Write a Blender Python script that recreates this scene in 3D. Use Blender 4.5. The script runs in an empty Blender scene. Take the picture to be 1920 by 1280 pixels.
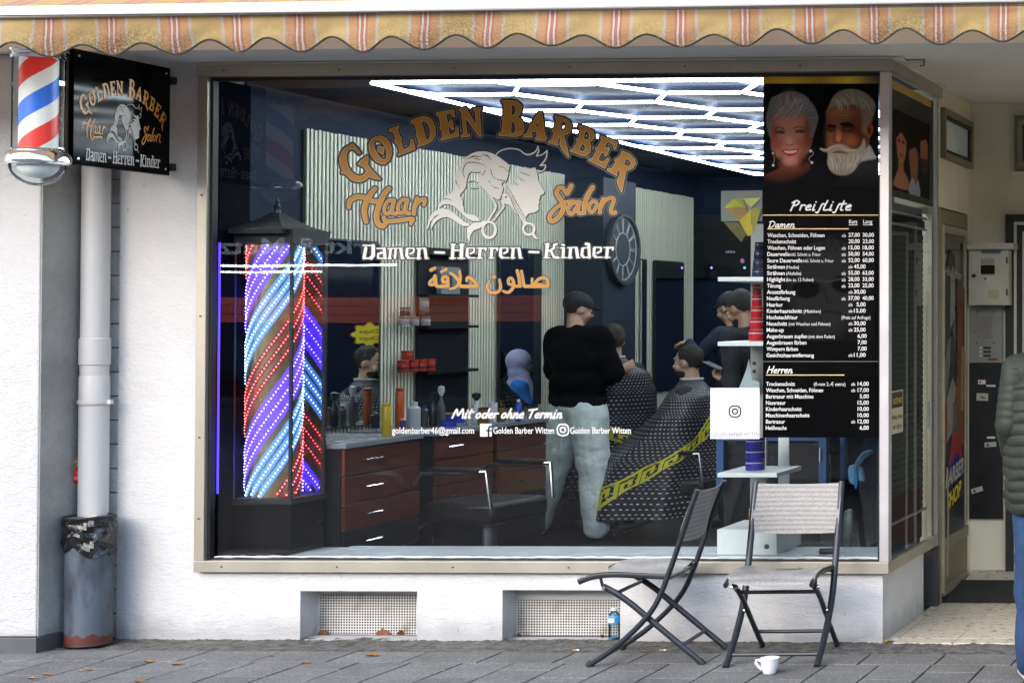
import bpy, math, random
import numpy as np
from mathutils import Vector, Matrix, geometry, noise
random.seed(7); RNG = np.random.default_rng(7)
S = bpy.context.scene
COL = S.collection
R = math.radians

# ------------------------------------------------------------------ camera
F, CX, CY = 3080.0, 2390.0, 531.0          # pixels of the 1920 wide photograph
CAM = Vector((0.0, -8.0, 1.6))
ROT = Matrix.Rotation(R(2.05), 3, 'Z') @ Matrix.Rotation(R(90 + 1.03), 3, 'X') @ Matrix.Rotation(-0.003, 3, 'Z')
cd = bpy.data.cameras.new('camera'); cam = bpy.data.objects.new('camera', cd); COL.objects.link(cam)
cam.matrix_world = Matrix.Translation(CAM) @ ROT.to_4x4()
cd.sensor_width = 36.0; cd.sensor_fit = 'HORIZONTAL'; cd.lens = F * 36.0 / 1920
cd.shift_x = (960 - CX) / 1920; cd.shift_y = (CY - 640) / 1920
cd.clip_start = 0.1; cd.clip_end = 400
S.camera = cam

# ------------------------------------------------------------------ light
w = bpy.data.worlds.new('World'); S.world = w; w.use_nodes = True
nt = w.node_tree; nt.nodes.clear()
sky = nt.nodes.new('ShaderNodeTexSky'); sky.sky_type = 'NISHITA'; sky.sun_disc = False
sky.sun_elevation = R(48); sky.sun_rotation = R(200); sky.altitude = 100
sky.air_density = 1.0; sky.dust_density = 1.6; sky.ozone_density = 1.0
bg = nt.nodes.new('ShaderNodeBackground'); bg.inputs[1].default_value = 0.15
wo = nt.nodes.new('ShaderNodeOutputWorld')
nt.links.new(sky.outputs[0], bg.inputs[0]); nt.links.new(bg.outputs[0], wo.inputs[0])
sd = bpy.data.lights.new('sun', 'SUN'); sd.energy = 1.0; sd.angle = R(75); sd.color = (1, 0.985, 0.97)
sun = bpy.data.objects.new('sun', sd); COL.objects.link(sun)
SUNDIR = Vector((-0.34, -0.82, 0.44)).normalized()   # towards the overcast sun
sun.rotation_euler = SUNDIR.to_track_quat('Z', 'Y').to_euler(); sun.location = (0, -20, 20)
sky.sun_elevation = math.asin(SUNDIR.z); sky.sun_rotation = math.atan2(SUNDIR.x, SUNDIR.y)
vs = S.view_settings; vs.view_transform = 'Standard'; vs.look = 'None'; vs.gamma = 1; vs.exposure = 1.85
vs.use_curve_mapping = False
S.cycles.max_bounces = 8; S.cycles.transparent_max_bounces = 16; S.cycles.glossy_bounces = 4
S.cycles.sample_clamp_indirect = 4.0; S.cycles.use_denoising = True; S.cycles.caustics_reflective = False

FAS = 0.42                                              # lit fascia across the street
LT, LED = 8.5, 9.0                                    # brightness of the ceiling tubes and of the lamp's diodes
# ------------------------------------------------------------------ geometry helpers
def ray(px, py):
    return ROT @ Vector(((px - CX) / F, -(py - CY) / F, -1.0))
def PY(px, py, y=0.0):                     # point of a real plane seen at a photo pixel
    d = ray(px, py); return CAM + d * ((y - CAM.y) / d.y)
def PX(px, py, x):
    d = ray(px, py); return CAM + d * ((x - CAM.x) / d.x)
def PZ(px, py, z=0.0):
    d = ray(px, py); return CAM + d * ((z - CAM.z) / d.z)

MATS = {}
def srgb(r, g, b):
    f = lambda c: (c / 255 / 12.92) if c / 255 <= 0.04045 else ((c / 255 + 0.055) / 1.055) ** 2.4
    return (f(r), f(g), f(b))
def pm(name, col, rough=0.6, metal=0.0, var=0.12, scale=6.0, bump=0.0, bscale=60.0, col2=None, spec=0.5,
       detail=6, stretch=(1, 1, 1), emit=None, estr=0.0, coat=0.0, thresh=None, sheen=0.0, bdist=0.01):
    """procedural material: colour noise between two tones, roughness variation, bump"""
    if name in MATS: return MATS[name]
    m = bpy.data.materials.new(name); m.use_nodes = True; MATS[name] = m
    n = m.node_tree.nodes; l = m.node_tree.links; b = n['Principled BSDF']
    tc = n.new('ShaderNodeTexCoord'); mp = n.new('ShaderNodeMapping'); mp.inputs['Scale'].default_value = stretch
    l.new(tc.outputs['Object'], mp.inputs[0])
    nz = n.new('ShaderNodeTexNoise'); nz.inputs['Scale'].default_value = scale; nz.inputs['Detail'].default_value = detail
    l.new(mp.outputs[0], nz.inputs[0])
    rp = n.new('ShaderNodeValToRGB')
    c2 = col2 if col2 else tuple(c * (1 + var) for c in col)
    c1 = col if col2 else tuple(c * (1 - var) for c in col)
    rp.color_ramp.elements[0].color = (*c1, 1); rp.color_ramp.elements[1].color = (*c2, 1)
    a, z = thresh if thresh else (0.3, 0.7)
    rp.color_ramp.elements[0].position = a; rp.color_ramp.elements[1].position = z
    l.new(nz.outputs[0], rp.inputs[0]); l.new(rp.outputs[0], b.inputs['Base Color'])
    b.inputs['Metallic'].default_value = metal; b.inputs['Specular IOR Level'].default_value = spec
    mr = n.new('ShaderNodeMapRange'); mr.inputs[3].default_value = max(0.02, rough - 0.08); mr.inputs[4].default_value = min(1, rough + 0.08)
    l.new(nz.outputs[0], mr.inputs[0]); l.new(mr.outputs[0], b.inputs['Roughness'])
    if coat: b.inputs['Coat Weight'].default_value = coat; b.inputs['Coat Roughness'].default_value = 0.08
    if sheen: b.inputs['Sheen Weight'].default_value = sheen
    if bump:
        bn = n.new('ShaderNodeTexNoise'); bn.inputs['Scale'].default_value = bscale; bn.inputs['Detail'].default_value = 4
        l.new(mp.outputs[0], bn.inputs[0]); bp = n.new('ShaderNodeBump'); bp.inputs['Strength'].default_value = bump
        bp.inputs['Distance'].default_value = bdist
        l.new(bn.outputs[0], bp.inputs['Height']); l.new(bp.outputs[0], b.inputs['Normal'])
    if emit:
        b.inputs['Emission Color'].default_value = (*emit, 1); b.inputs['Emission Strength'].default_value = estr
    return m
def node_mat(name):
    m = bpy.data.materials.new(name); m.use_nodes = True; MATS[name] = m
    return m, m.node_tree.nodes, m.node_tree.links, m.node_tree.nodes['Principled BSDF']

class MB:
    """collects shapes and builds them as one mesh"""
    def __init__(s): s.v = []; s.f = []; s.uv = None
    def add(s, vs_, fs):
        o = len(s.v); s.v += [tuple(v) for v in vs_]; s.f += [tuple(i + o for i in f) for f in fs]; return s
    def box(s, x0, x1, y0, y1, z0, z1):
        if x0 > x1: x0, x1 = x1, x0
        if y0 > y1: y0, y1 = y1, y0
        if z0 > z1: z0, z1 = z1, z0
        return s.add([(x0,y0,z0),(x1,y0,z0),(x1,y1,z0),(x0,y1,z0),(x0,y0,z1),(x1,y0,z1),(x1,y1,z1),(x0,y1,z1)],
                     [(0,3,2,1),(4,5,6,7),(0,1,5,4),(1,2,6,5),(2,3,7,6),(3,0,4,7)])
    def obox(s, M, sx, sy, sz):
        vs_ = [M @ Vector((a*sx/2, b*sy/2, c*sz/2)) for c in (-1,1) for (a,b) in ((-1,-1),(1,-1),(1,1),(-1,1))]
        return s.add(vs_, [(0,3,2,1),(4,5,6,7),(0,1,5,4),(1,2,6,5),(2,3,7,6),(3,0,4,7)])
    def tube(s, pts, r, n=8, flat=1.0, cap=True):
        pts = [Vector(p) for p in pts]; rs = r if isinstance(r, (list, tuple)) else [r] * len(pts)
        rings = []; up = None
        for i, p in enumerate(pts):
            t = (pts[min(i+1, len(pts)-1)] - pts[max(i-1, 0)]).normalized()
            if up is None:
                up = Vector((0,0,1)) if abs(t.z) < 0.9 else Vector((1,0,0))
            a = t.cross(up).normalized(); b = a.cross(t).normalized(); up = b
            rings.append([p + a*math.cos(2*math.pi*k/n)*rs[i] + b*math.sin(2*math.pi*k/n)*rs[i]*flat for k in range(n)])
        return s.rings(rings, cap)
    def rings(s, rings, cap=True, closed=True):
        n = len(rings[0]); o = len(s.v); fs = []
        for i in range(len(rings)-1):
            for k in range(n if closed else n-1):
                k2 = (k+1) % n
                fs.append((i*n+k, i*n+k2, (i+1)*n+k2, (i+1)*n+k))
        if cap and closed:
            fs.append(tuple(reversed(range(n)))); fs.append(tuple((len(rings)-1)*n + k for k in range(n)))
        return s.add([v for rg in rings for v in rg], fs)
    def lathe(s, prof, c=(0,0,0), n=20, axis='z', sy=1.0):
        c = Vector(c); rings = []
        for r, h in prof:
            rg = []
            for k in range(n):
                a = 2*math.pi*k/n; x, y = r*math.cos(a), r*math.sin(a)*sy
                rg.append(c + (Vector((x,y,h)) if axis == 'z' else Vector((x,-h,y)) if axis == 'y' else Vector((h,x,y))))
            rings.append(rg)
        return s.rings(rings)
    def prism(s, poly, fn, t0, t1):
        """extrude a 2D outline; fn(u, v, t) gives the world point"""
        n = len(poly); tris = geometry.tessellate_polygon([[Vector((u, v, 0)) for u, v in poly]])
        vs_ = [fn(u, v, t0) for u, v in poly] + [fn(u, v, t1) for u, v in poly]
        fs = [tuple(t) for t in tris] + [tuple(n + i for i in reversed(t)) for t in tris]
        fs += [(i, i+n, (i+1) % n + n, (i+1) % n) for i in range(n)]
        return s.add(vs_, fs)
    def ell(s, c, rx, ry, rz, n=12, m=8, M=None):
        c = Vector(c); rings = []
        for j in range(m+1):
            t = math.pi * (j + (0.02 if j == 0 else -0.02 if j == m else 0)) / m
            rg = []
            for k in range(n):
                a = 2*math.pi*k/n
                v = Vector((rx*math.sin(t)*math.cos(a), ry*math.sin(t)*math.sin(a), -rz*math.cos(t)))
                rg.append(c + (M @ v if M is not None else v))
            rings.append(rg)
        return s.rings(rings)
    def mesh(s, name):
        me = bpy.data.meshes.new(name); me.from_pydata(s.v, [], s.f); me.validate(); me.update(); return me
    def build(s, name, m, parent=None, smooth=True, bev=0, fix=True, angle=40, local=False):
        me = s.mesh(name)
        return link(name, me, m, parent, smooth, bev, fix, angle, local)

def link(name, me, m, parent=None, smooth=True, bev=0, fix=True, angle=40, local=False):
    if fix:
        import bmesh
        b = bmesh.new(); b.from_mesh(me); bmesh.ops.recalc_face_normals(b, faces=b.faces); b.to_mesh(me); b.free()
    if smooth:
        me.polygons.foreach_set('use_smooth', [True] * len(me.polygons)); me.set_sharp_from_angle(angle=R(angle))
    o = bpy.data.objects.new(name, me); COL.objects.link(o)
    if m is not None: me.materials.append(m)
    if parent is not None:
        o.parent = parent
        if not local:
            off = Vector(parent.location); q = parent.parent
            while q is not None: off += q.location; q = q.parent
            me.transform(Matrix.Translation(-off))
    if bev:
        md = o.modifiers.new('bevel', 'BEVEL'); md.width = bev; md.segments = 2; md.limit_method = 'ANGLE'
    return o
def tag(o, label=None, cat=None, group=None, kind=None):
    if label: o['label'] = label
    if cat: o['category'] = cat
    if group: o['group'] = group
    if kind: o['kind'] = kind
    return o
def thing(name, label, cat, loc=(0,0,0), group=None, rz=0):
    o = bpy.data.objects.new(name, None); COL.objects.link(o); o.location = loc; o.rotation_euler = (0,0,rz)
    o.empty_display_size = 0.1
    return tag(o, label, cat, group)
def struct(o): o['kind'] = 'structure'; return o
def kids(o): return [c for c in COL.objects if c.parent == o]
def dup(o, parent=None, loc=None, rz=None):
    c = o.copy(); COL.objects.link(c)
    if parent is not None: c.parent = parent
    if loc is not None: c.location = loc
    if rz is not None: c.rotation_euler = (0, 0, rz)
    for ch in [q for q in KID.get(o.name, [])]: dup(ch, c)
    return c
KID = {}
def index_kids(root):
    for q in COL.objects:
        if q.parent is not None: KID.setdefault(q.parent.name, [])
    for k in KID: KID[k] = [q for q in COL.objects if q.parent is not None and q.parent.name == k]
def boxo(name, x0, x1, y0, y1, z0, z1, m, parent=None, bev=0):
    return MB().box(x0, x1, y0, y1, z0, z1).build(name, m, parent, smooth=False, bev=bev)

# ------------------------------------------------------------------ flat print engine (signed distance -> cut vinyl outline)
def sd_poly(X, Y, poly):
    P = np.asarray(poly, float); d = np.full(X.shape, 1e9); inside = np.zeros(X.shape, bool)
    for i in range(len(P)):
        ax, ay = P[i]; bx, by = P[(i+1) % len(P)]
        ex, ey = bx-ax, by-ay; L = ex*ex + ey*ey + 1e-12
        t = np.clip(((X-ax)*ex + (Y-ay)*ey)/L, 0, 1)
        d = np.minimum(d, (X-ax-t*ex)**2 + (Y-ay-t*ey)**2)
        c = ((ay > Y) != (by > Y)) & (X < (bx-ax)*(Y-ay)/((by-ay) if by != ay else 1e-9) + ax)
        inside ^= c
    d = np.sqrt(d); return np.where(inside, -d, d)
def sd_stroke(X, Y, pts, r):
    d = np.full(X.shape, 1e9); n = len(pts)
    rs = r if isinstance(r, (list, tuple)) else [r]*n
    if n == 1: return np.hypot(X-pts[0][0], Y-pts[0][1]) - rs[0]
    for i in range(n-1):
        ax, ay = pts[i]; bx, by = pts[i+1]; ex, ey = bx-ax, by-ay; L = ex*ex+ey*ey+1e-12
        t = np.clip(((X-ax)*ex+(Y-ay)*ey)/L, 0, 1)
        d = np.minimum(d, np.hypot(X-ax-t*ex, Y-ay-t*ey) - (rs[i]+(rs[i+1]-rs[i])*t))
    return d
def smooth_pts(pts, k=5, closed=False):
    P = [np.array(p, float) for p in pts]; n = len(P)
    if n < 3: return [tuple(p) for p in P]
    out = []
    rng = range(n if closed else n-1)
    for i in rng:
        p0 = P[(i-1) % n] if closed else P[max(i-1, 0)]; p1 = P[i]; p2 = P[(i+1) % n]; p3 = P[(i+2) % n] if closed else P[min(i+2, n-1)]
        for j in range(k):
            t = j/k
            out.append(tuple(0.5*((2*p1)+(-p0+p2)*t+(2*p0-5*p1+4*p2-p3)*t*t+(-p0+3*p1-3*p2+p3)*t**3)))
    if not closed: out.append(tuple(P[-1]))
    return out
class Art:
    """union of outlines and strokes in a 2D coordinate system; cut() gives the filled outline at an offset"""
    def __init__(s, x0, y0, x1, y1, step):
        s.x0, s.y0, s.step = x0, y0, step
        s.nx = int((x1-x0)/step)+1; s.ny = int((y1-y0)/step)+1
        s.X, s.Y = np.meshgrid(x0+np.arange(s.nx)*step, y0+np.arange(s.ny)*step); s.D = np.full(s.X.shape, 1e3)
    def _win(s, pts, mg):
        xs = [p[0] for p in pts]; ys = [p[1] for p in pts]
        i0 = max(0, int((min(xs)-mg-s.x0)/s.step)); i1 = min(s.nx, int((max(xs)+mg-s.x0)/s.step)+2)
        j0 = max(0, int((min(ys)-mg-s.y0)/s.step)); j1 = min(s.ny, int((max(ys)+mg-s.y0)/s.step)+2)
        return slice(j0, j1), slice(i0, i1)
    def poly(s, pts, holes=(), mg=8):
        w_ = s._win(pts, mg); X, Y = s.X[w_], s.Y[w_]
        if X.size == 0: return s
        d = sd_poly(X, Y, pts)
        for h in holes: d = np.maximum(d, -sd_poly(X, Y, h))
        s.D[w_] = np.minimum(s.D[w_], d); return s
    def stroke(s, pts, r, mg=8, sub=False):
        rm = max(r) if isinstance(r, (list, tuple)) else r
        w_ = s._win(pts, mg+rm); X, Y = s.X[w_], s.Y[w_]
        if X.size == 0: return s
        d = sd_stroke(X, Y, pts, r)
        s.D[w_] = np.maximum(s.D[w_], -d) if sub else np.minimum(s.D[w_], d); return s
    def cut(s, fn, level=0.0, D=None):
        """marching squares fill; fn(x, y) -> world point; returns an MB"""
        V = (s.D if D is None else D) - level
        V = np.where(np.abs(V) < 1e-6, 1e-6, V)
        ins = V < 0; mb = MB(); vid = {}
        def vert(key, x, y):
            if key not in vid:
                vid[key] = len(mb.v); mb.v.append(tuple(fn(x, y)))
            return vid[key]
        def corner(j, i): return vert((0, j, i), s.x0+i*s.step, s.y0+j*s.step)
        def edge(j, i, dj, di):
            a = V[j, i]; b = V[j+dj, i+di]; t = a/(a-b)
            return vert((1, j, i, dj), s.x0+(i+di*t)*s.step, s.y0+(j+dj*t)*s.step)
        cnt = ins[:-1,:-1].astype(int)+ins[1:,:-1]+ins[:-1,1:]+ins[1:,1:]
        for j in range(s.ny-1):
            row = cnt[j]; i = 0; nz = np.nonzero(row)[0]
            k = 0
            while k < len(nz):
                i = int(nz[k])
                if row[i] == 4:
                    e = i
                    while k+1 < len(nz) and nz[k+1] == e+1 and row[nz[k+1]] == 4: k += 1; e += 1
                    mb.f.append((corner(j, i), corner(j, e+1), corner(j+1, e+1), corner(j+1, i)))
                else:
                    cs = [(j, i), (j, i+1), (j+1, i+1), (j+1, i)]; ring = []
                    for q in range(4):
                        a = cs[q]; b = cs[(q+1) % 4]
                        if ins[a]: ring.append(corner(*a))
                        if ins[a] != ins[b]:
                            lo, hi = min(a, b), max(a, b)
                            ring.append(edge(lo[0], lo[1], hi[0]-lo[0], hi[1]-lo[1]))
                    if len(ring) >= 3: mb.f.append(tuple(ring))
                k += 1
        return mb
_tc = {}
def text_mesh(body, bold=0.0, shear=0.0):
    key = (body, bold, shear)
    if key not in _tc:
        c = bpy.data.curves.new('lettering', 'FONT'); c.body = body; c.offset = bold; c.shear = shear; c.resolution_u = 3
        o = bpy.data.objects.new('lettering', c); me = bpy.data.meshes.new_from_object(o)
        v = np.array([tuple(q.co)[:2] for q in me.vertices]); f = [tuple(p.vertices) for p in me.polygons]
        bpy.data.objects.remove(o); bpy.data.curves.remove(c); bpy.data.meshes.remove(me)
        _tc[key] = (v, f)
    return _tc[key]
def put_text(mb, body, fn, xl, yb, cap, width=None, xr=None, bold=0.02, shear=0.0, cond=0.62):
    """letters with capital height cap, baseline yb (y grows downwards), left xl or right xr, in fn's 2D coordinates"""
    v, f = text_mesh(body, bold, shear)
    if len(v) == 0: return
    sy = cap / 0.727; x0, x1 = v[:,0].min(), v[:,0].max()
    sx = width/(x1-x0) if width else sy*cond
    if xl is None: xl = xr-(x1-x0)*sx
    mb.add([fn(xl+(a-x0)*sx, yb-b*sy) for a, b in v], f)
# ================================================================== materials
def stucco(name, col, str_=0.55, sc=55, dirt=0.25):
    m, n, l, b = node_mat(name)
    tc = n.new('ShaderNodeTexCoord')
    n1 = n.new('ShaderNodeTexNoise'); n1.inputs['Scale'].default_value = 1.3; n1.inputs['Detail'].default_value = 8
    n1.inputs['Roughness'].default_value = 0.7
    l.new(tc.outputs['Object'], n1.inputs[0])
    r1 = n.new('ShaderNodeValToRGB'); r1.color_ramp.elements[0].position = 0.32; r1.color_ramp.elements[1].position = 0.62
    r1.color_ramp.elements[0].color = (*[c*(1-dirt*0.45) for c in col], 1); r1.color_ramp.elements[1].color = (*col, 1)
    l.new(n1.outputs[0], r1.inputs[0])
    # dark specks and scuffs
    mp = n.new('ShaderNodeMapping'); mp.inputs['Scale'].default_value = (1, 1, 0.45); l.new(tc.outputs['Object'], mp.inputs[0])
    n2 = n.new('ShaderNodeTexNoise'); n2.inputs['Scale'].default_value = 26; n2.inputs['Detail'].default_value = 5; n2.inputs['Roughness'].default_value = 0.75
    l.new(mp.outputs[0], n2.inputs[0])
    r2 = n.new('ShaderNodeValToRGB'); r2.color_ramp.elements[0].position = 0.25; r2.color_ramp.elements[1].position = 0.335
    r2.color_ramp.elements[0].color = (0.35, 0.33, 0.3, 1); r2.color_ramp.elements[1].color = (1, 1, 1, 1)
    l.new(n2.outputs[0], r2.inputs[0])
    mx = n.new('ShaderNodeMix'); mx.data_type = 'RGBA'; mx.blend_type = 'MULTIPLY'; mx.inputs[0].default_value = 1.0
    l.new(r1.outputs[0], mx.inputs[6]); l.new(r2.outputs[0], mx.inputs[7])
    # splash dirt in the lowest 12 cm of the wall (own stain)
    sx = n.new('ShaderNodeSeparateXYZ'); l.new(tc.outputs['Object'], sx.inputs[0])
    n4 = n.new('ShaderNodeTexNoise'); n4.inputs['Scale'].default_value = 9; n4.inputs['Detail'].default_value = 6; l.new(tc.outputs['Object'], n4.inputs[0])
    ad = n.new('ShaderNodeMath'); ad.operation = 'MULTIPLY_ADD'; ad.inputs[1].default_value = -0.16; l.new(n4.outputs[0], ad.inputs[0]); l.new(sx.outputs[2], ad.inputs[2])
    mr = n.new('ShaderNodeMapRange'); mr.inputs[1].default_value = -0.05; mr.inputs[2].default_value = 0.05; mr.inputs[3].default_value = 0.72; mr.inputs[4].default_value = 1
    l.new(ad.outputs[0], mr.inputs[0])
    mx2 = n.new('ShaderNodeMix'); mx2.data_type = 'RGBA'; mx2.blend_type = 'MULTIPLY'; mx2.inputs[0].default_value = 1.0
    l.new(mx.outputs[2], mx2.inputs[6]); l.new(mr.outputs[0], mx2.inputs[7]); l.new(mx2.outputs[2], b.inputs['Base Color'])
    vc = n.new('ShaderNodeTexVoronoi'); vc.feature = 'DISTANCE_TO_EDGE'; vc.inputs['Scale'].default_value = 1.7
    nd = n.new('ShaderNodeTexNoise'); nd.inputs['Scale'].default_value = 5; nd.inputs['Detail'].default_value = 6; l.new(tc.outputs['Object'], nd.inputs[0])
    mvv = n.new('ShaderNodeVectorMath'); mvv.operation = 'MULTIPLY_ADD'; mvv.inputs[1].default_value = (0.35, 0.35, 0.35); l.new(nd.outputs['Color'], mvv.inputs[0]); l.new(tc.outputs['Object'], mvv.inputs[2]); l.new(mvv.outputs[0], vc.inputs[0])
    rc_ = n.new('ShaderNodeMapRange'); rc_.inputs[1].default_value = 0.0; rc_.inputs[2].default_value = 0.0022; rc_.inputs[3].default_value = 1; rc_.inputs[4].default_value = 0; l.new(vc.outputs['Distance'], rc_.inputs[0])
    n6 = n.new('ShaderNodeTexNoise'); n6.inputs['Scale'].default_value = 2.1; n6.inputs['Detail'].default_value = 2; l.new(tc.outputs['Object'], n6.inputs[0])
    r6 = n.new('ShaderNodeMapRange'); r6.inputs[1].default_value = 0.56; r6.inputs[2].default_value = 0.62; r6.inputs[4].default_value = 0.45; l.new(n6.outputs[0], r6.inputs[0])
    mk_ = n.new('ShaderNodeMath'); mk_.operation = 'MULTIPLY'; l.new(rc_.outputs[0], mk_.inputs[0]); l.new(r6.outputs[0], mk_.inputs[1])
    mx3 = n.new('ShaderNodeMix'); mx3.data_type = 'RGBA'; mx3.inputs[7].default_value = (0.2, 0.19, 0.18, 1); l.new(mk_.outputs[0], mx3.inputs[0]); l.new(mx2.outputs[2], mx3.inputs[6]); l.new(mx3.outputs[2], b.inputs['Base Color'])
    b.inputs['Roughness'].default_value = 0.9; b.inputs['Specular IOR Level'].default_value = 0.2
    n3 = n.new('ShaderNodeTexNoise'); n3.inputs['Scale'].default_value = sc; n3.inputs['Detail'].default_value = 3; n3.inputs['Distortion'].default_value = 0.8
    mq = n.new('ShaderNodeMapping'); mq.inputs['Scale'].default_value = (0.6, 0.6, 1.3); l.new(tc.outputs['Object'], mq.inputs[0]); l.new(mq.outputs[0], n3.inputs[0])
    n5 = n.new('ShaderNodeTexNoise'); n5.inputs['Scale'].default_value = 7; l.new(tc.outputs['Object'], n5.inputs[0])
    am = n.new('ShaderNodeMath'); am.operation = 'MULTIPLY_ADD'; am.inputs[1].default_value = 1.5; l.new(n5.outputs[0], am.inputs[0]); l.new(n3.outputs[0], am.inputs[2])
    bp = n.new('ShaderNodeBump'); bp.inputs['Strength'].default_value = str_; bp.inputs['Distance'].default_value = 0.006
    l.new(am.outputs[0], bp.inputs['Height']); l.new(bp.outputs[0], b.inputs['Normal'])
    return m
M_WALL = stucco('white_render', (0.59, 0.59, 0.595), 0.75, 55)
M_PIL = stucco('coarse_white_render', (0.53, 0.53, 0.535), 1.0, 95, dirt=0.15)
M_CEIL = pm('painted_soffit', (0.74, 0.74, 0.71), 0.85, var=0.06, scale=2, bump=0.1, bscale=20)
M_LINT = pm('beige_lintel_paint', (0.66, 0.62, 0.54), 0.8, var=0.12, scale=5, bump=0.15, bscale=40)
M_ALU = pm('champagne_aluminium', (0.38, 0.355, 0.30), 0.42, metal=0.5, var=0.12, scale=3, stretch=(1, 1, 0.3), bump=0.03, bscale=200)
M_ALUL = pm('pale_aluminium', (0.50, 0.49, 0.50), 0.38, metal=0.4, var=0.06, scale=4)
M_DARKM = pm('dark_metal', (0.02, 0.022, 0.026), 0.45, metal=0.2, var=0.2, scale=10)
M_BLACK = pm('black_rubber', (0.012, 0.012, 0.013), 0.6, var=0.3, scale=20)
M_CHROME = pm('chrome', (0.85, 0.86, 0.88), 0.10, metal=1.0, var=0.04, scale=6)
M_SCREW = pm('screw_steel', (0.10, 0.09, 0.08), 0.5, metal=0.6)
M_WHITE = pm('white_paint', (0.66, 0.66, 0.68), 0.35, var=0.03, scale=5)
M_WPVC = pm('white_pvc_pipe', (0.56, 0.56, 0.56), 0.5, var=0.10, scale=4, stretch=(1, 1, 0.3), bump=0.05, bscale=60)
M_TILE = pm('grey_skirting_tile', (0.085, 0.088, 0.095), 0.45, var=0.2, scale=6)
M_BRICKW = pm('whitewashed_brick', (0.72, 0.71, 0.69), 0.85, col2=(0.45, 0.43, 0.40), scale=9, bump=0.6, bscale=40, thresh=(0.45, 0.8))
M_CREAM = pm('cream_wall', (0.70, 0.65, 0.50), 0.85, var=0.1, scale=2.5, bump=0.12, bscale=50)

def glass_mat(name, ior=1.5, tint=(0.93, 0.97, 0.98), rough=0.0):
    m = bpy.data.materials.new(name); m.use_nodes = True; n = m.node_tree.nodes; l = m.node_tree.links; n.clear()
    o = n.new('ShaderNodeOutputMaterial'); mx = n.new('ShaderNodeMixShader'); t = n.new('ShaderNodeBsdfTransparent')
    g = n.new('ShaderNodeBsdfGlossy'); fr = n.new('ShaderNodeFresnel'); fr.inputs[0].default_value = ior
    t.inputs[0].default_value = (*tint, 1); g.inputs['Roughness'].default_value = rough
    # slow waviness of the pane
    tc = n.new('ShaderNodeTexCoord'); nz = n.new('ShaderNodeTexNoise'); nz.inputs['Scale'].default_value = 1.2; nz.inputs['Detail'].default_value = 1
    bp = n.new('ShaderNodeBump'); bp.inputs['Strength'].default_value = 0.03; bp.inputs['Distance'].default_value = 0.02
    l.new(tc.outputs['Object'], nz.inputs[0]); l.new(nz.outputs[0], bp.inputs['Height']); l.new(bp.outputs[0], g.inputs['Normal'])
    l.new(fr.outputs[0], mx.inputs[0]); l.new(t.outputs[0], mx.inputs[1]); l.new(g.outputs[0], mx.inputs[2]); l.new(mx.outputs[0], o.inputs[0])
    return m
M_GLASS = glass_mat('shop_window_glass')
M_GLASS2 = glass_mat('clear_acrylic', 1.35, (0.97, 0.98, 1.0))

# concrete paving
def paving_mat(name, a, b_):
    m, n, l, b = node_mat(name)
    tc = n.new('ShaderNodeTexCoord')
    geo = n.new('ShaderNodeNewGeometry')
    n1 = n.new('ShaderNodeTexNoise'); n1.inputs['Scale'].default_value = 3.5; n1.inputs['Detail'].default_value = 7; l.new(geo.outputs['Position'], n1.inputs[0])
    r1 = n.new('ShaderNodeValToRGB'); r1.color_ramp.elements[0].color = (*a, 1); r1.color_ramp.elements[1].color = (*b_, 1)
    r1.color_ramp.elements[0].position = 0.3; r1.color_ramp.elements[1].position = 0.7
    l.new(n1.outputs[0], r1.inputs[0])
    v = n.new('ShaderNodeTexVoronoi'); v.inputs['Scale'].default_value = 170; l.new(geo.outputs['Position'], v.inputs[0])
    r2 = n.new('ShaderNodeValToRGB'); r2.color_ramp.elements[0].position = 0.0; r2.color_ramp.elements[1].position = 0.75
    r2.color_ramp.elements[0].color = (0.55, 0.55, 0.55, 1); r2.color_ramp.elements[1].color = (1.12, 1.12, 1.1, 1)
    e = r2.color_ramp.elements.new(0.9); e.color = (2.3, 2.3, 2.25, 1)
    l.new(v.outputs['Color'], r2.inputs[0])
    mx = n.new('ShaderNodeMix'); mx.data_type = 'RGBA'; mx.blend_type = 'MULTIPLY'; mx.inputs[0].default_value = 0.75
    l.new(r1.outputs[0], mx.inputs[6]); l.new(r2.outputs[0], mx.inputs[7])
    oi = n.new('ShaderNodeObjectInfo'); mr = n.new('ShaderNodeMapRange'); mr.inputs[3].default_value = 0.86; mr.inputs[4].default_value = 1.12
    l.new(oi.outputs['Random'], mr.inputs[0])
    m3 = n.new('ShaderNodeMix'); m3.data_type = 'RGBA'; m3.blend_type = 'MULTIPLY'; m3.inputs[0].default_value = 1
    l.new(mx.outputs[2], m3.inputs[6]); l.new(mr.outputs[0], m3.inputs[7]); l.new(m3.outputs[2], b.inputs['Base Color'])
    b.inputs['Roughness'].default_value = 0.8
    nb = n.new('ShaderNodeTexNoise'); nb.inputs['Scale'].default_value = 220; l.new(geo.outputs['Position'], nb.inputs[0])
    bp = n.new('ShaderNodeBump'); bp.inputs['Strength'].default_value = 0.5; bp.inputs['Distance'].default_value = 0.003
    l.new(nb.outputs[0], bp.inputs['Height']); l.new(bp.outputs[0], b.inputs['Normal'])
    return m
M_PAVE = paving_mat('concrete_slab', (0.115, 0.115, 0.114), (0.165, 0.165, 0.161))
M_MORT = pm('old_mortar', (0.06, 0.058, 0.053), 0.95, col2=(0.15, 0.146, 0.135), scale=18, bump=1.0, bscale=70, thresh=(0.35, 0.65))
M_ASPH = pm('asphalt', (0.09, 0.09, 0.092), 0.85, var=0.3, scale=12, bump=0.5, bscale=120)

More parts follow.
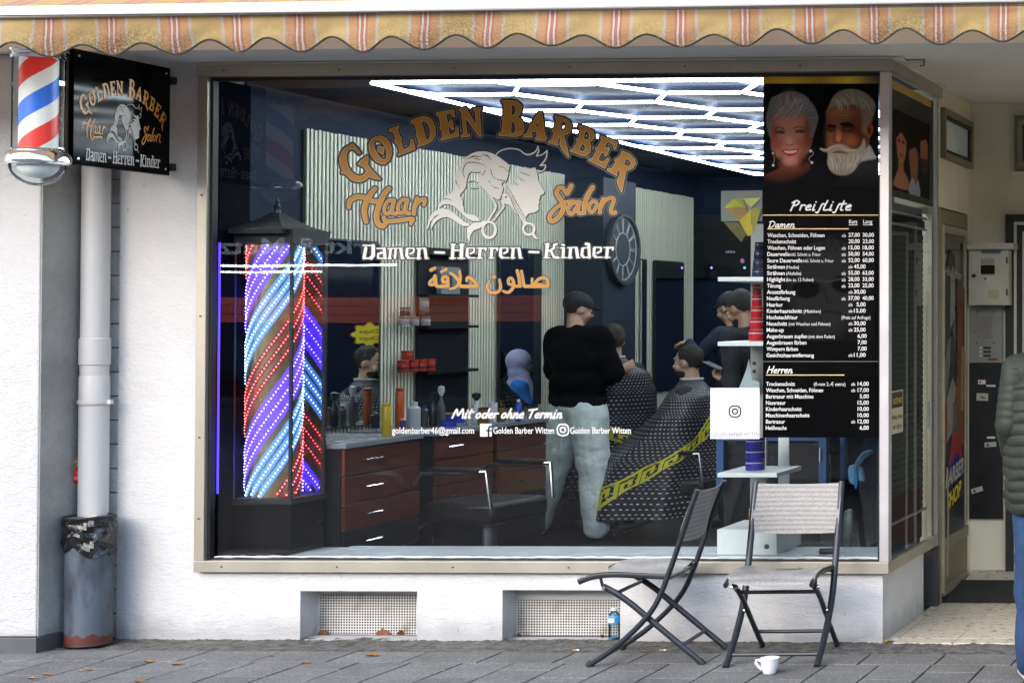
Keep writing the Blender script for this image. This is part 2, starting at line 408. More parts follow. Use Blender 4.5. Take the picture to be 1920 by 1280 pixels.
# ================================================================== ground and paving
g = MB().box(-120, 120, -120, 60, -0.6, -0.035); struct(g.build('ground', M_ASPH, smooth=False))
pav = thing('pavement', 'grey concrete slab pavement in front of the barber shop', 'pavement', (0, 0, -0.03)); pav['kind'] = 'structure'
if 'category' in pav: del pav['category']
JW = 0.0042
def slab(x0, x1, y0, y1, mat=M_PAVE, z0=-0.034, z1=0.0, name='slab'):
    dz = random.uniform(-0.0015, 0.0012)
    m = MB().box(x0+JW, x1-JW, y0+JW, y1-JW, z0, z1+dz)
    o = m.build(name, mat, pav, smooth=False, bev=0.003); return o
YR1, YR2 = PZ(900, 1221).y, PZ(900, 1241).y           # first course
xj = PZ(803, 1221).x
for k in range(-9, 17):
    slab(xj+k*0.355, xj+(k+1)*0.355, YR2, YR1)
xc = PZ(673, 1241).x; yA, yB = PZ(900, 1255).y, PZ(900, 1269).y
WC = 0.2427
for k in range(-13, 22):
    ym = yA if k % 2 else yB
    slab(xc+k*WC, xc+(k+1)*WC, ym, YR2); slab(xc+k*WC, xc+(k+1)*WC, ym-0.49, ym)
mb = MB()
for k in range(-40, 60):
    for j in range(0, 6):
        if -13 <= k < 22 and j < 1: continue
        yt = (yA if k % 2 else yB) - 0.49 - (j-1)*0.49
        mb.box(xc+k*WC+JW, xc+(k+1)*WC-JW, yt-0.49+JW, yt-JW if j else YR2, -0.034, random.uniform(-0.0015, 0.001))
for k in list(range(-60, -9)) + list(range(17, 40)): mb.box(xj+k*0.355+JW, xj+(k+1)*0.355-JW, YR2+JW, YR1-JW, -0.034, 0)
o = mb.build('slab_field', M_PAVE, pav, smooth=False); o['kind'] = 'stuff'
XPLm = PY(1657, 1180, 0.0).x+0.02
# rough mortar joint along the wall foot
mb = MB(); nx, ny = 640, 7; x0, x1 = -7.6, 0.8
for j in range(ny):
    for i in range(nx):
        x = x0+(x1-x0)*i/(nx-1); y = YR1 + (0.02-YR1)*j/(ny-1)
        z = -0.006+0.003*math.sin(x*31+j)*math.sin(x*12.7+j*2.1) + random.uniform(-0.003, 0.003) + (0.005 if j > 4 else 0)
        if x > XPLm: y = YR1+(-0.052-YR1)*j/(ny-1)
        mb.v.append((x, y + (random.uniform(-.004, .004) if 0 < j < ny-1 else 0), z))
for j in range(ny-1):
    for i in range(nx-1): a = j*nx+i; mb.f.append((a, a+1, a+1+nx, a+nx))
struct(mb.build('mortar_joint', M_MORT, smooth=True, angle=20))

# ================================================================== shop front masonry
ZC = 2.86                                              # soffit height
XF = PY(368, 600, -0.05).x                             # window frame, outer left
XB = PY(1667, 600, -0.05).x                            # bay corner
ZT = PY(1000, 118, -0.05).z; ZB = PY(1000, 1073.5, -0.05).z
XWL = PY(222, 760, -0.02).x
XPL = PY(1657, 1180, 0.0).x; YPL = 0.78
bld = thing('shop_building', 'white rendered corner shop building around the large barber shop window', 'building', (-4, 1, 0))
def V4(a, b, y=0.0):                                   # opening px box -> x0,x1,z0,z1
    p = PY(a[0], a[1], y); q = PY(b[0], b[1], y); return p.x, q.x, q.z, p.z
v1 = V4((568, 1106), (786, 1198)); v2 = V4((946, 1104), (1166, 1201))
wall = MB()
wall.box(XWL, XF+0.03, -0.02, 0.25, -0.03, ZC)
zt = ZB+0.01
MB().box(XF+0.031, XF+0.052, 0.031, 0.27, -0.0+ZB+0.06, ZT-0.06).build('reveal_lining', pm('black_reveal', (0.004, 0.005, 0.009), 0.9, spec=0.0), bld, smooth=False)
# plinth pieces around the two vent openings
wall.box(XF+0.03, v1[0], -0.02+0.0, 0.25, -0.03, zt)
wall.box(v1[1], v2[0], -0.02, 0.25, -0.03, zt)
wall.box(v2[1], XPL, -0.02, 0.25, -0.03, zt)
for v in (v1, v2):
    wall.box(v[0], v[1], -0.02, 0.25, v[3], zt); wall.box(v[0], v[1], -0.02, 0.25, -0.03, v[2]); wall.box(v[0], v[1], 0.17, 0.25, v[2], v[3])
wall.box(XPL-0.22, XPL, 0.25, YPL, -0.03, zt)
wall.build('wall', M_WALL, bld, smooth=False)
MB().box(XF-0.0, XB+0.06, -0.06, 0.2, ZT, ZC-0.002).build('lintel', M_LINT, bld, smooth=False, bev=0.004)
MB().box(XB-0.3, XB+0.03, 0.2, 1.0, ZT, ZC-0.002).build('lintel', M_LINT, bld, smooth=False, bev=0.004)
# overhanging upper storey whose underside is the soffit
MB().box(-12, 6, -0.42, 0.4, ZC, 3.35).box(-12, 6, -0.42, 2.2, 3.0, 3.35).box(XB-0.3, 6, 0.4, 2.2, ZC, 3.0).build('soffit', M_CEIL, bld, smooth=False)
MB().box(-12, 6, -0.42, 8, 3.35, 9.5).build('upper_wall', pm('upper_render', (0.35, 0.25, 0.2), 0.9), bld, smooth=False)
# neighbouring pillar
XP = PY(73, 700, -0.35).x
pil = thing('stucco_pillar', 'coarse white stucco pillar of the neighbouring house with grey tile skirting, left of the downpipe', 'pillar', (XP-1, -0.2, 0))
zsk = PY(72, 1195, -0.36).z
MB().box(XP-3.0, XP, -0.35, 0.3, zsk+0.002, ZC-0.002).build('stucco', M_PIL, pil, smooth=False, bev=0.008)
MB().box(XP-0.02, XP+0.004, -0.343, 0.0, zsk+0.003, ZC-0.003).build('side_render', stucco('dirty_grey_render', (0.44, 0.435, 0.42), 0.9, 80, dirt=0.9), pil, smooth=False)  # shade of the side face painted into the grey, together with real dirt
tb = PY(0, 1235, -0.365).x
for (a, b_) in ((XP-0.62, XP-0.308), (XP-0.305, XP+0.012)):
    MB().box(a, b_, -0.365, -0.345, -0.03, zsk).build('tile', M_TILE, pil, smooth=False, bev=0.002)
MB().box(XP-3.0, XP-0.623, -0.365, -0.345, -0.03, zsk).build('tile', M_TILE, pil, smooth=False, bev=0.002)
for (a, b_) in ((-0.343, -0.06), (-0.057, 0.0)):
    MB().box(XP+0.0, XP+0.012, a, b_, -0.03, zsk).build('tile', M_TILE, pil, smooth=False, bev=0.002)
# whitewashed bricks between pillar and shop wall
bk = thing('brick_strip', 'narrow strip of whitewashed bricks behind the downpipe', 'brick wall', (XP+0.06, 0.05, 0))
boxo('mortar', XP, XWL+0.001, 0.018, 0.2, -0.03, ZC-0.003, pm('grey_mortar', (0.35, 0.34, 0.31), 0.95, bump=0.4), bk)
zz = 0.0; pitch = 46.3/385
while zz < ZC-0.1:
    MB().box(XP+0.001, XWL-0.001, -0.004+random.uniform(0, .006), 0.05, zz+0.003, zz+pitch-0.003).build('brick', M_BRICKW, bk, smooth=False, bev=0.004)
    zz += pitch

# vents
M_GRILLE = pm('painted_grille', (0.60, 0.585, 0.56), 0.6, col2=(0.30, 0.25, 0.19), scale=10, thresh=(0.5, 0.8))
def vent(v, label, gx0, gx1, gy0, gy1):
    a = PY(gx0, gy0, 0.12); b_ = PY(gx1, gy1, 0.12)
    t = thing('vent_grille', label, 'vent grille', ((v[0]+v[1])/2, 0.12, v[2]), 'perforated vent grilles in the plinth')
    x0, x1, z0, z1 = a.x, v[1]-0.004, b_.z, a.z
    MB().box(v[0], x0, 0.115, 0.14, v[2], v[3]).box(x0, v[1], 0.115, 0.14, z1, v[3]).box(x0, v[1], 0.1, 0.14, v[2], z0).build('surround', M_WALL, t, smooth=False)
    m = MB(); p = 0.0135; bar = 0.0050
    nx = int((x1-x0)/p); nz = int((z1-z0)/p)
    for i in range(nx+1): m.box(x0+i*p, x0+i*p+bar, 0.119, 0.121, z0, z1)
    for j in range(nz+1): m.box(x0, x1, 0.1185, 0.1205, z0+j*p, z0+j*p+bar)
    o = m.build('perforated_plate', M_GRILLE, t, smooth=False); o['kind'] = 'stuff'
    boxo('shaft', x0, x1, 0.135, 0.16, z0, z1, M_BLACK, t)
    return x0, x1, z0
va = vent(v1, 'left perforated vent grille in the white plinth, brown leaf caught at its foot', 598, 785, 1111, 1190)
vb = vent(v2, 'perforated vent grille in the white plinth behind the water bottle', 969, 1164, 1123, 1194)

# ================================================================== window frame, panes
win = thing('shop_window', 'large barber shop window in a champagne aluminium frame with gold lettering', 'shop window', ((XF+XB)/2, 0, ZB))
Y0 = -0.055; YG = 0.0                                   # frame face, pane plane
MB().box(XF, XB, Y0, 0.03, ZB, ZB+0.056).build('bottom_rail', M_ALU, win, smooth=False, bev=0.002)
MB().box(XF, XB+0.02, Y0-0.012, 0.03, ZT-0.056, ZT).build('top_rail', M_ALU, win, smooth=False, bev=0.002)
MB().box(XF, XF+0.05, Y0+0.001, 0.03, ZB+0.0565, ZT-0.0565).build('left_stile', M_ALU, win, smooth=False, bev=0.002)
XPO = PY(1649, 600, Y0).x
MB().box(XPO, XB, Y0+0.001, -0.0, ZB+0.0565, ZT-0.0565).build('corner_post', M_ALUL, win, smooth=False, bev=0.003)
MB().box(XB-0.03, XB, 0.031, 0.95, ZB, ZB+0.056).build('side_bottom_rail', M_ALU, win, smooth=False, bev=0.002)
MB().box(XB-0.03, XB+0.02, 0.031, 0.97, ZT-0.056, ZT).build('side_top_rail', M_ALU, win, smooth=False, bev=0.002)
MB().box(XB-0.03, XB, 0.92, 0.955, ZB+0.0565, ZT-0.0565).build('back_post', M_ALU, win, smooth=False, bev=0.002)
for s in range(6):
    sx = PY(415+s*217, 1066, Y0).x
    for z in (ZB+0.028, ZT-0.028):
        MB().lathe([(0.0045, 0), (0.0045, 0.004), (0.002, 0.005)], (sx, Y0-(0.012 if z > 1 else 0), z), 8, 'y').build('screw', M_SCREW, win)
for z in (2.2, 1.6, 1.0, 0.6): MB().lathe([(0.0045, 0), (0.0045, 0.004), (0.002, 0.005)], (XF+0.025, Y0, z), 8, 'y').build('screw', M_SCREW, win)
# rubber gasket and pane
zg0, zg1 = ZB+0.057, ZT-0.057; xg0, xg1 = XF+0.051, XPO-0.002
MB().box(xg0, xg0+0.012, -0.03, 0.01, zg0, zg1).box(xg0+0.012, xg1, -0.02, 0.01, zg1-0.016, zg1).box(xg0+0.012, xg1-0.006, -0.02, 0.01, zg0, zg0+0.006).box(xg1-0.006, xg1, -0.03, 0.01, zg0, zg1-0.016).build('gasket', M_BLACK, win, smooth=False)
MB().add([(xg0, YG, zg0), (xg1, YG, zg0), (xg1, YG, zg1), (xg0, YG, zg1)], [(0, 1, 2, 3)]).build('front_pane', M_GLASS, win, smooth=False, fix=False)
XS = XB-0.018
MB().add([(XS, 0.03, zg0), (XS, 0.92, zg0), (XS, 0.92, zg1), (XS, 0.03, zg1)], [(0, 1, 2, 3)]).build('side_pane', M_GLASS, win, smooth=False, fix=False)
# white silicone smear along the pane foot
mb = MB(); pts = []
for i in range(90): pts.append((xg0+0.02+(xg1-xg0-0.04)*i/89, -0.004, zg0+0.010+0.004*random.random()))
mb.tube(pts, [0.003+0.004*random.random() for _ in pts], 5); mb.build('sealant', pm('old_silicone', (0.62, 0.66, 0.66), 0.5), win)

# ================================================================== display ledge + interior shell
M_LEDGE = pm('white_ledge', (0.72, 0.79, 0.85), 0.25, var=0.08, scale=3)
zl = PY(900, 1049, 0.02).z
struct(MB().box(-5.17, XB-0.04, 0.255, 0.50, 0.05, zl).box(XF+0.02, XB-0.04, 0.012, 0.2549, zl-0.03, zl).box(XF+0.045, -5.1705, 0.2551, 0.45, zl-0.03, zl).build('window_ledge', M_LEDGE, smooth=False, bev=0.003))
FZ = 0.03
M_FLOOR = pm('dark_floor_tile', (0.014, 0.014, 0.016), 0.5, var=0.3, scale=4, spec=0.2)
M_NAVY = pm('navy_wall_paint', (0.007, 0.014, 0.034), 0.7, var=0.2, scale=3, spec=0.15)
M_NAVYC = pm('navy_ceiling_paint', (0.004, 0.012, 0.038), 0.6, var=0.25, scale=5, spec=0.03)
XW = -5.77; YBK = 6.62; XRW = -0.6; ZIC = 2.835
struct(MB().box(XW-0.3, XB-0.2, 0.5, YBK, -0.02, FZ).box(XB-0.2, XRW, 2.0, YBK, -0.02, FZ).build('interior_floor', M_FLOOR, smooth=False))
struct(MB().box(XW-0.3, XB-0.03, 0.26, YBK+0.2, ZIC, 3.0).box(XB-0.03, XRW, 2.0, YBK+0.2, ZIC, 3.0).build('interior_ceiling', M_NAVYC, smooth=False))
struct(MB().box(XW-0.3, XW, 0.26, YBK+0.2, FZ, ZIC).box(XW-0.3, XF+0.045, 0.251, 0.262, FZ, ZIC).build('interior_left_wall', M_NAVY, smooth=False))
struct(MB().box(XW, XRW, YBK, YBK+0.2, FZ, ZIC).build('interior_back_wall', M_NAVY, smooth=False))
struct(MB().box(XRW, XRW+0.2, 1.95, YBK+0.2, FZ, ZIC).box(XB-0.2, XRW, 1.95, 2.05, FZ, ZIC).build('interior_right_wall', M_NAVY, smooth=False))

# ================================================================== entrance recess
ent = thing('entrance_porch', 'cream painted recessed entrance porch right of the bay window', 'porch', (-1, 1.74, 0))
YE = 1.74
# side wall (door side) above the door
MB().box(XB-0.25, XB, 0.975, YE, 2.19, ZC-0.002).build('side_wall', M_CREAM, ent, smooth=False)
MB().box(XB-0.25, XB, 1.66, YE, 0.0, 2.19).build('side_wall', M_CREAM, ent, smooth=False)
MB().box(XB-0.3, 6, YE, YE+0.2, 0.0, ZC-0.002).build('back_wall', M_CREAM, ent, smooth=False)
MB().box(0.6, 0.8, 0, YE, 0.0, ZC).build('right_wall', M_CREAM, ent, smooth=False)
MB().box(XPL-0.10, XB+0.004, 0.93, 0.974, 0.0, ZB-0.004).build('kick_board', pm('dark_door_paint', (0.05, 0.05, 0.052), 0.4), ent, smooth=False)
MB().box(XPL-0.16, XPL-0.10, YPL, 1.0, 0.0, ZB-0.004).build('kick_board', M_DARKM, ent, smooth=False)
# porch floor tiles
def terrazzo():
    m, n, l, b = node_mat('porch_terrazzo')
    tc = n.new('ShaderNodeTexCoord'); geo = n.new('ShaderNodeNewGeometry')
    mp = n.new('ShaderNodeMapping'); mp.inputs['Scale'].default_value = (0.55, 1.0, 1); l.new(geo.outputs['Position'], mp.inputs[0])
    v = n.new('ShaderNodeTexVoronoi'); v.inputs['Scale'].default_value = 62; l.new(mp.outputs[0], v.inputs[0])
    nz = n.new('ShaderNodeTexNoise'); nz.inputs['Scale'].default_value = 45; nz.inputs['Detail'].default_value = 3; l.new(mp.outputs[0], nz.inputs[0])
    r = n.new('ShaderNodeValToRGB'); r.color_ramp.interpolation = 'CONSTANT'
    r.color_ramp.elements[0].color = (0.09, 0.065, 0.04, 1); r.color_ramp.elements[1].position = 0.36; r.color_ramp.elements[1].color = (0.40, 0.345, 0.26, 1)
    for p, c in ((0.41, (0.52, 0.475, 0.39, 1)), (0.60, (0.58, 0.54, 0.46, 1)), (0.67, (0.30, 0.26, 0.19, 1))):
        e = r.color_ramp.elements.new(p); e.color = c
    l.new(nz.outputs[0], r.inputs[0])
    mx = n.new('ShaderNodeMix'); mx.data_type = 'RGBA'; mx.blend_type = 'MULTIPLY'; mx.inputs[0].default_value = 0.0
    l.new(r.outputs[0], mx.inputs[6]); l.new(v.outputs['Color'], mx.inputs[7]); l.new(mx.outputs[2], b.inputs['Base Color'])
    b.inputs['Roughness'].default_value = 0.45
    return m
M_TERR = terrazzo()
fl = thing('porch_floor', 'speckled cream terrazzo tiles on the porch floor', 'floor', (-1.5, 0.8, 0)); del fl['category']; fl['kind'] = 'structure'
def ramp(y): return 0.004 if y < 1.05 else 0.004+(y-1.05)/(YE-1.05)*0.075
def ftile(x0, x1, y0, y1):
    m = MB(); z0, z1 = ramp(y0), ramp(y1)
    m.add([(x0, y0, -0.02), (x1, y0, -0.02), (x1, y1, -0.02), (x0, y1, -0.02), (x0, y0, z0), (x1, y0, z0), (x1, y1, z1), (x0, y1, z1)],
          [(0, 3, 2, 1), (4, 5, 6, 7), (0, 1, 5, 4), (1, 2, 6, 5), (2, 3, 7, 6), (3, 0, 4, 7)])
    m.build('tile', M_TERR, fl, smooth=False, bev=0.0015)
boxo('bedding', XPL-0.1, 0.6, -0.02, 1.05, -0.03, -0.006, M_MORT, fl)
xt = PZ(1679, 1201).x+0.0; xt1 = PZ(1790, 1203).x
ftile(XPL+0.002, xt-0.002, 0.05, 1.04)
for k in range(-1, 6):
    a = xt1+k*0.30; b_ = a+0.30
    if k == -1: a = xt
    ftile(a+0.0015, b_-0.0015, -0.05, 0.062); ftile(a+0.0015, b_-0.0015, 0.066, 1.045); ftile(a+0.0015, b_-0.0015, 1.052, YE)
mat_ = MB().add([(XPL-0.1, 1.04, 0.006), (0.5, 1.04, 0.006), (0.5, 1.47, ramp(1.47)+0.004), (XPL-0.1, 1.47, ramp(1.47)+0.004),
                 (XPL-0.1, 1.04, 0.014), (0.5, 1.04, 0.014), (0.5, 1.47, ramp(1.47)+0.012), (XPL-0.1, 1.47, ramp(1.47)+0.012)],
                [(0, 3, 2, 1), (4, 5, 6, 7), (0, 1, 5, 4), (1, 2, 6, 5), (2, 3, 7, 6), (3, 0, 4, 7)]).build('door_mat', pm('black_ribbed_mat', (0.018, 0.018, 0.018), 0.95, var=0.3, scale=40, bump=0.8, bscale=160), smooth=False)
tag(mat_, 'black ribbed mat across the tiled porch floor', 'door mat')
# transom window in the side wall
tw = thing('transom_window', 'small tilted top light with pale pane above the glass door', 'window', (XB, 1.4, 2.5))
z0, z1 = 2.46, 2.74; ya, yb_ = 0.99, 1.70; fw = 0.035
M_OLIVE = pm('olive_frame', (0.20, 0.175, 0.11), 0.5, var=0.15)
fr = MB()
for (a, b_, c, d) in ((ya, yb_, z1-fw, z1), (ya, yb_, z0, z0+fw), (ya, ya+fw, z0+fw, z1-fw), (yb_-fw, yb_, z0+fw, z1-fw)): fr.box(XB+0.002, XB+0.03, a, b_, c, d)
fr.build('frame', M_OLIVE, tw, smooth=False, bev=0.002)
fr = MB()
for (a, b_, c, d) in ((ya+fw, yb_-fw, z1-fw-.02, z1-fw), (ya+fw, yb_-fw, z0+fw, z0+fw+.02), (ya+fw, ya+fw+.02, z0+fw+.02, z1-fw-.02), (yb_-fw-.02, yb_-fw, z0+fw+.02, z1-fw-.02)): fr.box(XB+0.002, XB+0.02, a, b_, c, d)
fr.build('sash', M_DARKM, tw, smooth=False)
boxo('pane', XB+0.002, XB+0.006, ya+fw+.02, yb_-fw-.02, z0+fw+.02, z1-fw-.02, pm('sky_lit_pane', (0.62, 0.72, 0.78), 0.15, var=0.12, scale=3), tw)  # daylight on the glass is put into its pale blue colour
# glass door on the side wall
dr = thing('glass_door', 'narrow glass door with barber shop poster and dull metal frame beside the bay', 'door', (XB, 1.3, 0))
d0, d1 = 0.985, 1.655
MB().box(XB-0.04, XB+0.004, d0, d0+0.03, 0.0, 2.18).box(XB-0.04, XB+0.004, d1-0.03, d1, 0.05, 2.18).box(XB-0.04, XB+0.004, d0+0.03, d1-0.03, 2.10, 2.18).build('door_frame', M_OLIVE, dr, smooth=False, bev=0.002)
MB().box(XB-0.03, XB+0.016, d0+0.034, d0+0.062, 0.06, 2.095).box(XB-0.03, XB+0.012, d1-0.075, d1-0.034, 0.36, 2.095).box(XB-0.03, XB+0.012, d0+0.062, d1-0.075, 2.05, 2.095).build('leaf_frame', pm('worn_brass_aluminium', (0.42, 0.37, 0.26), 0.4, metal=0.5), dr, smooth=False, bev=0.002)
MB().box(XB-0.03, XB+0.018, d0+0.062, d1-0.034, 0.30, 0.36).build('mid_rail', M_OLIVE, dr, smooth=False, bev=0.003)
MB().box(XB-0.03, XB+0.004, d0+0.062, d1-0.034, 0.10, 0.30).build('kick_panel', pm('olive_kick_panel', (0.17, 0.15, 0.08), 0.55, var=0.2), dr, smooth=False)
MB().box(XB-0.03, XB+0.012, d0+0.062, d1-0.034, 0.04, 0.10).build('bottom_rail', M_OLIVE, dr, smooth=False)
boxo('glass', XB-0.004, XB+0.001, d0+0.062, d1-0.075, 0.36, 2.05, pm('dark_door_glass', (0.012, 0.013, 0.014), 0.06, spec=0.8), dr)
MB().tube([(XB+0.03, d0+0.05, 0.15), (XB+0.035, d0+0.05, 0.5), (XB+0.03, d0+0.05, 0.75)], 0.005, 6).build('hinge_rod', M_OLIVE, dr)
# flat poster on the door glass (painted with shapes, printed film)
xd = XB+0.0025
def DF(u, v, t=0.0): return (xd+t, d0+0.065+u*(d1-d0-0.145), 0.36+v*1.69)     # u,v 0..1 over the glass
def dpoly(name, pts, col, t):
    MB().prism(pts, lambda u, v, q: DF(u, v, q), t, t+0.0004).build(name, pm('door_print_%d_%d_%d' % tuple(int(255*c) for c in col), col, 0.5, var=0.15, scale=14), dr, smooth=False)
dpoly('poster_print', [(0.0, 0.50), (0.45, 0.62), (1, 0.55), (1, 0.0), (0, 0.0)], (0.012, 0.014, 0.02), 0.0006)
dpoly('poster_print', [(0.05, 0.60), (0.5, 0.70), (0.55, 0.93), (0.3, 0.95), (0.05, 0.85)], (0.02, 0.02, 0.02), 0.0012)
dpoly('poster_print', [(0.62, 0.55), (1, 0.50), (1, 0.82), (0.62, 0.86)], (0.08, 0.025, 0.015), 0.0012)
dpoly('poster_print', [(0.30, 0.68), (0.52, 0.72), (0.50, 0.86), (0.42, 0.90), (0.33, 0.86)], (0.20, 0.20, 0.19), 0.0018)
dpoly('poster_print', [(0.70, 0.60), (0.88, 0.58), (0.86, 0.75), (0.74, 0.76)], (0.18, 0.05, 0.02), 0.0018)
dpoly('poster_print', [(0.05, 0.40), (0.30, 0.56), (0.34, 0.66), (0.18, 0.64), (0.05, 0.55)], (0.13, 0.13, 0.125), 0.0018)
dpoly('poster_print', [(0.3, 0.50), (0.52, 0.52), (0.50, 0.66), (0.40, 0.68), (0.33, 0.64)], (0.03, 0.03, 0.035), 0.0022)
dpoly('poster_print', [(0.55, 0.30), (0.95, 0.28), (0.97, 0.55), (0.72, 0.58), (0.58, 0.48)], (0.17, 0.06, 0.02), 0.0018)
dpoly('poster_print', [(0.80, 0.40), (0.95, 0.40), (0.97, 0.62), (0.84, 0.62)], (0.25, 0.2, 0.05), 0.0026)
dpoly('poster_print', [(0.1, 0.30), (0.4, 0.34), (0.58, 0.48), (0.42, 0.52), (0.16, 0.46)], (0.21, 0.20, 0.19), 0.0026)
dpoly('poster_print', [(0.36, 0.28), (0.60, 0.30), (0.66, 0.42), (0.44, 0.44)], (0.1, 0.1, 0.1), 0.0030)
dpoly('poster_print', [(0.05, 0.24), (0.18, 0.34), (0.16, 0.46), (0.04, 0.42)], (0.16, 0.03, 0.02), 0.0030)
dpoly('poster_print', [(0.22, 0.225), (0.60, 0.26), (0.88, 0.225), (0.80, 0.30), (0.62, 0.335), (0.38, 0.32)], (0.25, 0.02, 0.02), 0.0034)
dpoly('poster_print', [(0.15, 0.20), (0.60, 0.24), (0.92, 0.20), (0.90, 0.225), (0.60, 0.262), (0.22, 0.226)], (0.015, 0.02, 0.2), 0.0038)
mb = MB(); put_text(mb, 'BARBER', lambda x, y: DF(x, 1-y-x*(-0.035), 0.0045), 0.08, 0.845, 0.055, width=0.86, bold=0.03, shear=0.2)
mb.build('poster_lettering', pm('print_grey', (0.42, 0.42, 0.42), 0.5), dr, smooth=False)
mb = MB(); put_text(mb, 'SHOP', lambda x, y: DF(x, 1-y+x*0.05, 0.0045), 0.14, 0.925, 0.052, width=0.68, bold=0.03, shear=0.2)
mb.build('poster_lettering', pm('print_yellow', (0.6, 0.5, 0.02), 0.5), dr, smooth=False)
mb = MB(); put_text(mb, 'Abu Jaber', lambda x, y: DF(x, 1-y-x*0.02, 0.0045), 0.04, 0.135, 0.032, width=0.8, bold=0.0, shear=0.3)
mb.build('poster_lettering', MATS['print_grey'], dr, smooth=False)

# fittings on the back wall of the porch
def PB(px, py, y=YE): return PY(px, py, y)
def pbox(name, ax, ay, bx, by, y0, y1, m, parent, bev=0):
    a, b_ = PB(ax, ay, y0), PB(bx, by, y0); return boxo(name, a.x, b_.x, y0, y1, b_.z, a.z, m, parent, bev)
mt = thing('meter_cabinet', 'cream metal meter cabinet with a projecting lid and a round lock', 'meter cabinet', tuple(PB(1854, 572)))
M_CAB = pm('cream_cabinet_paint', (0.50, 0.47, 0.38), 0.4, var=0.1, scale=8)
pbox('body', 1816, 466, 1891, 572, 1.60, YE-.002, M_CAB, mt, 0.003)
pbox('lid', 1812, 456, 1900, 467, 1.56, YE-.002, M_CAB, mt, 0.003)
pbox('door_leaf', 1820, 472, 1887, 568, 1.596, 1.6, M_CAB, mt, 0.001)
pbox('blue_label', 1840, 470, 1876, 475, 1.592, 1.596, pm('teal_label', (0.03, 0.12, 0.13), .5), mt)
pbox('name_plate', 1839, 485, 1864, 495, 1.592, 1.596, pm('grey_plate', (0.33, 0.31, 0.26), .5), mt)
pbox('meter_window', 1839, 497, 1865, 514, 1.592, 1.596, pm('dark_meter_window', (0.03, 0.01, 0.012), .15), mt)
pbox('warning_label', 1844, 518, 1858, 527, 1.592, 1.596, pm('label_white', (0.6, 0.58, 0.55), .5), mt)
pbox('red_mark', 1845.5, 520, 1849.5, 525, 1.590, 1.592, pm('label_red', (0.5, 0.02, 0.02), .5), mt)
pbox('note', 1853, 544, 1873, 560, 1.592, 1.596, pm('faded_note', (0.42, 0.39, 0.22), .7), mt)
c = PB(1826, 517, 1.59); MB().lathe([(0.012, 0), (0.012, 0.008), (0.006, 0.012)], tuple(c), 12, 'y').box(c.x, c.x+0.018, c.y-0.012, c.y-0.006, c.z-0.003, c.z+0.003).build('lock', M_DARKM, mt)
for yy in (488, 548):
    c = PB(1888, yy, 1.596); boxo('hinge', c.x-0.004, c.x+0.004, 1.59, 1.6, c.z-0.02, c.z+0.02, M_DARKM, mt)
ic = thing('intercom_panel', 'grey steel intercom panel with louvred speaker and three bell buttons', 'intercom', tuple(PB(1848, 680)))
pbox('plate', 1817, 574, 1880, 680, 1.72, YE-.002, pm('grey_steel_plate', (0.24, 0.235, 0.21), 0.45, metal=0.3, var=0.1), ic, 0.002)
pbox('speaker_frame', 1834, 587, 1862, 633, 1.712, 1.72, pm('chromed_edge', (0.4, 0.38, 0.33), 0.3, metal=0.8), ic, 0.003)
for k in range(11):
    pbox('louvre', 1836.5, 590+k*3.8, 1859.5, 592.2+k*3.8, 1.704, 1.713, pm('louvre_metal', (0.30, 0.28, 0.24), 0.35, metal=0.5), ic)
for k in range(3):
    pbox('bell_button', 1836, 649.5+k*7.4, 1841, 654.5+k*7.4, 1.708, 1.72, M_CAB, ic, 0.001)
    pbox('name_strip', 1844, 650+k*7.4, 1858, 654+k*7.4, 1.716, 1.72, M_DARKM, ic)
pbox('rust_mark', 1852, 671, 1871, 676, 1.7185, 1.72, pm('rust', (0.18, 0.07, 0.02), .8), ic)
for (a, b_) in ((1831, 584), (1864, 584), (1831, 643), (1864, 643), (1827, 622)):
    c = PB(a, b_, 1.72); MB().lathe([(0.005, 0), (0.004, 0.003)], tuple(c), 8, 'y').build('screw', M_DARKM, ic)
bp_ = thing('notice_board', 'tall black board under the intercom with stickers on it', 'board', tuple(PB(1846, 972)))
pbox('board', 1813, 681, 1880, 972, 1.715, YE-.002, pm('black_board', (0.006, 0.006, 0.007), 0.35, var=0.3), bp_, 0.002)
def tiltlabel(name, px, py, wpx, hpx, ang, m, yy=1.712):
    c = PB(px, py, yy); k = 1/316.0
    M = Matrix.Translation(c) @ Matrix.Rotation(R(ang), 4, 'Y')
    return MB().obox(M, wpx*k, 0.002, hpx*k).build(name, m, bp_, smooth=False)
M_LBL = MATS['label_white']
tiltlabel('sticker', 1841, 716, 14, 8, 2, M_LBL); tiltlabel('sticker', 1858, 723, 17, 3.5, 1, M_LBL); tiltlabel('sticker', 1842, 744, 22, 14, 1, pm('old_paper', (0.42, 0.38, 0.30), .8))
tiltlabel('sticker', 1858, 820, 15, 3.5, 0, M_LBL); tiltlabel('sticker', 1857, 833, 22, 9, -5, pm('old_paper2', (0.38, 0.36, 0.32), .8)); tiltlabel('sticker', 1832, 918, 22, 9, -17, MATS['old_paper2'])
tiltlabel('bird_mark', 1843, 745, 9, 2.4, 15, M_DARKM, 1.7095); tiltlabel('red_mark', 1838, 716, 4, 4, 0, MATS['label_red'], 1.7095)
for (a, b_) in ((1852, 834), (1827, 920)): tiltlabel('round_mark', a, b_, 4.5, 4.5, 20, pm('brown_mark', (0.12, 0.03, 0.02), .6), 1.7095)
hd = thing('house_door', 'dark house door with beige frame at the back of the porch, behind the pedestrian', 'door', tuple(PB(1960, 1070)))
pbox('surround', 1885, 402, 2060, 1080, 1.70, YE-.002, M_BLACK, hd)
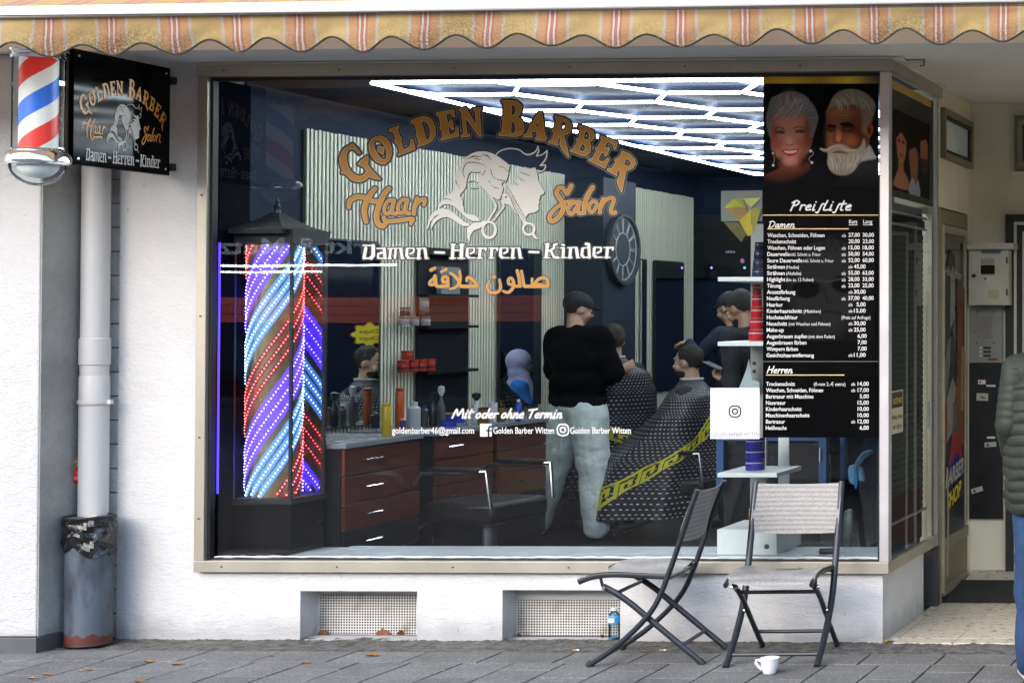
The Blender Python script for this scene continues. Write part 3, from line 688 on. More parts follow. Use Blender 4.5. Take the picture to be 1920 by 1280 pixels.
for (a, b_, c, d, y) in ((1901, 416, 1906, 1075, 1.69), (1906, 416, 2040, 421, 1.69), (1917, 434, 1921, 1060, 1.685), (1921, 434, 2030, 439, 1.685)):
    pbox('frame', a, b_, c, d, y, 1.70, M_CAB, hd)
hw = thing('porch_window', 'small olive framed window high on the cream porch wall', 'window', tuple(PB(1960, 318)))
pbox('frame', 1902, 216, 2040, 318, 1.70, YE-.002, M_OLIVE, hw, 0.003)
pbox('sash', 1908, 224, 2034, 311, 1.69, 1.70, pm('olive_sash', (0.28, 0.26, 0.18), .5), hw, 0.002)
pbox('pane', 1917, 234, 2026, 302, 1.685, 1.69, pm('dark_pane', (0.05, 0.055, 0.05), .1), hw)
pbox('sill', 1897, 322, 2044, 327, 1.70, YE-.002, M_CREAM, hw)
# sensor on the soffit
sn = thing('motion_sensor', 'small beige motor box on a wire bracket under the soffit', 'sensor', (PY(1716, 100, 0.1).x, 0.1, ZC))
a, b_ = PY(1704, 108, 0.1), PY(1736, 124, 0.1)
boxo('housing', a.x, b_.x, 0.05, 0.15, b_.z, ZC-0.004, M_LINT, sn, 0.004)
MB().tube([(a.x-0.03, 0.045, ZC-0.004), (a.x, 0.045, a.z+0.01), (b_.x+0.004, 0.045, a.z+0.012), (b_.x+0.006, 0.045, b_.z-0.004), (b_.x-0.015, 0.045, b_.z-0.008)], 0.004, 6).build('wire_bracket', M_DARKM, sn)

# ================================================================== downpipe
YP = -0.10; pc = PY(177, 600, YP); XPc = XP+0.012+0.068
XPc = max(XPc, pc.x)
dp = thing('downpipe', 'white plastic rain downpipe with clamp beside the grey pillar side', 'downpipe', (XPc, YP, 0))
def zpx(y): return PY(177, y, YP).z
MB().lathe([(0.064, 0.0), (0.064, zpx(760))], (XPc, YP, 0), 24).build('lower_pipe', M_WPVC, dp)
MB().lathe([(0.061, zpx(760)-0.05), (0.061, ZC)], (XPc, YP, 0), 24).build('upper_pipe', M_WPVC, dp)
MB().lathe([(0.062, zpx(684)), (0.0665, zpx(683)), (0.0665, zpx(635)), (0.062, zpx(633))], (XPc, YP, 0), 24).build('sleeve', M_WPVC, dp)
MB().lathe([(0.061, zpx(760)), (0.0645, zpx(759)), (0.0645, zpx(706)), (0.061, zpx(704))], (XPc, YP, 0), 24).build('socket', M_WPVC, dp)
MB().lathe([(0.066, zpx(757)), (0.071, zpx(756)), (0.071, zpx(750)), (0.066, zpx(749))], (XPc, YP, 0), 24).box(XPc-0.085, XPc-0.066, YP-0.01, YP+0.01, zpx(757), zpx(749)).box(XPc+0.066, XPc+0.09, YP-0.01, YP+0.01, zpx(757), zpx(749)).build('clamp', M_WPVC, dp)
# bundle stuck behind the pipe
bt = thing('plastic_bundle', 'crumpled red plastic and brown paper stuck behind the downpipe', 'litter', tuple(PY(140, 905, -0.2)))
def crumple(c, r, seed, n=10, m=8, sz=1.0):
    rr = random.Random(seed); mb = MB(); rings = []
    for j in range(m+1):
        t = math.pi*j/m; rg = []
        for k in range(n):
            a = 2*math.pi*k/n; q = r*(0.75+0.4*rr.random()) if 0 < j < m else r*0.9
            rg.append((c[0]+q*math.sin(t)*math.cos(a)*0.9+1e-4*math.cos(a), c[1]+q*math.sin(t)*math.sin(a)*0.9, c[2]-q*math.cos(t)*sz))
        rings.append(rg)
    return mb.rings(rings)
c = PY(142, 892, -0.115); crumple((c.x, c.y, c.z), 0.026, 3, sz=1.6).build('red_plastic', pm('red_plastic', (0.55, 0.01, 0.015), 0.25), bt, smooth=False)
c = PY(144, 866, -0.115); crumple((c.x, c.y, c.z), 0.022, 5, sz=1.2).build('brown_paper', pm('brown_paper', (0.22, 0.15, 0.09), 0.7, var=.4, scale=40), bt, smooth=False)
# ================================================================== litter bin
bc = Vector((XP+0.013+0.113, -0.16, 0)); bc.x = PY(166, 1150, -0.17).x
bin_ = thing('litter_bin', 'dented grey blue litter bin with black bin bag and rusty foot beside the downpipe', 'litter bin', (bc.x, -0.17, 0))
mb = MB(); n = 40; rings = []
hb = 0.62
for j in range(26):
    h = hb*j/25; rg = []
    for k in range(n):
        a = 2*math.pi*k/n; r = 0.101
        dent = 0.010*math.exp(-((a-4.6)/0.35)**2-((h-0.2)/0.12)**2) + 0.008*math.exp(-((a-5.3)/0.25)**2-((h-0.33)/0.15)**2) + 0.006*math.exp(-((a-4.2)/0.2)**2-((h-0.14)/0.1)**2)
        r -= dent
        rg.append((bc.x+r*math.cos(a), -0.17+r*math.sin(a)*0.92, h+0.003))
    rings.append(rg)
mb.rings(rings)
def bin_mat():
    m, n, l, b = node_mat('bin_paint')
    tc = n.new('ShaderNodeTexCoord'); nz = n.new('ShaderNodeTexNoise'); nz.inputs['Scale'].default_value = 10; nz.inputs['Detail'].default_value = 8
    mp = n.new('ShaderNodeMapping'); mp.inputs['Scale'].default_value = (1, 1, 0.4); l.new(tc.outputs['Object'], mp.inputs[0]); l.new(mp.outputs[0], nz.inputs[0])
    r = n.new('ShaderNodeValToRGB'); r.color_ramp.elements[0].color = (0.03, 0.035, 0.045, 1); r.color_ramp.elements[1].color = (0.075, 0.095, 0.13, 1)
    r.color_ramp.elements[0].position = 0.35; r.color_ramp.elements[1].position = 0.5; l.new(nz.outputs[0], r.inputs[0])
    sx = n.new('ShaderNodeSeparateXYZ'); l.new(tc.outputs['Object'], sx.inputs[0])
    n2 = n.new('ShaderNodeTexNoise'); n2.inputs['Scale'].default_value = 25; n2.inputs['Detail'].default_value = 6; l.new(tc.outputs['Object'], n2.inputs[0])
    ma = n.new('ShaderNodeMath'); ma.operation = 'MULTIPLY_ADD'; ma.inputs[1].default_value = -0.07; l.new(n2.outputs[0], ma.inputs[0]); l.new(sx.outputs[2], ma.inputs[2])
    mr = n.new('ShaderNodeMapRange'); mr.inputs[1].default_value = 0.018; mr.inputs[2].default_value = 0.024; mr.inputs[3].default_value = 1; mr.inputs[4].default_value = 0
    l.new(ma.outputs[0], mr.inputs[0])
    mx = n.new('ShaderNodeMix'); mx.data_type = 'RGBA'; mx.inputs[7].default_value = (0.10, 0.022, 0.013, 1)
    l.new(mr.outputs[0], mx.inputs[0]); l.new(r.outputs[0], mx.inputs[6]); l.new(mx.outputs[2], b.inputs['Base Color'])
    b.inputs['Roughness'].default_value = 0.5
    bp = n.new('ShaderNodeBump'); bp.inputs['Strength'].default_value = 0.25; bp.inputs['Distance'].default_value = 0.01; l.new(nz.outputs[0], bp.inputs['Height']); l.new(bp.outputs[0], b.inputs['Normal'])
    return m
mb.build('body', bin_mat(), bin_)
def ringtube(c, r, h, t, sy=0.92, n=32):
    pts = [(c.x+r*math.cos(2*math.pi*k/n), c.y+r*math.sin(2*math.pi*k/n)*sy, h) for k in range(n+1)]
    return MB().tube(pts, t, 6)
cc = Vector((bc.x, -0.17, 0))
ringtube(cc, 0.106, hb+0.004, 0.006).build('rim', M_BLACK, bin_)
ringtube(cc, 0.102, 0.008, 0.006).build('foot_ring', M_BLACK, bin_)
rr = random.Random(4); rings = []
for j in range(12):
    h = hb-0.0-0.015*j; rg = []
    for k in range(48):
        a = 2*math.pi*k/48
        low = 0.0 if j < 11 else 0.0
        r = 0.106+0.006*math.sin(a*7+j*0.9)+rr.uniform(-.005, .005)+0.003*math.sin(j*1.9+a*3)
        rg.append((cc.x+r*math.cos(a), cc.y+r*math.sin(a)*0.94, h-(0.02*math.sin(a*2.3+1)+0.012*math.sin(a*5))*(j/11.0)))
    rings.append(rg)
MB().rings(rings, cap=False).build('bin_bag', pm('black_bin_bag', (0.006, 0.006, 0.007), 0.22, spec=0.7, bump=0.5, bscale=45), bin_, angle=25)
boxo('liner_floor', cc.x-0.07, cc.x+0.07, cc.y-0.07, cc.y+0.07, hb-0.03, hb-0.028, M_BLACK, bin_)
MB().obox(Matrix.Translation((cc.x+0.01, cc.y, hb+0.004)) @ Matrix.Rotation(R(-6), 4, 'Y'), 0.085, 0.05, 0.003).build('paper_scrap', pm('paper_scrap', (0.55, 0.52, 0.4), .8), bin_, smooth=False)
# ================================================================== awning
YA = -1.25
per = 0.2715
def awn_mat():
    m, n, l, b = node_mat('awning_fabric')
    geo = n.new('ShaderNodeTexCoord'); sx = n.new('ShaderNodeSeparateXYZ'); l.new(geo.outputs['Object'], sx.inputs[0])
    d = n.new('ShaderNodeMath'); d.operation = 'DIVIDE'; d.inputs[1].default_value = per; l.new(sx.outputs[0], d.inputs[0])
    fr = n.new('ShaderNodeMath'); fr.operation = 'FRACT'; l.new(d.outputs[0], fr.inputs[0])
    r = n.new('ShaderNodeValToRGB'); cr = r.color_ramp; cr.interpolation = 'LINEAR'
    Y_ = (0.53, 0.385, 0.18); O = (0.52, 0.30, 0.16); SA = (0.45, 0.20, 0.13); W_ = (0.62, 0.58, 0.58); G = (0.50, 0.43, 0.38)
    half = [(0.0, SA), (0.024, SA), (0.028, W_), (0.052, W_), (0.056, SA), (0.085, SA), (0.095, O), (0.215, O), (0.225, G), (0.262, G), (0.272, Y_), (0.5, Y_)]
    stops = [(0.5-p, c) for p, c in reversed(half)] + [(0.5+p, c) for p, c in half[1:]]
    stops = stops[:31]
    cr.elements[0].position = stops[0][0]; cr.elements[0].color = (*stops[0][1], 1)
    cr.elements[1].position = stops[-1][0]; cr.elements[1].color = (*stops[-1][1], 1)
    for p, c in stops[1:-1]:
        e = cr.elements.new(p); e.color = (*c, 1)
    l.new(fr.outputs[0], r.inputs[0])
    # mould and dirt creeping up from the hem
    nz = n.new('ShaderNodeTexNoise'); nz.inputs['Scale'].default_value = 2.6; nz.inputs['Detail'].default_value = 5; nz.inputs['Roughness'].default_value = 0.6
    l.new(geo.outputs['Object'], nz.inputs[0])
    ma = n.new('ShaderNodeMath'); ma.operation = 'MULTIPLY_ADD'; ma.inputs[1].default_value = -0.36; l.new(nz.outputs[0], ma.inputs[0]); l.new(sx.outputs[2], ma.inputs[2])
    mr = n.new('ShaderNodeMapRange'); mr.inputs[1].default_value = -0.60; mr.inputs[2].default_value = -0.40; mr.inputs[3].default_value = 0.95; mr.inputs[4].default_value = 0
    n7 = n.new('ShaderNodeTexNoise'); n7.inputs['Scale'].default_value = 1.1; n7.inputs['Detail'].default_value = 2; l.new(geo.outputs['Object'], n7.inputs[0])
    m7 = n.new('ShaderNodeMath'); m7.operation = 'MULTIPLY_ADD'; m7.inputs[1].default_value = -0.42; l.new(n7.outputs[0], m7.inputs[0]); l.new(ma.outputs[0], m7.inputs[2])
    l.new(m7.outputs[0], mr.inputs[0])
    n2 = n.new('ShaderNodeTexNoise'); n2.inputs['Scale'].default_value = 130; n2.inputs['Detail'].default_value = 4; l.new(geo.outputs['Object'], n2.inputs[0])
    r3 = n.new('ShaderNodeMapRange'); r3.inputs[1].default_value = 0.35; r3.inputs[2].default_value = 0.6; l.new(n2.outputs[0], r3.inputs[0])
    mm = n.new('ShaderNodeMath'); mm.operation = 'MULTIPLY'; l.new(mr.outputs[0], mm.inputs[0]); l.new(r3.outputs[0], mm.inputs[1])
    mm2 = n.new('ShaderNodeMath'); mm2.operation = 'MULTIPLY_ADD'; mm2.inputs[1].default_value = 0.55; l.new(mr.outputs[0], mm2.inputs[0]); l.new(mm.outputs[0], mm2.inputs[2])
    mm3 = n.new('ShaderNodeMath'); mm3.operation = 'MULTIPLY'; mm3.inputs[1].default_value = 0.6; mm3.use_clamp = True; l.new(mm2.outputs[0], mm3.inputs[0])
    mx = n.new('ShaderNodeMix'); mx.data_type = 'RGBA'; mx.inputs[7].default_value = (0.075, 0.06, 0.028, 1)
    l.new(mm3.outputs[0], mx.inputs[0]); l.new(r.outputs[0], mx.inputs[6]); l.new(mx.outputs[2], b.inputs['Base Color'])
    b.inputs['Roughness'].default_value = 0.9; b.inputs['Specular IOR Level'].default_value = 0.15
    tr = n.new('ShaderNodeBsdfTranslucent'); l.new(mx.outputs[2], tr.inputs[0])
    ms = n.new('ShaderNodeMixShader'); ms.inputs[0].default_value = 0.38
    o = n['Material Output']; l.new(b.outputs[0], ms.inputs[1]); l.new(tr.outputs[0], ms.inputs[2]); l.new(ms.outputs[0], o.inputs[0])
    return m
M_AWN = awn_mat()
aL = PY(448, 97, YA); valx = PY(325, 97, YA).x
zv = (PY(700, 97, YA).z + PY(1430, 86, YA).z)/2        # lowest hem
zbar0 = (PY(300, 24, YA).z+PY(1500, 21, YA).z)/2; zbar1 = zbar0 + 0.050
tilt = 0.0055                                          # the bar hangs a little lower at the left end
aw = thing('awning', 'striped yellow and orange fabric awning with mouldy scalloped valance and white front bar', 'awning', (valx-per*0.5, YA, zbar0))
AX0, AX1 = -7.4, 1.2
def az(x, z): return z + tilt*(x+3.9)
mb = MB(); nx = 620; nz_ = 7
def hem(x): return zv + 0.0275*(1-math.cos(2*math.pi*(x-valx)/per)) *(1+0.12*math.sin(x*2.9+1)) + 0.005*math.sin(x*5.1)+0.003*math.sin(x*13)
for j in range(nz_+1):
    for i in range(nx+1):
        x = AX0+(AX1-AX0)*i/nx; h = hem(x); z = zbar0+(h-zbar0)*j/nz_
        y = YA + (j/nz_)*(0.012*math.sin(2*math.pi*(x-valx)/per*0.5)+0.018*math.sin(x*2.3)+0.006*math.sin(x*23+j))
        mb.v.append((x, y, az(x, z)))
for j in range(nz_):
    for i in range(nx): a = j*(nx+1)+i; mb.f.append((a, a+1, a+nx+2, a+nx+1))
mb.build('valance', M_AWN, aw, fix=False)
pts = []
for i in range(nx+1):
    x = AX0+(AX1-AX0)*i/nx; pts.append((x, YA-0.002+(0.012*math.sin(2*math.pi*(x-valx)/per*0.5)+0.018*math.sin(x*2.3)+0.006*math.sin(x*23+nz_)), az(x, hem(x))))
MB().tube(pts, 0.0045, 5).build('hem_piping', pm('black_piping', (0.018, 0.017, 0.01), 0.7, col2=(0.2, 0.18, 0.05), scale=30, thresh=(0.6, 0.8)), aw)
mb = MB(); prof = [(-0.028, 0.0), (-0.034, 0.008), (-0.034, 0.034), (-0.022, 0.048), (0.01, 0.052), (0.03, 0.045), (0.034, 0.004), (0.025, 0.0)]
mb.rings([[(x, YA+a, az(x, zbar0+b_)) for a, b_ in prof] for x in (AX0-0.02, AX1+0.02)])
mb.build('front_bar', pm('white_powder_coat', (0.68, 0.70, 0.73), 0.3, var=0.03, scale=3), aw, bev=0.002)
MB().box(AX0, AX1, YA-0.036, YA-0.028, zbar0-0.004, zbar0-0.001).build('front_bar_lip', M_BLACK, aw, smooth=False)
# sloping cloth up to the cassette on the wall
mb = MB(); ny = 10; nx2 = 200
for j in range(ny+1):
    for i in range(nx2+1):
        x = AX0+(AX1-AX0)*i/nx2; t = j/ny
        mb.v.append((x, YA+0.02+t*(-0.42-YA-0.06), az(x, zbar1)+t*0.42-0.05*math.sin(math.pi*t)+0.006*math.sin(x*1.7+2)))
for j in range(ny):
    for i in range(nx2): a = j*(nx2+1)+i; mb.f.append((a, a+1, a+nx2+2, a+nx2+1))
mb.build('canopy_cloth', M_AWN, aw, fix=False)
boxo('cassette', AX0, AX1, -0.56, -0.42, zbar1+0.38, zbar1+0.5, M_WHITE, aw)
for x in (-6.6, -0.8):
    MB().tube([(x, -0.45, zbar1+0.33), (x+0.3, -0.85, zbar1+0.16), (x, YA+0.03, zbar1+0.0)], 0.02, 8).build('folding_arm', M_WHITE, aw)
a = PY(1736, 58, YA+0.03); b_ = PY(1766, 70, YA+0.03)
sk = thing('awning_bracket', 'small grey bracket with three dark holes tucked behind the valance', 'bracket', ((a.x+b_.x)/2, YA+0.045, b_.z))
boxo('plate', a.x, b_.x, YA+0.03, YA+0.05, b_.z, a.z+0.02, pm('grey_bracket', (0.25, 0.25, 0.27), 0.5), sk, 0.004)
for k in range(3):
    MB().lathe([(0.0065, 0), (0.006, 0.002)], (a.x+(b_.x-a.x)*(0.22+0.28*k), YA+0.03, (a.z+b_.z)/2), 10, 'y').build('hole_plug', M_BLACK, sk)

# ================================================================== artwork (photo pixel coordinates on the window plane)
def z2(o, k, pts): return [(o[0]+x/k, o[1]+y/k) for x, y in pts]
K1 = 5.12; O2 = (620, 180); O3 = (920, 170)
GLY = [
 (O2, [(210,460),(250,500),(285,548),(268,556),(235,520),(205,505),(170,520),(148,560),(150,620),(165,680),(200,735),(240,765),(280,775),(320,760),(345,730),(330,690),(300,670),(262,655),(290,625),(352,578),(362,610),(350,650),(372,690),(420,745),(478,800),(430,795),(395,785),(370,770),(340,800),(300,820),(250,822),(200,805),(165,770),(140,745),(105,740),(115,715),(100,680),(88,630),(90,590),(105,545),(135,505),(170,485)], []),
 (O2, [(430,395),(480,385),(530,405),(560,445),(580,500),(582,560),(560,620),(520,652),(480,650),(430,625),(395,580),(372,520),(370,460),(395,415)], [[(425,425),(470,425),(515,470),(540,530),(540,590),(520,618),(480,600),(440,550),(415,500),(412,450)]]),
 (O2, [(455,485),(510,495),(503,560),(452,530)], []),
 (O2, [(560,325),(655,290),(650,310),(640,325),(660,385),(685,410),(672,435),(688,490),(700,520),(745,500),(770,470),(770,415),(790,420),(808,510),(650,572),(655,555),(668,545),(650,480),(625,450),(615,440),(625,410),(605,345),(565,345)], []),
 (O2, [(775,240),(850,210),(900,200),(950,215),(985,255),(1003,310),(1000,380),(970,430),(930,455),(835,490),(838,475),(850,460),(835,400),(820,375),(830,345),(815,300),(800,265),(780,262)], [[(870,245),(905,240),(935,265),(955,320),(960,380),(945,415),(920,430),(905,380),(888,310),(868,265)]]),
 (O2, [(1015,165),(1180,135),(1190,205),(1175,195),(1155,168),(1110,170),(1105,180),(1120,265),(1140,262),(1150,235),(1165,235),(1180,320),(1165,325),(1145,295),(1125,298),(1140,375),(1170,372),(1200,345),(1205,300),(1220,305),(1228,385),(1060,425),(1062,410),(1080,395),(1070,330),(1048,310),(1060,285),(1045,205),(1040,190),(1020,185)], []),
 (O2, [(1230,128),(1300,115),(1400,300),(1390,150),(1375,140),(1365,125),(1445,115),(1445,130),(1428,145),(1445,385),(1420,380),(1290,200),(1305,365),(1330,375),(1332,388),(1255,395),(1255,380),(1278,370),(1258,150),(1235,140)], []),
 (O3, [(112,98),(200,98),(250,105),(290,140),(295,190),(275,235),(248,250),(290,280),(315,320),(318,380),(300,420),(250,440),(80,430),(80,415),(110,400),(120,290),(105,265),(128,245),(130,130),(112,115)], [[(200,130),(230,140),(245,180),(235,225),(210,240),(195,238)], [(200,290),(225,300),(240,340),(238,395),(215,415),(190,412)]]),
 (O3, [(465,215),(490,210),(520,430),(535,450),(528,480),(440,470),(430,455),(448,445),(445,395),(400,388),(385,420),(400,430),(395,445),(315,445),(318,430),(345,415),(380,340),(370,330),(395,318),(445,235)], [[(455,285),(466,352),(428,346)]]),
 (O3, [(620,245),(700,265),(750,290),(775,340),(765,390),(730,420),(700,425),(705,460),(735,560),(748,635),(700,580),(665,520),(670,460),(655,430),(640,495),(645,525),(555,500),(560,488),(585,478),(610,410),(590,385),(618,360),(635,280),(618,262)], [[(680,290),(715,305),(730,345),(715,385),(680,390),(668,385)]]),
 (O3, [(850,335),(930,360),(985,395),(995,440),(970,480),(945,490),(960,530),(950,590),(910,625),(870,620),(765,580),(768,568),(795,560),(835,490),(822,465),(848,455),(868,375),(845,355)], [[(905,385),(940,400),(950,440),(935,475),(905,470),(890,460)], [(875,510),(905,520),(910,560),(890,590),(860,580),(845,570)]]),
 (O3, [(1060,435),(1215,500),(1200,560),(1185,560),(1180,520),(1130,490),(1110,500),(1090,545),(1105,555),(1130,545),(1140,555),(1110,625),(1095,625),(1095,600),(1070,590),(1050,620),(1030,660),(1055,685),(1095,680),(1120,650),(1135,660),(1095,745),(945,670),(950,655),(975,655),(1020,580),(1005,550),(1030,545),(1070,470),(1055,455)], []),
 (O3, [(1262,580),(1330,610),(1380,660),(1390,700),(1365,740),(1325,760),(1300,765),(1285,830),(1270,910),(1258,975),(1235,930),(1215,870),(1240,810),(1245,770),(1235,750),(1205,790),(1210,815),(1120,765),(1125,750),(1155,755),(1205,690),(1195,665),(1225,650),(1260,610),(1255,595)], [[(1300,650),(1340,670),(1352,700),(1330,730),(1290,720),(1275,710)]]),
]
def art_golden(step=0.8):
    A = Art(625, 175, 1205, 385, step)
    for o, p, hs in GLY: A.poly(z2(o, K1, p), [z2(o, K1, h) for h in hs], mg=9)
    return A
HAAR = [([(175,1065),(185,1010),(240,972),(320,975),(400,1010),(455,1010)], [15,19,19,17,16,14]),
 ([(425,892),(385,940),(345,1010),(322,1100),(340,1205)], [17,20,22,22,17]), ([(560,890),(510,950),(465,1050),(440,1150),(455,1225),(500,1250),(532,1222)], [17,20,22,22,21,18,13]),
 ([(605,1008),(560,1003),(520,1060),(520,1118),(558,1128),(598,1070)], 12), ([(610,1005),(592,1070),(590,1120),(626,1132)], 14),
 ([(732,1003),(687,998),(650,1050),(650,1110),(688,1122),(725,1065)], 12), ([(737,1000),(720,1065),(722,1115),(756,1128)], 14),
 ([(832,985),(806,1060),(800,1130)], 15), ([(815,1060),(855,1005),(905,995),(895,1045)], [12,13,14,12]), ([(510,1165),(532,1202),(650,1196),(785,1180),(770,1225)], [13,15,15,13,12])]
SALON = [([(775,915),(735,985),(712,960),(690,935),(655,938),(634,985),(668,1040),(700,1095),(682,1175),(625,1240),(580,1252),(566,1205),(630,1125),(720,1072),(800,1062)], [17,19,14,13,15,18,19,19,18,17,16,15,13,11,9]),
 ([(845,1072),(800,1075),(750,1110),(748,1165),(785,1180),(835,1110)], 15), ([(855,1068),(838,1130),(845,1172),(872,1178)], 15),
 ([(978,930),(930,1010),(900,1100),(898,1172)], [17,20,20,15]), ([(985,1060),(950,1095),(948,1150),(975,1165),(1010,1120),(1015,1075),(985,1060)], 13),
 ([(1082,1042),(1056,1105),(1048,1168)], 15), ([(1060,1120),(1095,1060),(1150,1030),(1182,1042),(1172,1090),(1156,1140),(1166,1172),(1196,1170)], 14)]
def art_script(lst, org, box, step=0.7):
    A = Art(*box, step)
    for pts, r in lst:
        rr_ = r if isinstance(r, (int, float)) else None
        if rr_ is None:
            k = 4; sp = smooth_pts(pts, k); rs = []
            for i in range(len(sp)): t = i/k; a = int(min(t, len(r)-1)); b2 = min(a+1, len(r)-1); rs.append((r[a]+(r[b2]-r[a])*(t-a))/K1)
            A.stroke(z2(org, K1, sp), rs)
        else: A.stroke(z2(org, K1, smooth_pts(pts, 4)), rr_/K1)
    return A
BL = {
 'D': [([(10,12),(165,12)],10),([(150,15),(148,150),(120,185)],25),([(45,50),(22,185)],22),([(15,190),(120,188)],12)],
 'a': [([(10,55),(110,55)],9),([(112,60),(122,185)],22),([(100,110),(30,128),(25,185)],15),([(20,190),(140,192)],9)],
 'm': [([(5,58),(205,52)],8),([(45,70),(30,190)],19),([(115,70),(105,185)],18),([(185,65),(205,190)],21),([(8,193),(55,193)],8),([(190,193),(232,193)],8)],
 'e': [([(27,72),(22,160),(45,185)],20),([(25,55),(120,55)],9),([(122,60),(118,108),(70,132)],13),([(40,190),(138,192)],9)],
 'n': [([(5,58),(130,52)],8),([(45,70),(35,190)],21),([(125,65),(142,185)],21),([(8,194),(68,194)],8),([(128,194),(172,194)],8)],
 '-': [([(20,112),(145,116)],15)],
 'H': [([(10,5),(80,5)],8),([(45,10),(35,190)],22),([(0,195),(80,195)],8),([(130,5),(205,5)],8),([(165,10),(158,185)],25),([(110,195),(205,195)],8),([(60,85),(130,85)],10)],
 'r': [([(5,58),(60,55)],8),([(55,65),(45,190)],21),([(10,194),(92,194)],8),([(75,60),(135,58),(128,88)],12)],
 'K': [([(20,5),(90,5)],8),([(60,10),(42,185)],24),([(5,195),(95,195)],8),([(190,5),(150,15),(150,60),(90,100)],15),([(110,105),(150,185),(210,193)],17)],
 'i': [([(5,60),(50,55)],8),([(50,65),(45,188)],21),([(10,194),(92,194)],7),([(28,15),(60,20)],12)],
 'd': [([(85,5),(122,14),(130,190)],20),([(35,75),(25,160),(50,186)],19),([(40,62),(100,58)],9),([(50,192),(142,192)],9)]}
BLS = [('D',145),('a',335),('m',490),('e',735),('n',885),('-',1130),('H',1355),('e',1570),('r',1720),('r',1882),('e',2032),('n',2187),('-',2437),('K',2647),('i',2877),('n',2982),('d',3157),('e',3327),('r',3482)]
def art_black(step=0.55):
    A = Art(672, 448, 1158, 496, step); k = 7.385
    for ch, x in BLS:
        for pts, r in BL[ch]:
            A.stroke([(660+(x+a)/k, 440+(137+b_-(x-145)*0.0048)/k) for a, b_ in pts], r/k, mg=5)
    return A
ARB4 = [([(1095,490),(1118,478)],20),([(1135,472),(1150,462)],18),([(1150,570),(1140,600),(1090,640),(1075,682),(1120,690),(1150,650),(1148,590)],16),([(1150,570),(1160,650),(1180,712),(1330,712)],19),
 ([(1330,712),(1325,610),(1290,580),(1255,610),(1265,655),(1320,655)],18),([(1238,512),(1262,500)],18),([(1285,490),(1305,476)],18),
 ([(1365,530),(1420,570),(1475,640),(1470,690),(1420,735),(1355,750)],[16,18,18,18,16,12]),([(1490,500),(1500,600),(1490,690),(1530,715),(1730,715)],[12,17,18,20,20]),([(1590,640),(1600,600),(1650,605),(1735,700)],[14,19,20,20])]
ARB5 = [([(195,585)],26),([(130,640),(98,710),(125,785),(190,805),(255,785),(285,730),(270,620)],[12,18,19,19,18,18,12]),([(460,690),(400,680),(395,620),(430,600),(460,640),(468,700),(440,760),(385,800),(320,780)],[16,16,16,16,17,18,18,16,12]),
 ([(470,712),(560,712)],17),([(515,500),(540,590),(552,712)],[18,18,17]),([(575,505),(592,600),(610,700),(660,714),(940,714)],[14,17,18,19,19]),([(722,690),(722,612)],14),([(745,700),(800,625),(890,595),(938,640),(940,712)],[14,17,19,19,18]),([(760,690),(850,690)],16)]
def art_arabic(step=0.55):
    A = Art(795, 490, 1040, 560, step); k = 7.385
    for lst, ox in ((ARB4, 660), (ARB5, 900)):
        for pts, r in lst:
            pp = smooth_pts(pts, 3) if len(pts) > 2 else pts
            rs = r/k if isinstance(r, (int, float)) else [ (r[min(int(i/3), len(r)-1)]+(r[min(int(i/3)+1, len(r)-1)]-r[min(int(i/3), len(r)-1)])*((i/3) % 1))/k for i in range(len(pp))]
            if isinstance(rs, list) and len(pp) == len(pts): rs = [q/k for q in r]
            A.stroke([(ox+a/k, 440+b_/k) for a, b_ in pp], rs, mg=5)
    return A
KH = 6.4
def H(pts): return [(800+x/KH, 260+y/KH) for x, y in pts]
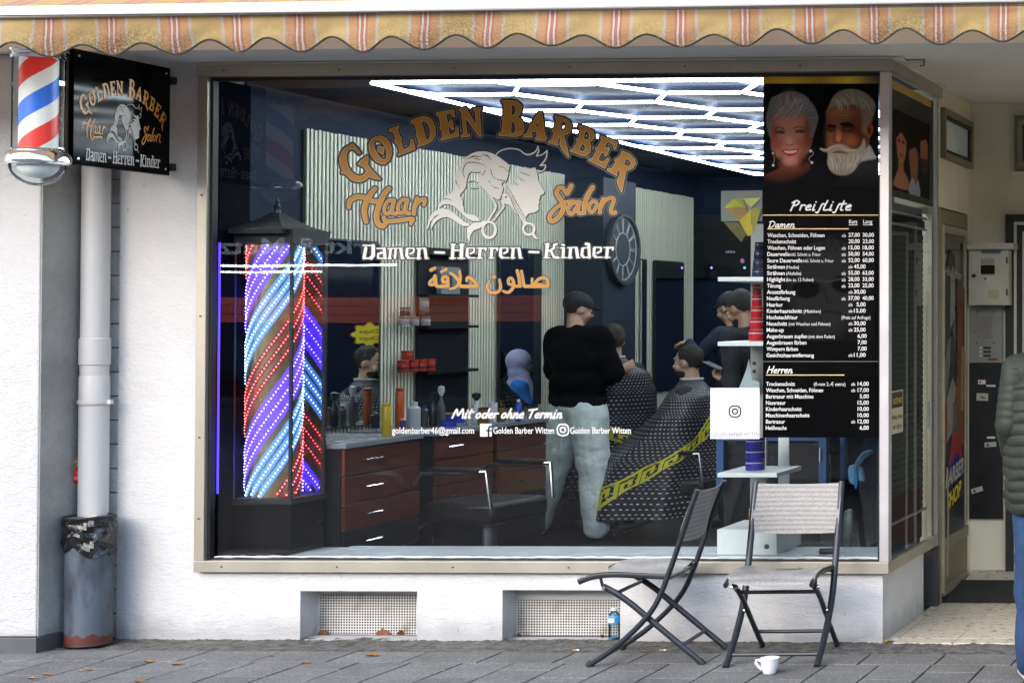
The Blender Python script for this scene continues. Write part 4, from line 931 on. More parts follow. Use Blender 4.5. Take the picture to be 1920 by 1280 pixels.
def art_heads(step=0.6):
    A = Art(798, 270, 1032, 465, step)
    A.poly(H(smooth_pts([(470,230),(520,190),(600,160),(700,155),(780,175),(840,205),(920,260),(1000,325)], 3)+[(985,410),(960,500),(935,545),(905,650),(880,725),(860,735),(820,715),(760,690),(720,640),(680,600),(640,560),(622,510),(615,450),(650,400),(600,403),(530,398),(500,430),(482,500),(470,580),(440,630),(400,672),(400,690),(425,720),(435,760),(430,790),(445,830),(450,880),(480,905),(560,910),(610,940),(642,988),(560,990),(500,965),(430,905),(380,860),(330,812),(270,788),(200,790),(142,838),(170,750),(205,700),(250,675),(300,660),(325,580),(340,480),(365,400),(400,320),(440,262)]))
    A.poly(H([(0,1065),(30,950),(85,880),(160,840),(250,845),(340,900),(400,955),(455,1000),(525,1022),(500,1050),(440,1050),(380,1018),(320,975),(250,940),(180,948),(120,985),(70,1050),(60,1098),(45,1050),(75,970),(165,898),(100,930),(45,1000),(12,1092)]))
    A.poly(H([(485,1070),(560,1010),(650,1000),(720,970),(700,1010),(640,1075),(565,1100),(522,1160),(512,1255),(488,1190)]))
    A.poly(H([(1080,315),(1130,350),(1210,370),(1300,345),(1325,400),(1340,500),(1385,590),(1415,640),(1400,668),(1365,680),(1355,720),(1345,745),(1355,765),(1340,800),(1345,850),(1300,885),(1220,900),(1190,940),(1172,985),(1120,900),(1060,800),(1000,690),(945,560),(1000,552),(1110,560),(1030,500),(1185,518),(1080,440),(1255,452),(1120,395)]))
    A.stroke(H(smooth_pts([(835,190),(880,150),(950,125),(1030,120),(1110,135),(1180,185),(1240,190),(1310,150),(1335,92)], 4)), 1.0)
    A.stroke(H([(1335,92),(1345,150),(1318,210)]), [0.5,1.1,0.9]); A.stroke(H(smooth_pts([(1318,210),(1390,190),(1445,142)], 4)), 0.9)
    A.stroke(H(smooth_pts([(1445,142),(1430,240),(1362,325)], 4)), 1.0); A.stroke(H(smooth_pts([(1362,325),(1425,318),(1405,380),(1340,402)], 4)), 1.0)
    # scissors: the blade lies across the man's head
    A.stroke(H([(930,548),(1190,1010)]), 4.6, sub=True)
    A.poly(H([(930,560),(948,552),(1205,1005),(1168,1030)]))
    A.stroke(H([(945,585),(1180,1000)]), 0.45, sub=True)
    circ = lambda cx, cy, rx, ry: [(cx+rx*math.cos(2*math.pi*k/24), cy+ry*math.sin(2*math.pi*k/24)) for k in range(25)]
    A.stroke(H(circ(1225,1085,68,68)), 2.0); A.stroke(H([(1280,1150),(1310,1190),(1340,1205)]), [2.2,1.6,0.7])
    A.stroke(H(circ(750,1095,80,95)), 2.2)
    A.stroke(H(smooth_pts([(735,985),(790,900),(828,830),(822,780),(775,705)], 4)), 1.8); A.stroke(H(smooth_pts([(800,990),(860,900),(925,815),(905,755)], 4)), 1.8)
    A.poly(H([(905,665),(965,655),(1005,720),(1050,840),(1100,930),(1060,880),(1000,800),(940,780),(905,740)]))
    A.stroke(H([(955,705)]), 2.2, sub=True); A.stroke(H([(945,795)]), 1.6, sub=True)
    for pts, r in (([(470,250),(560,212),(665,222)],[0.3,1.3,0.3]), ([(655,190),(730,205),(778,258)],[0.3,1.2,0.3]), ([(555,232),(640,255),(700,310)],[0.3,1.2,0.3]),
                   ([(455,465),(435,390),(475,300),(560,285),(640,305),(715,350)],0.8), ([(345,480),(358,540),(402,605)],[0.4,1.0,0.3]), ([(768,370),(790,440),(840,490),(940,505)],0.8),
                   ([(748,510),(800,580),(862,600)],[0.8,0.6,0.9]), ([(865,335),(930,350),(980,400),(990,330)],0.5), ([(180,745),(230,718),(298,745)],0.8), ([(640,402),(672,440),(700,380)],0.7), ([(800,1000),(845,880)],0.6)):
        A.stroke(H(smooth_pts(pts, 3)) if not isinstance(r, list) else H(pts), r, sub=True)
    A.stroke(H(smooth_pts([(500,518),(560,500),(602,520)], 3)), 0.7); A.stroke(H([(528,592),(612,590)]), 0.6)
    return A
M_GOLD = pm('gold_vinyl', (0.42, 0.185, 0.008), 0.5, var=0.06, scale=3)
M_VBLK = pm('black_vinyl', (0.004, 0.004, 0.005), 0.45, var=0.2)
M_VWHT = pm('white_vinyl', (0.62, 0.62, 0.62), 0.5, var=0.03)
M_VGRY = pm('pale_grey_vinyl', (0.58, 0.575, 0.55), 0.55, var=0.04)
M_VKEY = pm('cream_keyline_vinyl', (0.62, 0.55, 0.42), 0.5)
M_VLIN = pm('grey_keyline_vinyl', (0.30, 0.28, 0.26), 0.5)
YV = YG-0.004
def WF(t): return lambda x, y: PY(x, y, YV-t)
print('art')
ARTS = []
def vinyl(A, layers, name, parent, fn):
    for lvl, t, m in layers:
        o = A.cut(fn(t), lvl).build(name, m, parent, smooth=False, fix=False)
def wfn(t): return WF(t)
_g = art_golden(); _h = art_script(HAAR, O2, (642, 345, 806, 432)); _s = art_script(SALON, O3, (1020, 338, 1162, 424)); _b = art_black(); _a = art_arabic(); _hd = art_heads()
LY3 = lambda s: [(4.7*s, -0.0012, M_VLIN), (4.1*s, -0.0006, M_VBLK), (0.8*s, 0.0, M_VKEY), (0.15, 0.0006, M_GOLD)]
vinyl(_g, LY3(1), 'arched_lettering', win, wfn); vinyl(_h, LY3(0.85), 'script_lettering', win, wfn)
vinyl(_s, LY3(0.8), 'script_lettering', win, wfn)
vinyl(_b, [(2.1, -0.0006, M_VBLK), (0.0, 0.0006, M_VWHT)], 'blackletter_line', win, wfn)
vinyl(_a, [(1.6, -0.0006, M_VBLK), (0.45, 0.0, M_VLIN), (0.0, 0.0006, M_GOLD)], 'arabic_line', win, wfn)
vinyl(_hd, [(0.0, 0.0006, M_VGRY)], 'couple_emblem', win, wfn)
sh = lambda t: (lambda x, y: PY(x+1.5, y+1.5, YV-t))
_hd.cut(sh(-0.0008), 0.3).build('emblem_shadow', M_VBLK, win, smooth=False, fix=False)

# ---- handwritten lines (own stroke alphabet, x right, y down, baseline 0, x height -1)
HW = {
 'M': (1.7, [[(0.0,0),(0.35,-1.7),(0.75,-0.5),(1.25,-1.75),(1.5,0)]]), 'i': (0.5, [[(0.2,-1),(0.1,0),(0.3,-0.05)], [(0.28,-1.5)]]),
 't': (0.65, [[(0.35,-1.7),(0.15,-0.2),(0.4,0)], [(0.0,-1.1),(0.65,-1.2)]]), 'o': (0.85, [[(0.45,-0.95),(0.1,-0.6),(0.15,-0.05),(0.5,-0.1),(0.65,-0.6),(0.45,-0.95)]]),
 'd': (0.95, [[(0.7,-0.85),(0.25,-0.85),(0.1,-0.2),(0.35,0),(0.7,-0.5),(0.9,-1.8)], [(0.72,-0.6),(0.7,0)]]), 'e': (0.75, [[(0.1,-0.5),(0.55,-0.65),(0.45,-0.98),(0.1,-0.6),(0.15,-0.05),(0.6,-0.1)]]),
 'r': (0.65, [[(0.15,-0.95),(0.1,0)], [(0.12,-0.55),(0.35,-0.95),(0.6,-0.85)]]), 'h': (0.85, [[(0.3,-1.8),(0.05,0)], [(0.12,-0.5),(0.45,-0.95),(0.55,-0.6),(0.5,0),(0.75,-0.05)]]),
 'n': (0.85, [[(0.15,-0.95),(0.08,0)], [(0.12,-0.5),(0.45,-0.95),(0.6,-0.6),(0.52,0),(0.8,-0.1)]]), 'T': (1.05, [[(0.0,-1.55),(1.15,-1.75)], [(0.6,-1.65),(0.35,0)]]),
 'm': (1.25, [[(0.15,-0.95),(0.08,0)], [(0.12,-0.5),(0.4,-0.95),(0.5,-0.6),(0.45,0)], [(0.5,-0.5),(0.8,-0.95),(0.95,-0.6),(0.9,0),(1.15,-0.08)]]),
 'P': (1.0, [[(0.35,-1.5),(0.1,0.1)], [(0.1,-1.35),(0.5,-1.75),(0.85,-1.45),(0.6,-0.95),(0.25,-0.85)]]), 's': (0.62, [[(0.72,-1.15),(0.5,-1.1),(0.35,-0.2),(0.2,0.45),(0.0,0.4)]]),
 'l': (0.75, [[(0.4,-1.75),(0.15,-0.2),(0.4,-0.0),(0.7,-0.1)]]), 'D': (1.25, [[(0.35,-1.55),(0.15,0)], [(0.05,-1.45),(0.6,-1.7),(1.1,-1.2),(0.85,-0.35),(0.15,0.0)]]),
 'a': (0.85, [[(0.65,-0.85),(0.3,-0.9),(0.08,-0.3),(0.3,-0.02),(0.62,-0.7),(0.6,-0.05),(0.8,-0.05)]]), 'H': (1.25, [[(0.3,-1.7),(0.05,0)], [(1.15,-1.75),(0.85,0)], [(0.15,-0.8),(1.05,-0.95)]]), ' ': (0.5, [])}
def handline(txt, x, y, xh, width, r, slant=0.12, step=0.5, sl_y=0.0):
    tot = sum(HW[c][0] for c in txt); k = width/tot
    A = Art(x-4, y-xh*2-4, x+width+8, y+xh+4, step); cx = x
    for c in txt:
        for s_ in HW[c][1]:
            pts = smooth_pts(s_, 4) if len(s_) > 2 else s_
            A.stroke([(cx+px*k-(py*xh)*slant, y+py*xh+(cx-x)*sl_y) for px, py in pts], r, mg=4)
        cx += HW[c][0]*k
    return A
vinyl(handline('Mit oder ohne Termin', 848, 783, 9.2, 206, 1.25, 0.25), [(0.8, -0.0004, M_VLIN), (0, 0.0006, M_VWHT)], 'handwritten_line', win, wfn)
mb = MB()
for s_, x, w_ in (('goldenbarber46@gmail.com', 735, 154), ('Golden Barber Witten', 925, 114), ('Golden Barber Witten', 1069, 114)):
    put_text(mb, s_, WF(0.0006), x, 812.5, 12.5, width=w_, bold=0.012)
mb.build('contact_line', M_VWHT, win, smooth=False, fix=False)
# social symbols
A = Art(896, 790, 926, 822, 0.45); A.poly([(900,794),(922,794),(922,818),(900,818)])
A.stroke([(916,819),(916,803),(919,799.5),(922,799.5)], 1.7, sub=True); A.stroke([(912,807),(921,807)], 1.2, sub=True); vinyl(A, [(0, 0.0006, M_VWHT)], 'f_symbol', win, wfn)
def insta(x0, y0, s, step=0.4):
    A = Art(x0-2, y0-2, x0+s+2, y0+s+2, step); q = s
    rr_ = [(x0+q*a, y0+q*b_) for a, b_ in ((0.28,0.08),(0.72,0.08),(0.92,0.28),(0.92,0.72),(0.72,0.92),(0.28,0.92),(0.08,0.72),(0.08,0.28),(0.28,0.08))]
    A.stroke(smooth_pts(rr_, 2), s*0.055)
    A.stroke([(x0+q*(0.5+0.2*math.cos(k*math.pi/8)), y0+q*(0.5+0.2*math.sin(k*math.pi/8))) for k in range(17)], s*0.055)
    A.stroke([(x0+q*0.75, y0+q*0.26)], s*0.05); return A
vinyl(insta(1043.5, 793.5, 24), [(0, 0.0006, M_VWHT)], 'camera_symbol', win, wfn)

# ================================================================== price list poster (film on the pane)
pos = thing('price_list_poster', 'black price list film with two portraits on the right of the pane', 'poster', tuple(PY(1540, 820, YV)))
M_PBLK = pm('black_film', (0.0025, 0.0026, 0.003), 0.3, var=0.2, spec=0.02)
MB().box(PY(1431, 500, YV).x, PY(1647, 500, YV).x, YV, YV+0.001, PY(1540, 820, YV).z, PY(1540, 141, YV).z).build('film', M_PBLK, pos, smooth=False)
def pfn(t): return lambda x, y: PY(x, y, YV-0.001-t)
def pquad(name, x0, y0, x1, y1, t, m):
    f = pfn(t); return MB().add([f(x0, y1), f(x1, y1), f(x1, y0), f(x0, y0)], [(0, 1, 2, 3)]).build(name, m, pos, smooth=False, fix=False)
def gold_mat(name, axis=0, sc=6.0):
    m, n, l, b = node_mat(name)
    tc = n.new('ShaderNodeTexCoord'); sx = n.new('ShaderNodeSeparateXYZ'); l.new(tc.outputs['Generated'], sx.inputs[0])
    r = n.new('ShaderNodeValToRGB'); l.new(sx.outputs[axis], r.inputs[0]); c = r.color_ramp
    c.elements[0].color = (0.55, 0.27, 0.0, 1); c.elements[1].color = (0.10, 0.06, 0.01, 1)
    for p, q in ((0.25, (0.70, 0.42, 0.02)), (0.5, (0.40, 0.20, 0.0)), (0.75, (0.80, 0.60, 0.04)), (0.9, (0.25, 0.17, 0.02))):
        e = c.elements.new(p); e.color = (*q, 1)
    l.new(r.outputs[0], b.inputs['Base Color']); b.inputs['Roughness'].default_value = 0.4
    return m
pquad('gold_band', 1431, 142, 1647, 157, 0.0005, gold_mat('gold_band_print'))
M_GL = pm('gold_line_print', (0.65, 0.45, 0.18), 0.5, var=0.35, scale=3)
pquad('gold_line', 1431, 402.5, 1647, 404.2, 0.0005, M_GL); pquad('gold_line', 1439, 428.2, 1591, 430, 0.0005, M_GL); pquad('gold_line', 1436, 702, 1583, 703.6, 0.0005, M_GL)
pquad('seam_line', 1428, 677, 1647, 678, 0.0005, pm('seam_grey', (0.12, 0.12, 0.12), .5))
mb = MB(); T = pfn(0.001)
ROWS = [('Waschen, Schneiden, Föhnen', 107, 'ab', '27,00', '30,00'), ('Trockenschnitt', 54, '', '20,00', '23,00'), ('Waschen, Föhnen oder Legen', 108, 'ab', '15,00', '18,00'),
 ('Dauerwelle', 42, 'ab', '50,00', '54,00'), ('Saure Dauerwelle', 66, 'ab', '52,00', '60,00'), ('Strähnen', 33, 'ab', '45,00', ''), ('Strähnen', 33, 'ab', '55,00', '63,00'), ('Highlight', 34, 'ab', '28,00', '33,00'),
 ('Tönung', 26, 'ab', '23,00', '25,00'), ('Ansatzfärbung', 53, 'ab', '30,00', ''), ('Neufärbung', 43, 'ab', '37,00', '40,00'), ('Haarkur', 30, 'ab', '5,00', ''), ('Kinderhaarschnitt', 66, 'ab', '15,00', ''),
 ('Hochsteckfrisur', 58, '', '', ''), ('Neuschnitt', 38, 'ab', '30,00', ''), ('Make-up', 32, 'ab', '25,00', ''), ('Augenbrauen zupfen', 76, '', '6,00', ''), ('Augenbrauen färben', 75, '', '7,00', ''), ('Wimpern färben', 59, '', '7,00', ''), ('Gesichtshaarentfernung', 89, 'ab', '11,00', '')]
SUB = {3: ('inkl. Schnitt u. Frisur', 1482, 57), 4: ('inkl. Schnitt u. Frisur', 1506, 57), 5: ('(Haube)', 1474, 24), 6: ('(Alufolie)', 1474, 28), 7: ('(bis zu 12 Folien)', 1474, 51), 12: ('(Mädchen)', 1507, 32), 14: ('(mit Waschen und Föhnen)', 1479, 78), 16: ('(mit dem Faden)', 1516, 49)}
CAPP = 7.6
for i, (t_, w_, ab, p1, p2) in enumerate(ROWS):
    y = 444.5+i*11.83; xs = 1439-i*0.1
    put_text(mb, t_, T, xs, y, CAPP, width=w_, bold=0.014)
    two = bool(p2)
    if two:
        if ab: put_text(mb, ab, T, 1578.5-i*0.06, y, CAPP*0.85, width=7.5, bold=0.0)
        put_text(mb, p1, T, 1591-i*0.06, y-0.6, CAPP, width=21, bold=0.014); put_text(mb, p2, T, 1617.5-i*0.05, y-0.6, CAPP, width=21, bold=0.014)
    elif p1:
        xr = 1623 if ab else 1625
        put_text(mb, p1, T, xr-(22 if len(p1) > 4 else 17), y-0.6, CAPP, width=(22 if len(p1) > 4 else 17), bold=0.014)
        if ab: put_text(mb, ab, T, xr-32, y-0.6, CAPP*0.85, width=7.5, bold=0.0)
    if i in SUB: s_ = SUB[i]; put_text(mb, s_[0], T, s_[1], y, CAPP*0.85, width=s_[2], bold=0.0)
put_text(mb, '(Preis auf Anfrage)', T, 1578, 444.5+13*11.83, CAPP*0.9, width=54, bold=0.0)
put_text(mb, 'Kurz', T, 1592, 419, 7.6, width=15.5, bold=0.014); put_text(mb, 'Lang', T, 1618.5, 419, 7.6, width=17, bold=0.014)
ROW2 = [('Trockenschnitt', 54, 'ab', '14,00'), ('Waschen, Schneiden, Föhnen', 107, 'ab', '17,00'), ('Bartrasur mit Maschine', 89, '', '5,00'), ('Nassrasur', 37, '', '15,00'), ('Kinderhaarschnitt', 67, '', '10,00'), ('Maschinenhaarschnitt', 82, '', '10,00'), ('Bartrasur', 36, 'ab', '12,00'), ('Heißwachs', 39, '', '6,00')]
for i, (t_, w_, ab, p1) in enumerate(ROW2):
    y = 723+i*11.75
    put_text(mb, t_, T, 1436.5-i*0.1, y, CAPP, width=w_, bold=0.014); put_text(mb, p1, T, 1629-(21 if len(p1) > 4 else 17), y-0.3, CAPP, width=(21 if len(p1) > 4 else 17), bold=0.014)
    if ab: put_text(mb, ab, T, 1596, y-0.3, CAPP*0.85, width=7.5, bold=0.0)
put_text(mb, '(0-mm 2,-€ extra)', T, 1526, 723, CAPP*0.9, width=59, bold=0.0)
mb.build('price_lettering', M_VWHT, pos, smooth=False, fix=False)
mb = MB(); f = pfn(0.001)
for x0, x1 in ((1591.5, 1608), (1618, 1636)): MB().add([f(x0, 422.2), f(x1, 422.2), f(x1, 421.2), f(x0, 421.2)], [(0, 1, 2, 3)]).build('underline', M_VWHT, pos, smooth=False, fix=False)
vinyl(handline('Preisliste', 1481, 394, 10, 116, 1.45, 0.22), [(0, 0.001, M_VWHT)], 'heading', pos, pfn)
vinyl(handline('Damen', 1440, 427, 7.2, 50, 0.85, 0.22, sl_y=-0.01), [(0, 0.001, M_VWHT)], 'heading', pos, pfn)
vinyl(handline('Herren', 1438, 699, 7.2, 48, 0.95, 0.18), [(0, 0.001, M_VWHT)], 'heading', pos, pfn)

# ---- portraits printed on the film: a fine grid of printed dots carrying the ink colours
def print_mat(name, rough=0.45, gain=1.0):
    m, n, l, b = node_mat(name)
    at = n.new('ShaderNodeVertexColor'); at.layer_name = 'ink'; l.new(at.outputs[0], b.inputs['Base Color']); b.inputs['Roughness'].default_value = rough; b.inputs['Specular IOR Level'].default_value = 0.02
    return m
M_PRINT = print_mat('photo_print')
class Canvas:
    def __init__(s, x0, y0, x1, y1, step, base=(0.003, 0.003, 0.004)):
        s.x0, s.y0, s.step = x0, y0, step; s.nx = int((x1-x0)/step)+1; s.ny = int((y1-y0)/step)+1
        s.X, s.Y = np.meshgrid(x0+np.arange(s.nx)*step, y0+np.arange(s.ny)*step); s.C = np.zeros((s.ny, s.nx, 3))+np.array(base)
        s.N = RNG.random((s.ny, s.nx))
    def put(s, d, col, feather=1.0, alpha=1.0, mask=None):
        a = np.clip(0.5-d/feather, 0, 1)*alpha
        if mask is not None: a = a*mask
        s.C = s.C*(1-a[..., None])+np.array(col)*a[..., None]
    def poly(s, pts, col, feather=1.0, alpha=1.0, sm=3, mask=None):
        s.put(sd_poly(s.X, s.Y, smooth_pts(pts, sm, True) if sm else pts), col, feather, alpha, mask)
    def ell(s, cx, cy, rx, ry, col, feather=0.3, alpha=1.0, rot=0.0, mask=None):
        c, q = math.cos(rot), math.sin(rot); u = ((s.X-cx)*c+(s.Y-cy)*q)/rx; v = (-(s.X-cx)*q+(s.Y-cy)*c)/ry
        s.put((np.hypot(u, v)-1), col, feather, alpha, mask)
    def line(s, pts, r, col, feather=1.0, alpha=1.0): s.put(sd_stroke(s.X, s.Y, smooth_pts(pts, 4) if len(pts) > 2 else pts, r), col, feather, alpha)
    def mesh(s, name, fn, m, parent):
        n = s.nx*s.ny; vs_ = [tuple(fn(float(s.X.flat[i]), float(s.Y.flat[i]))) for i in range(n)]
        j, i = np.meshgrid(np.arange(s.ny-1), np.arange(s.nx-1), indexing='ij'); a = (j*s.nx+i).ravel()
        fs = np.stack([a+s.nx, a+s.nx+1, a+1, a], 1).tolist()
        me = bpy.data.meshes.new(name); me.from_pydata(vs_, [], fs)
        ca = me.color_attributes.new('ink', 'FLOAT_COLOR', 'POINT')
        ca.data.foreach_set('color', np.concatenate([s.C.reshape(-1, 3), np.ones((n, 1))], 1).astype(np.float32).ravel())
        return link(name, me, m, parent, smooth=False, fix=False)
KP = 6.4; PO = (1420, 150)
def Q(pts): return [(PO[0]+x/KP, PO[1]+y/KP) for x, y in pts]
cv = Canvas(1431.5, 158, 1646.5, 352, 0.85)
sk1 = (0.22, 0.078, 0.058); sk1l = (0.38, 0.18, 0.14); sk1d = (0.11, 0.030, 0.022)
# woman with short grey hair
cv.poly(Q([(260,1000),(255,1060),(180,1100),(80,1150),(60,1240),(330,1270),(560,1150),(640,1060),(585,980),(420,960)]), (0.075, 0.022, 0.014), 3)
cv.poly(Q([(60,1180),(250,1230),(420,1190),(560,1110),(640,1055),(760,1100),(760,1300),(60,1300)]), (0.004, 0.004, 0.006), 14)
cv.poly(Q([(120,380),(160,230),(230,190),(350,140),(520,160),(640,260),(720,400),(725,500),(690,620),(665,700),(640,790),(560,900),(200,880),(170,720),(130,640),(105,500)]), (0.10, 0.105, 0.11), 3)
cv.poly(Q([(165,520),(190,440),(300,420),(480,410),(590,430),(610,560),(640,680),(600,830),(560,950),(480,1020),(400,1040),(300,1010),(230,920),(185,820),(165,680)]), sk1, 3)
cv.poly(Q([(620,700),(668,690),(650,760),(625,805),(600,800)]), (0.12, 0.03, 0.022), 2)
cv.ell(*Q([(388,600)])[0], 24, 50, sk1l, 1.3, 0.55); cv.ell(*Q([(200,700)])[0], 5, 28, sk1d, 0.9, 0.6); cv.ell(*Q([(590,700)])[0], 6, 30, sk1d, 0.9, 0.7); cv.ell(*Q([(250,985)])[0], 9, 9, (0.01,0.004,0.003), 1.2, 0.8); cv.ell(*Q([(560,975)])[0], 9, 12, (0.02,0.007,0.005), 1.2, 0.8)
cv.ell(*Q([(390,520)])[0], 22, 12, sk1l, 0.9, 0.5); cv.ell(*Q([(240,760)])[0], 10, 10, (0.22, 0.05, 0.04), 1.2, 0.7); cv.ell(*Q([(530,760)])[0], 9, 10, (0.19, 0.04, 0.035), 1.2, 0.7)
cv.ell(*Q([(385,740)])[0], 6, 11, sk1l, 1.0, 0.75); cv.ell(*Q([(390,960)])[0], 10, 6, sk1l, 1.2, 0.6)
cv.poly(Q([(560,900),(640,640),(600,480),(590,620),(580,760),(530,930)]), sk1d, 6, 0.6)
for k in range(230):
    rr_ = random.Random(k); th = R(rr_.uniform(-118, 118)); r0 = rr_.uniform(.15, .7); r1 = min(1.02, r0+rr_.uniform(.25, .5)); tw = rr_.uniform(-.12, .25)
    pt = lambda r, t_: (412+300*r*math.sin(t_), 430-280*r*math.cos(t_))
    tone = rr_.choice([0.045, 0.07, 0.13, 0.18, 0.24, 0.30])
    if abs(math.degrees(th)) < 118: cv.line(Q([pt(r0, th), pt((r0+r1)/2, th+tw*.6), pt(r1, th+tw)]), 0.5, (tone, tone*1.02, tone*1.06), 1.2, 0.5) if not (r0 < .62 and abs(pt(r0, th)[0]-410) < 200 and pt(r0, th)[1] > 400) else None
for k in range(46):
    rr_ = random.Random(900+k); x0 = rr_.uniform(300, 600); tone = rr_.choice([0.06, 0.12, 0.2, 0.26])
    xe = x0-rr_.uniform(60, 130); cv.line(Q([(x0, 300+rr_.uniform(-30, 20)), ((x0+xe)/2+10, 370), (xe, 432+rr_.uniform(-25, 30)+abs(xe-400)*.12)]), 0.55, (tone, tone*1.02, tone*1.05), 1.1, 0.6)
for pts in ([(215,595),(250,565),(320,590)], [(440,580),(500,560),(562,580)]): cv.line(Q(pts), 1.0, (0.05, 0.018, 0.012), 1.2, 0.9)
for cx, cy in ((275, 628), (512, 618)):
    cv.ell(*Q([(cx, cy)])[0], 9, 3.6, (0.02, 0.008, 0.006), 0.6, 0.9); cv.ell(*Q([(cx-4, cy+4)])[0], 3.0, 1.8, (0.10, 0.12, 0.12), 0.5, 0.9); cv.ell(*Q([(cx, cy+2)])[0], 1.3, 1.5, (0.004, 0.004, 0.004), 0.5)
cv.line(Q([(345,770),(385,790),(430,770)]), 0.9, sk1d, 1.6, 0.9); cv.ell(*Q([(362,775)])[0], 1.4, 0.9, (0.05, 0.01, 0.008), 0.6); cv.ell(*Q([(412,773)])[0], 1.4, 0.9, (0.05, 0.01, 0.008), 0.6)
cv.poly(Q([(290,848),(340,835),(400,843),(450,832),(500,832),(470,880),(400,915),(335,895)]), (0.28, 0.01, 0.012), 1.0)
cv.poly(Q([(318,852),(400,852),(480,845),(450,872),(400,882),(345,876)]), (0.42, 0.34, 0.32), 0.8)
cv.line(Q([(262,800),(275,850),(300,900)]), 0.8, sk1d, 2, 0.6); cv.line(Q([(535,790),(530,850),(505,900)]), 0.8, sk1d, 2, 0.6)
cv.line(Q([(260,1000),(330,1035),(420,1040),(520,980)]), 1.5, sk1d, 5, 0.7)
for cx, cy, q in ((185, 880, 1.5), (190, 1025, 2.0), (640, 852, 2.4), (655, 992, 2.2)): cv.ell(*Q([(cx, cy)])[0], q, q, (0.5, 0.5, 0.5), 0.6)
cv.line(Q([(188,890),(205,950),(190,1010)]), 0.4, (0.2, 0.2, 0.2), 0.8); cv.line(Q([(660,860),(672,890),(620,940),(640,985)]), 0.45, (0.25, 0.25, 0.25), 0.8)
# man with slicked hair and full beard
cv.poly(Q([(1290,820),(1345,780),(1400,880),(1420,950),(1250,990),(1180,1060),(1180,900)]), (0.22, 0.21, 0.21), 2)
cv.poly(Q([(1420,950),(1480,970),(1480,1300),(900,1300),(1000,1180),(1150,1060),(1250,980)]), (0.012, 0.013, 0.014), 6)
cv.poly(Q([(830,440),(850,330),(900,220),(980,140),(1110,110),(1240,130),(1350,200),(1415,290),(1405,400),(1370,480),(1350,560),(1300,640),(900,500)]), (0.15, 0.135, 0.115), 3)
cv.poly(Q([(828,470),(860,350),(1000,315),(1180,300),(1260,330),(1290,430),(1300,560),(1310,700),(1270,800),(1190,830),(1000,820),(850,830),(835,700),(830,560)]), (0.125, 0.042, 0.020), 3)
cv.ell(*Q([(930,640)])[0], 14, 30, (0.20,0.075,0.035), 1.3, 0.7); cv.ell(*Q([(1220,700)])[0], 12, 26, (0.05,0.016,0.009), 1.3, 0.8)
cv.poly(Q([(1230,320),(1370,380),(1370,500),(1330,560),(1300,640),(1260,600),(1255,450)]), (0.16, 0.115, 0.09), 9, 0.9)
cv.ell(*Q([(1000,400)])[0], 20, 11, (0.26, 0.11, 0.055), 1.2, 0.7); cv.ell(*Q([(975,690)])[0], 5, 13, (0.38, 0.16, 0.06), 0.9, 0.8); cv.ell(*Q([(1130,720)])[0], 12, 9, (0.24, 0.07, 0.03), 1.1, 0.8)
for pts in ([(920,435),(970,410),(1060,405)], [(930,460),(990,450),(1050,440)], [(960,480),(1000,470)]): cv.line(Q(pts), 0.6, (0.09, 0.02, 0.01), 1.6, 0.7)
cv.poly(Q([(995,520),(1080,505),(1150,530),(1170,570),(1100,560),(1010,555)]), (0.012, 0.008, 0.006), 2); cv.poly(Q([(835,545),(880,530),(945,545),(940,575),(850,575)]), (0.015, 0.008, 0.006), 2)
cv.ell(*Q([(1085,590)])[0], 13, 6, (0.03, 0.012, 0.008), 0.8, 0.85); cv.ell(*Q([(885,595)])[0], 8, 5, (0.02, 0.01, 0.008), 0.7, 0.9)
for cx in (1085, 890): cv.ell(*Q([(cx, 590)])[0], 3, 1.6, (0.11, 0.10, 0.09), 0.5, 0.9); cv.ell(*Q([(cx, 590)])[0], 1.3, 1.4, (0.005, 0.005, 0.005), 0.5)
cv.line(Q([(930,740),(960,760),(1000,745),(1020,720)]), 1.2, (0.05, 0.012, 0.008), 2, 0.9); cv.poly(Q([(940,620),(930,720),(905,740),(920,660)]), (0.07, 0.02, 0.01), 3, 0.7)
cv.poly(Q([(1310,560),(1350,535),(1392,560),(1380,640),(1340,700),(1310,690)]), (0.20, 0.055, 0.03), 2); cv.ell(*Q([(1345,610)])[0], 3.5, 7, (0.06, 0.015, 0.01), 0.7); cv.poly(Q([(1310,690),(1345,700),(1340,780),(1290,820)]), (0.10, 0.03, 0.015), 3)
cv.poly(Q([(760,828),(830,840),(900,790),(970,770),(1050,780),(1130,830),(1180,835),(1240,790),(1275,700),(1300,760),(1290,850),(1230,960),(1170,1080),(1080,1140),(960,1140),(880,1090),(840,1000),(845,880),(790,860)]), (0.21, 0.18, 0.145), 2.5)
cv.poly(Q([(900,880),(960,850),(1040,860),(1110,890),(1000,880)]), (0.06, 0.02, 0.015), 2, 0.8)
for k in range(150):
    rr_ = random.Random(500+k)
    if k < 80:
        x0 = rr_.uniform(860, 1250); y0 = rr_.uniform(880, 960); ye = y0+rr_.uniform(60, 190); xe = x0+rr_.uniform(-20, 20)+(1020-x0)*0.25
        ye = min(ye, 1135-abs(x0-1000)*0.5)
    else:
        x0 = rr_.uniform(900, 1350); y0 = 150+abs(x0-1110)*0.35+rr_.uniform(0, 60); xe = x0+rr_.uniform(20, 80); ye = y0+rr_.uniform(60, 150)
    tone = rr_.choice([0.08, 0.12, 0.26, 0.32, 0.38])
    cv.line(Q([(x0, y0), ((x0+xe)/2+12, (y0+ye)/2), (xe, ye)]), 0.5, (tone, tone*0.9, tone*0.75), 0.9, 0.55)
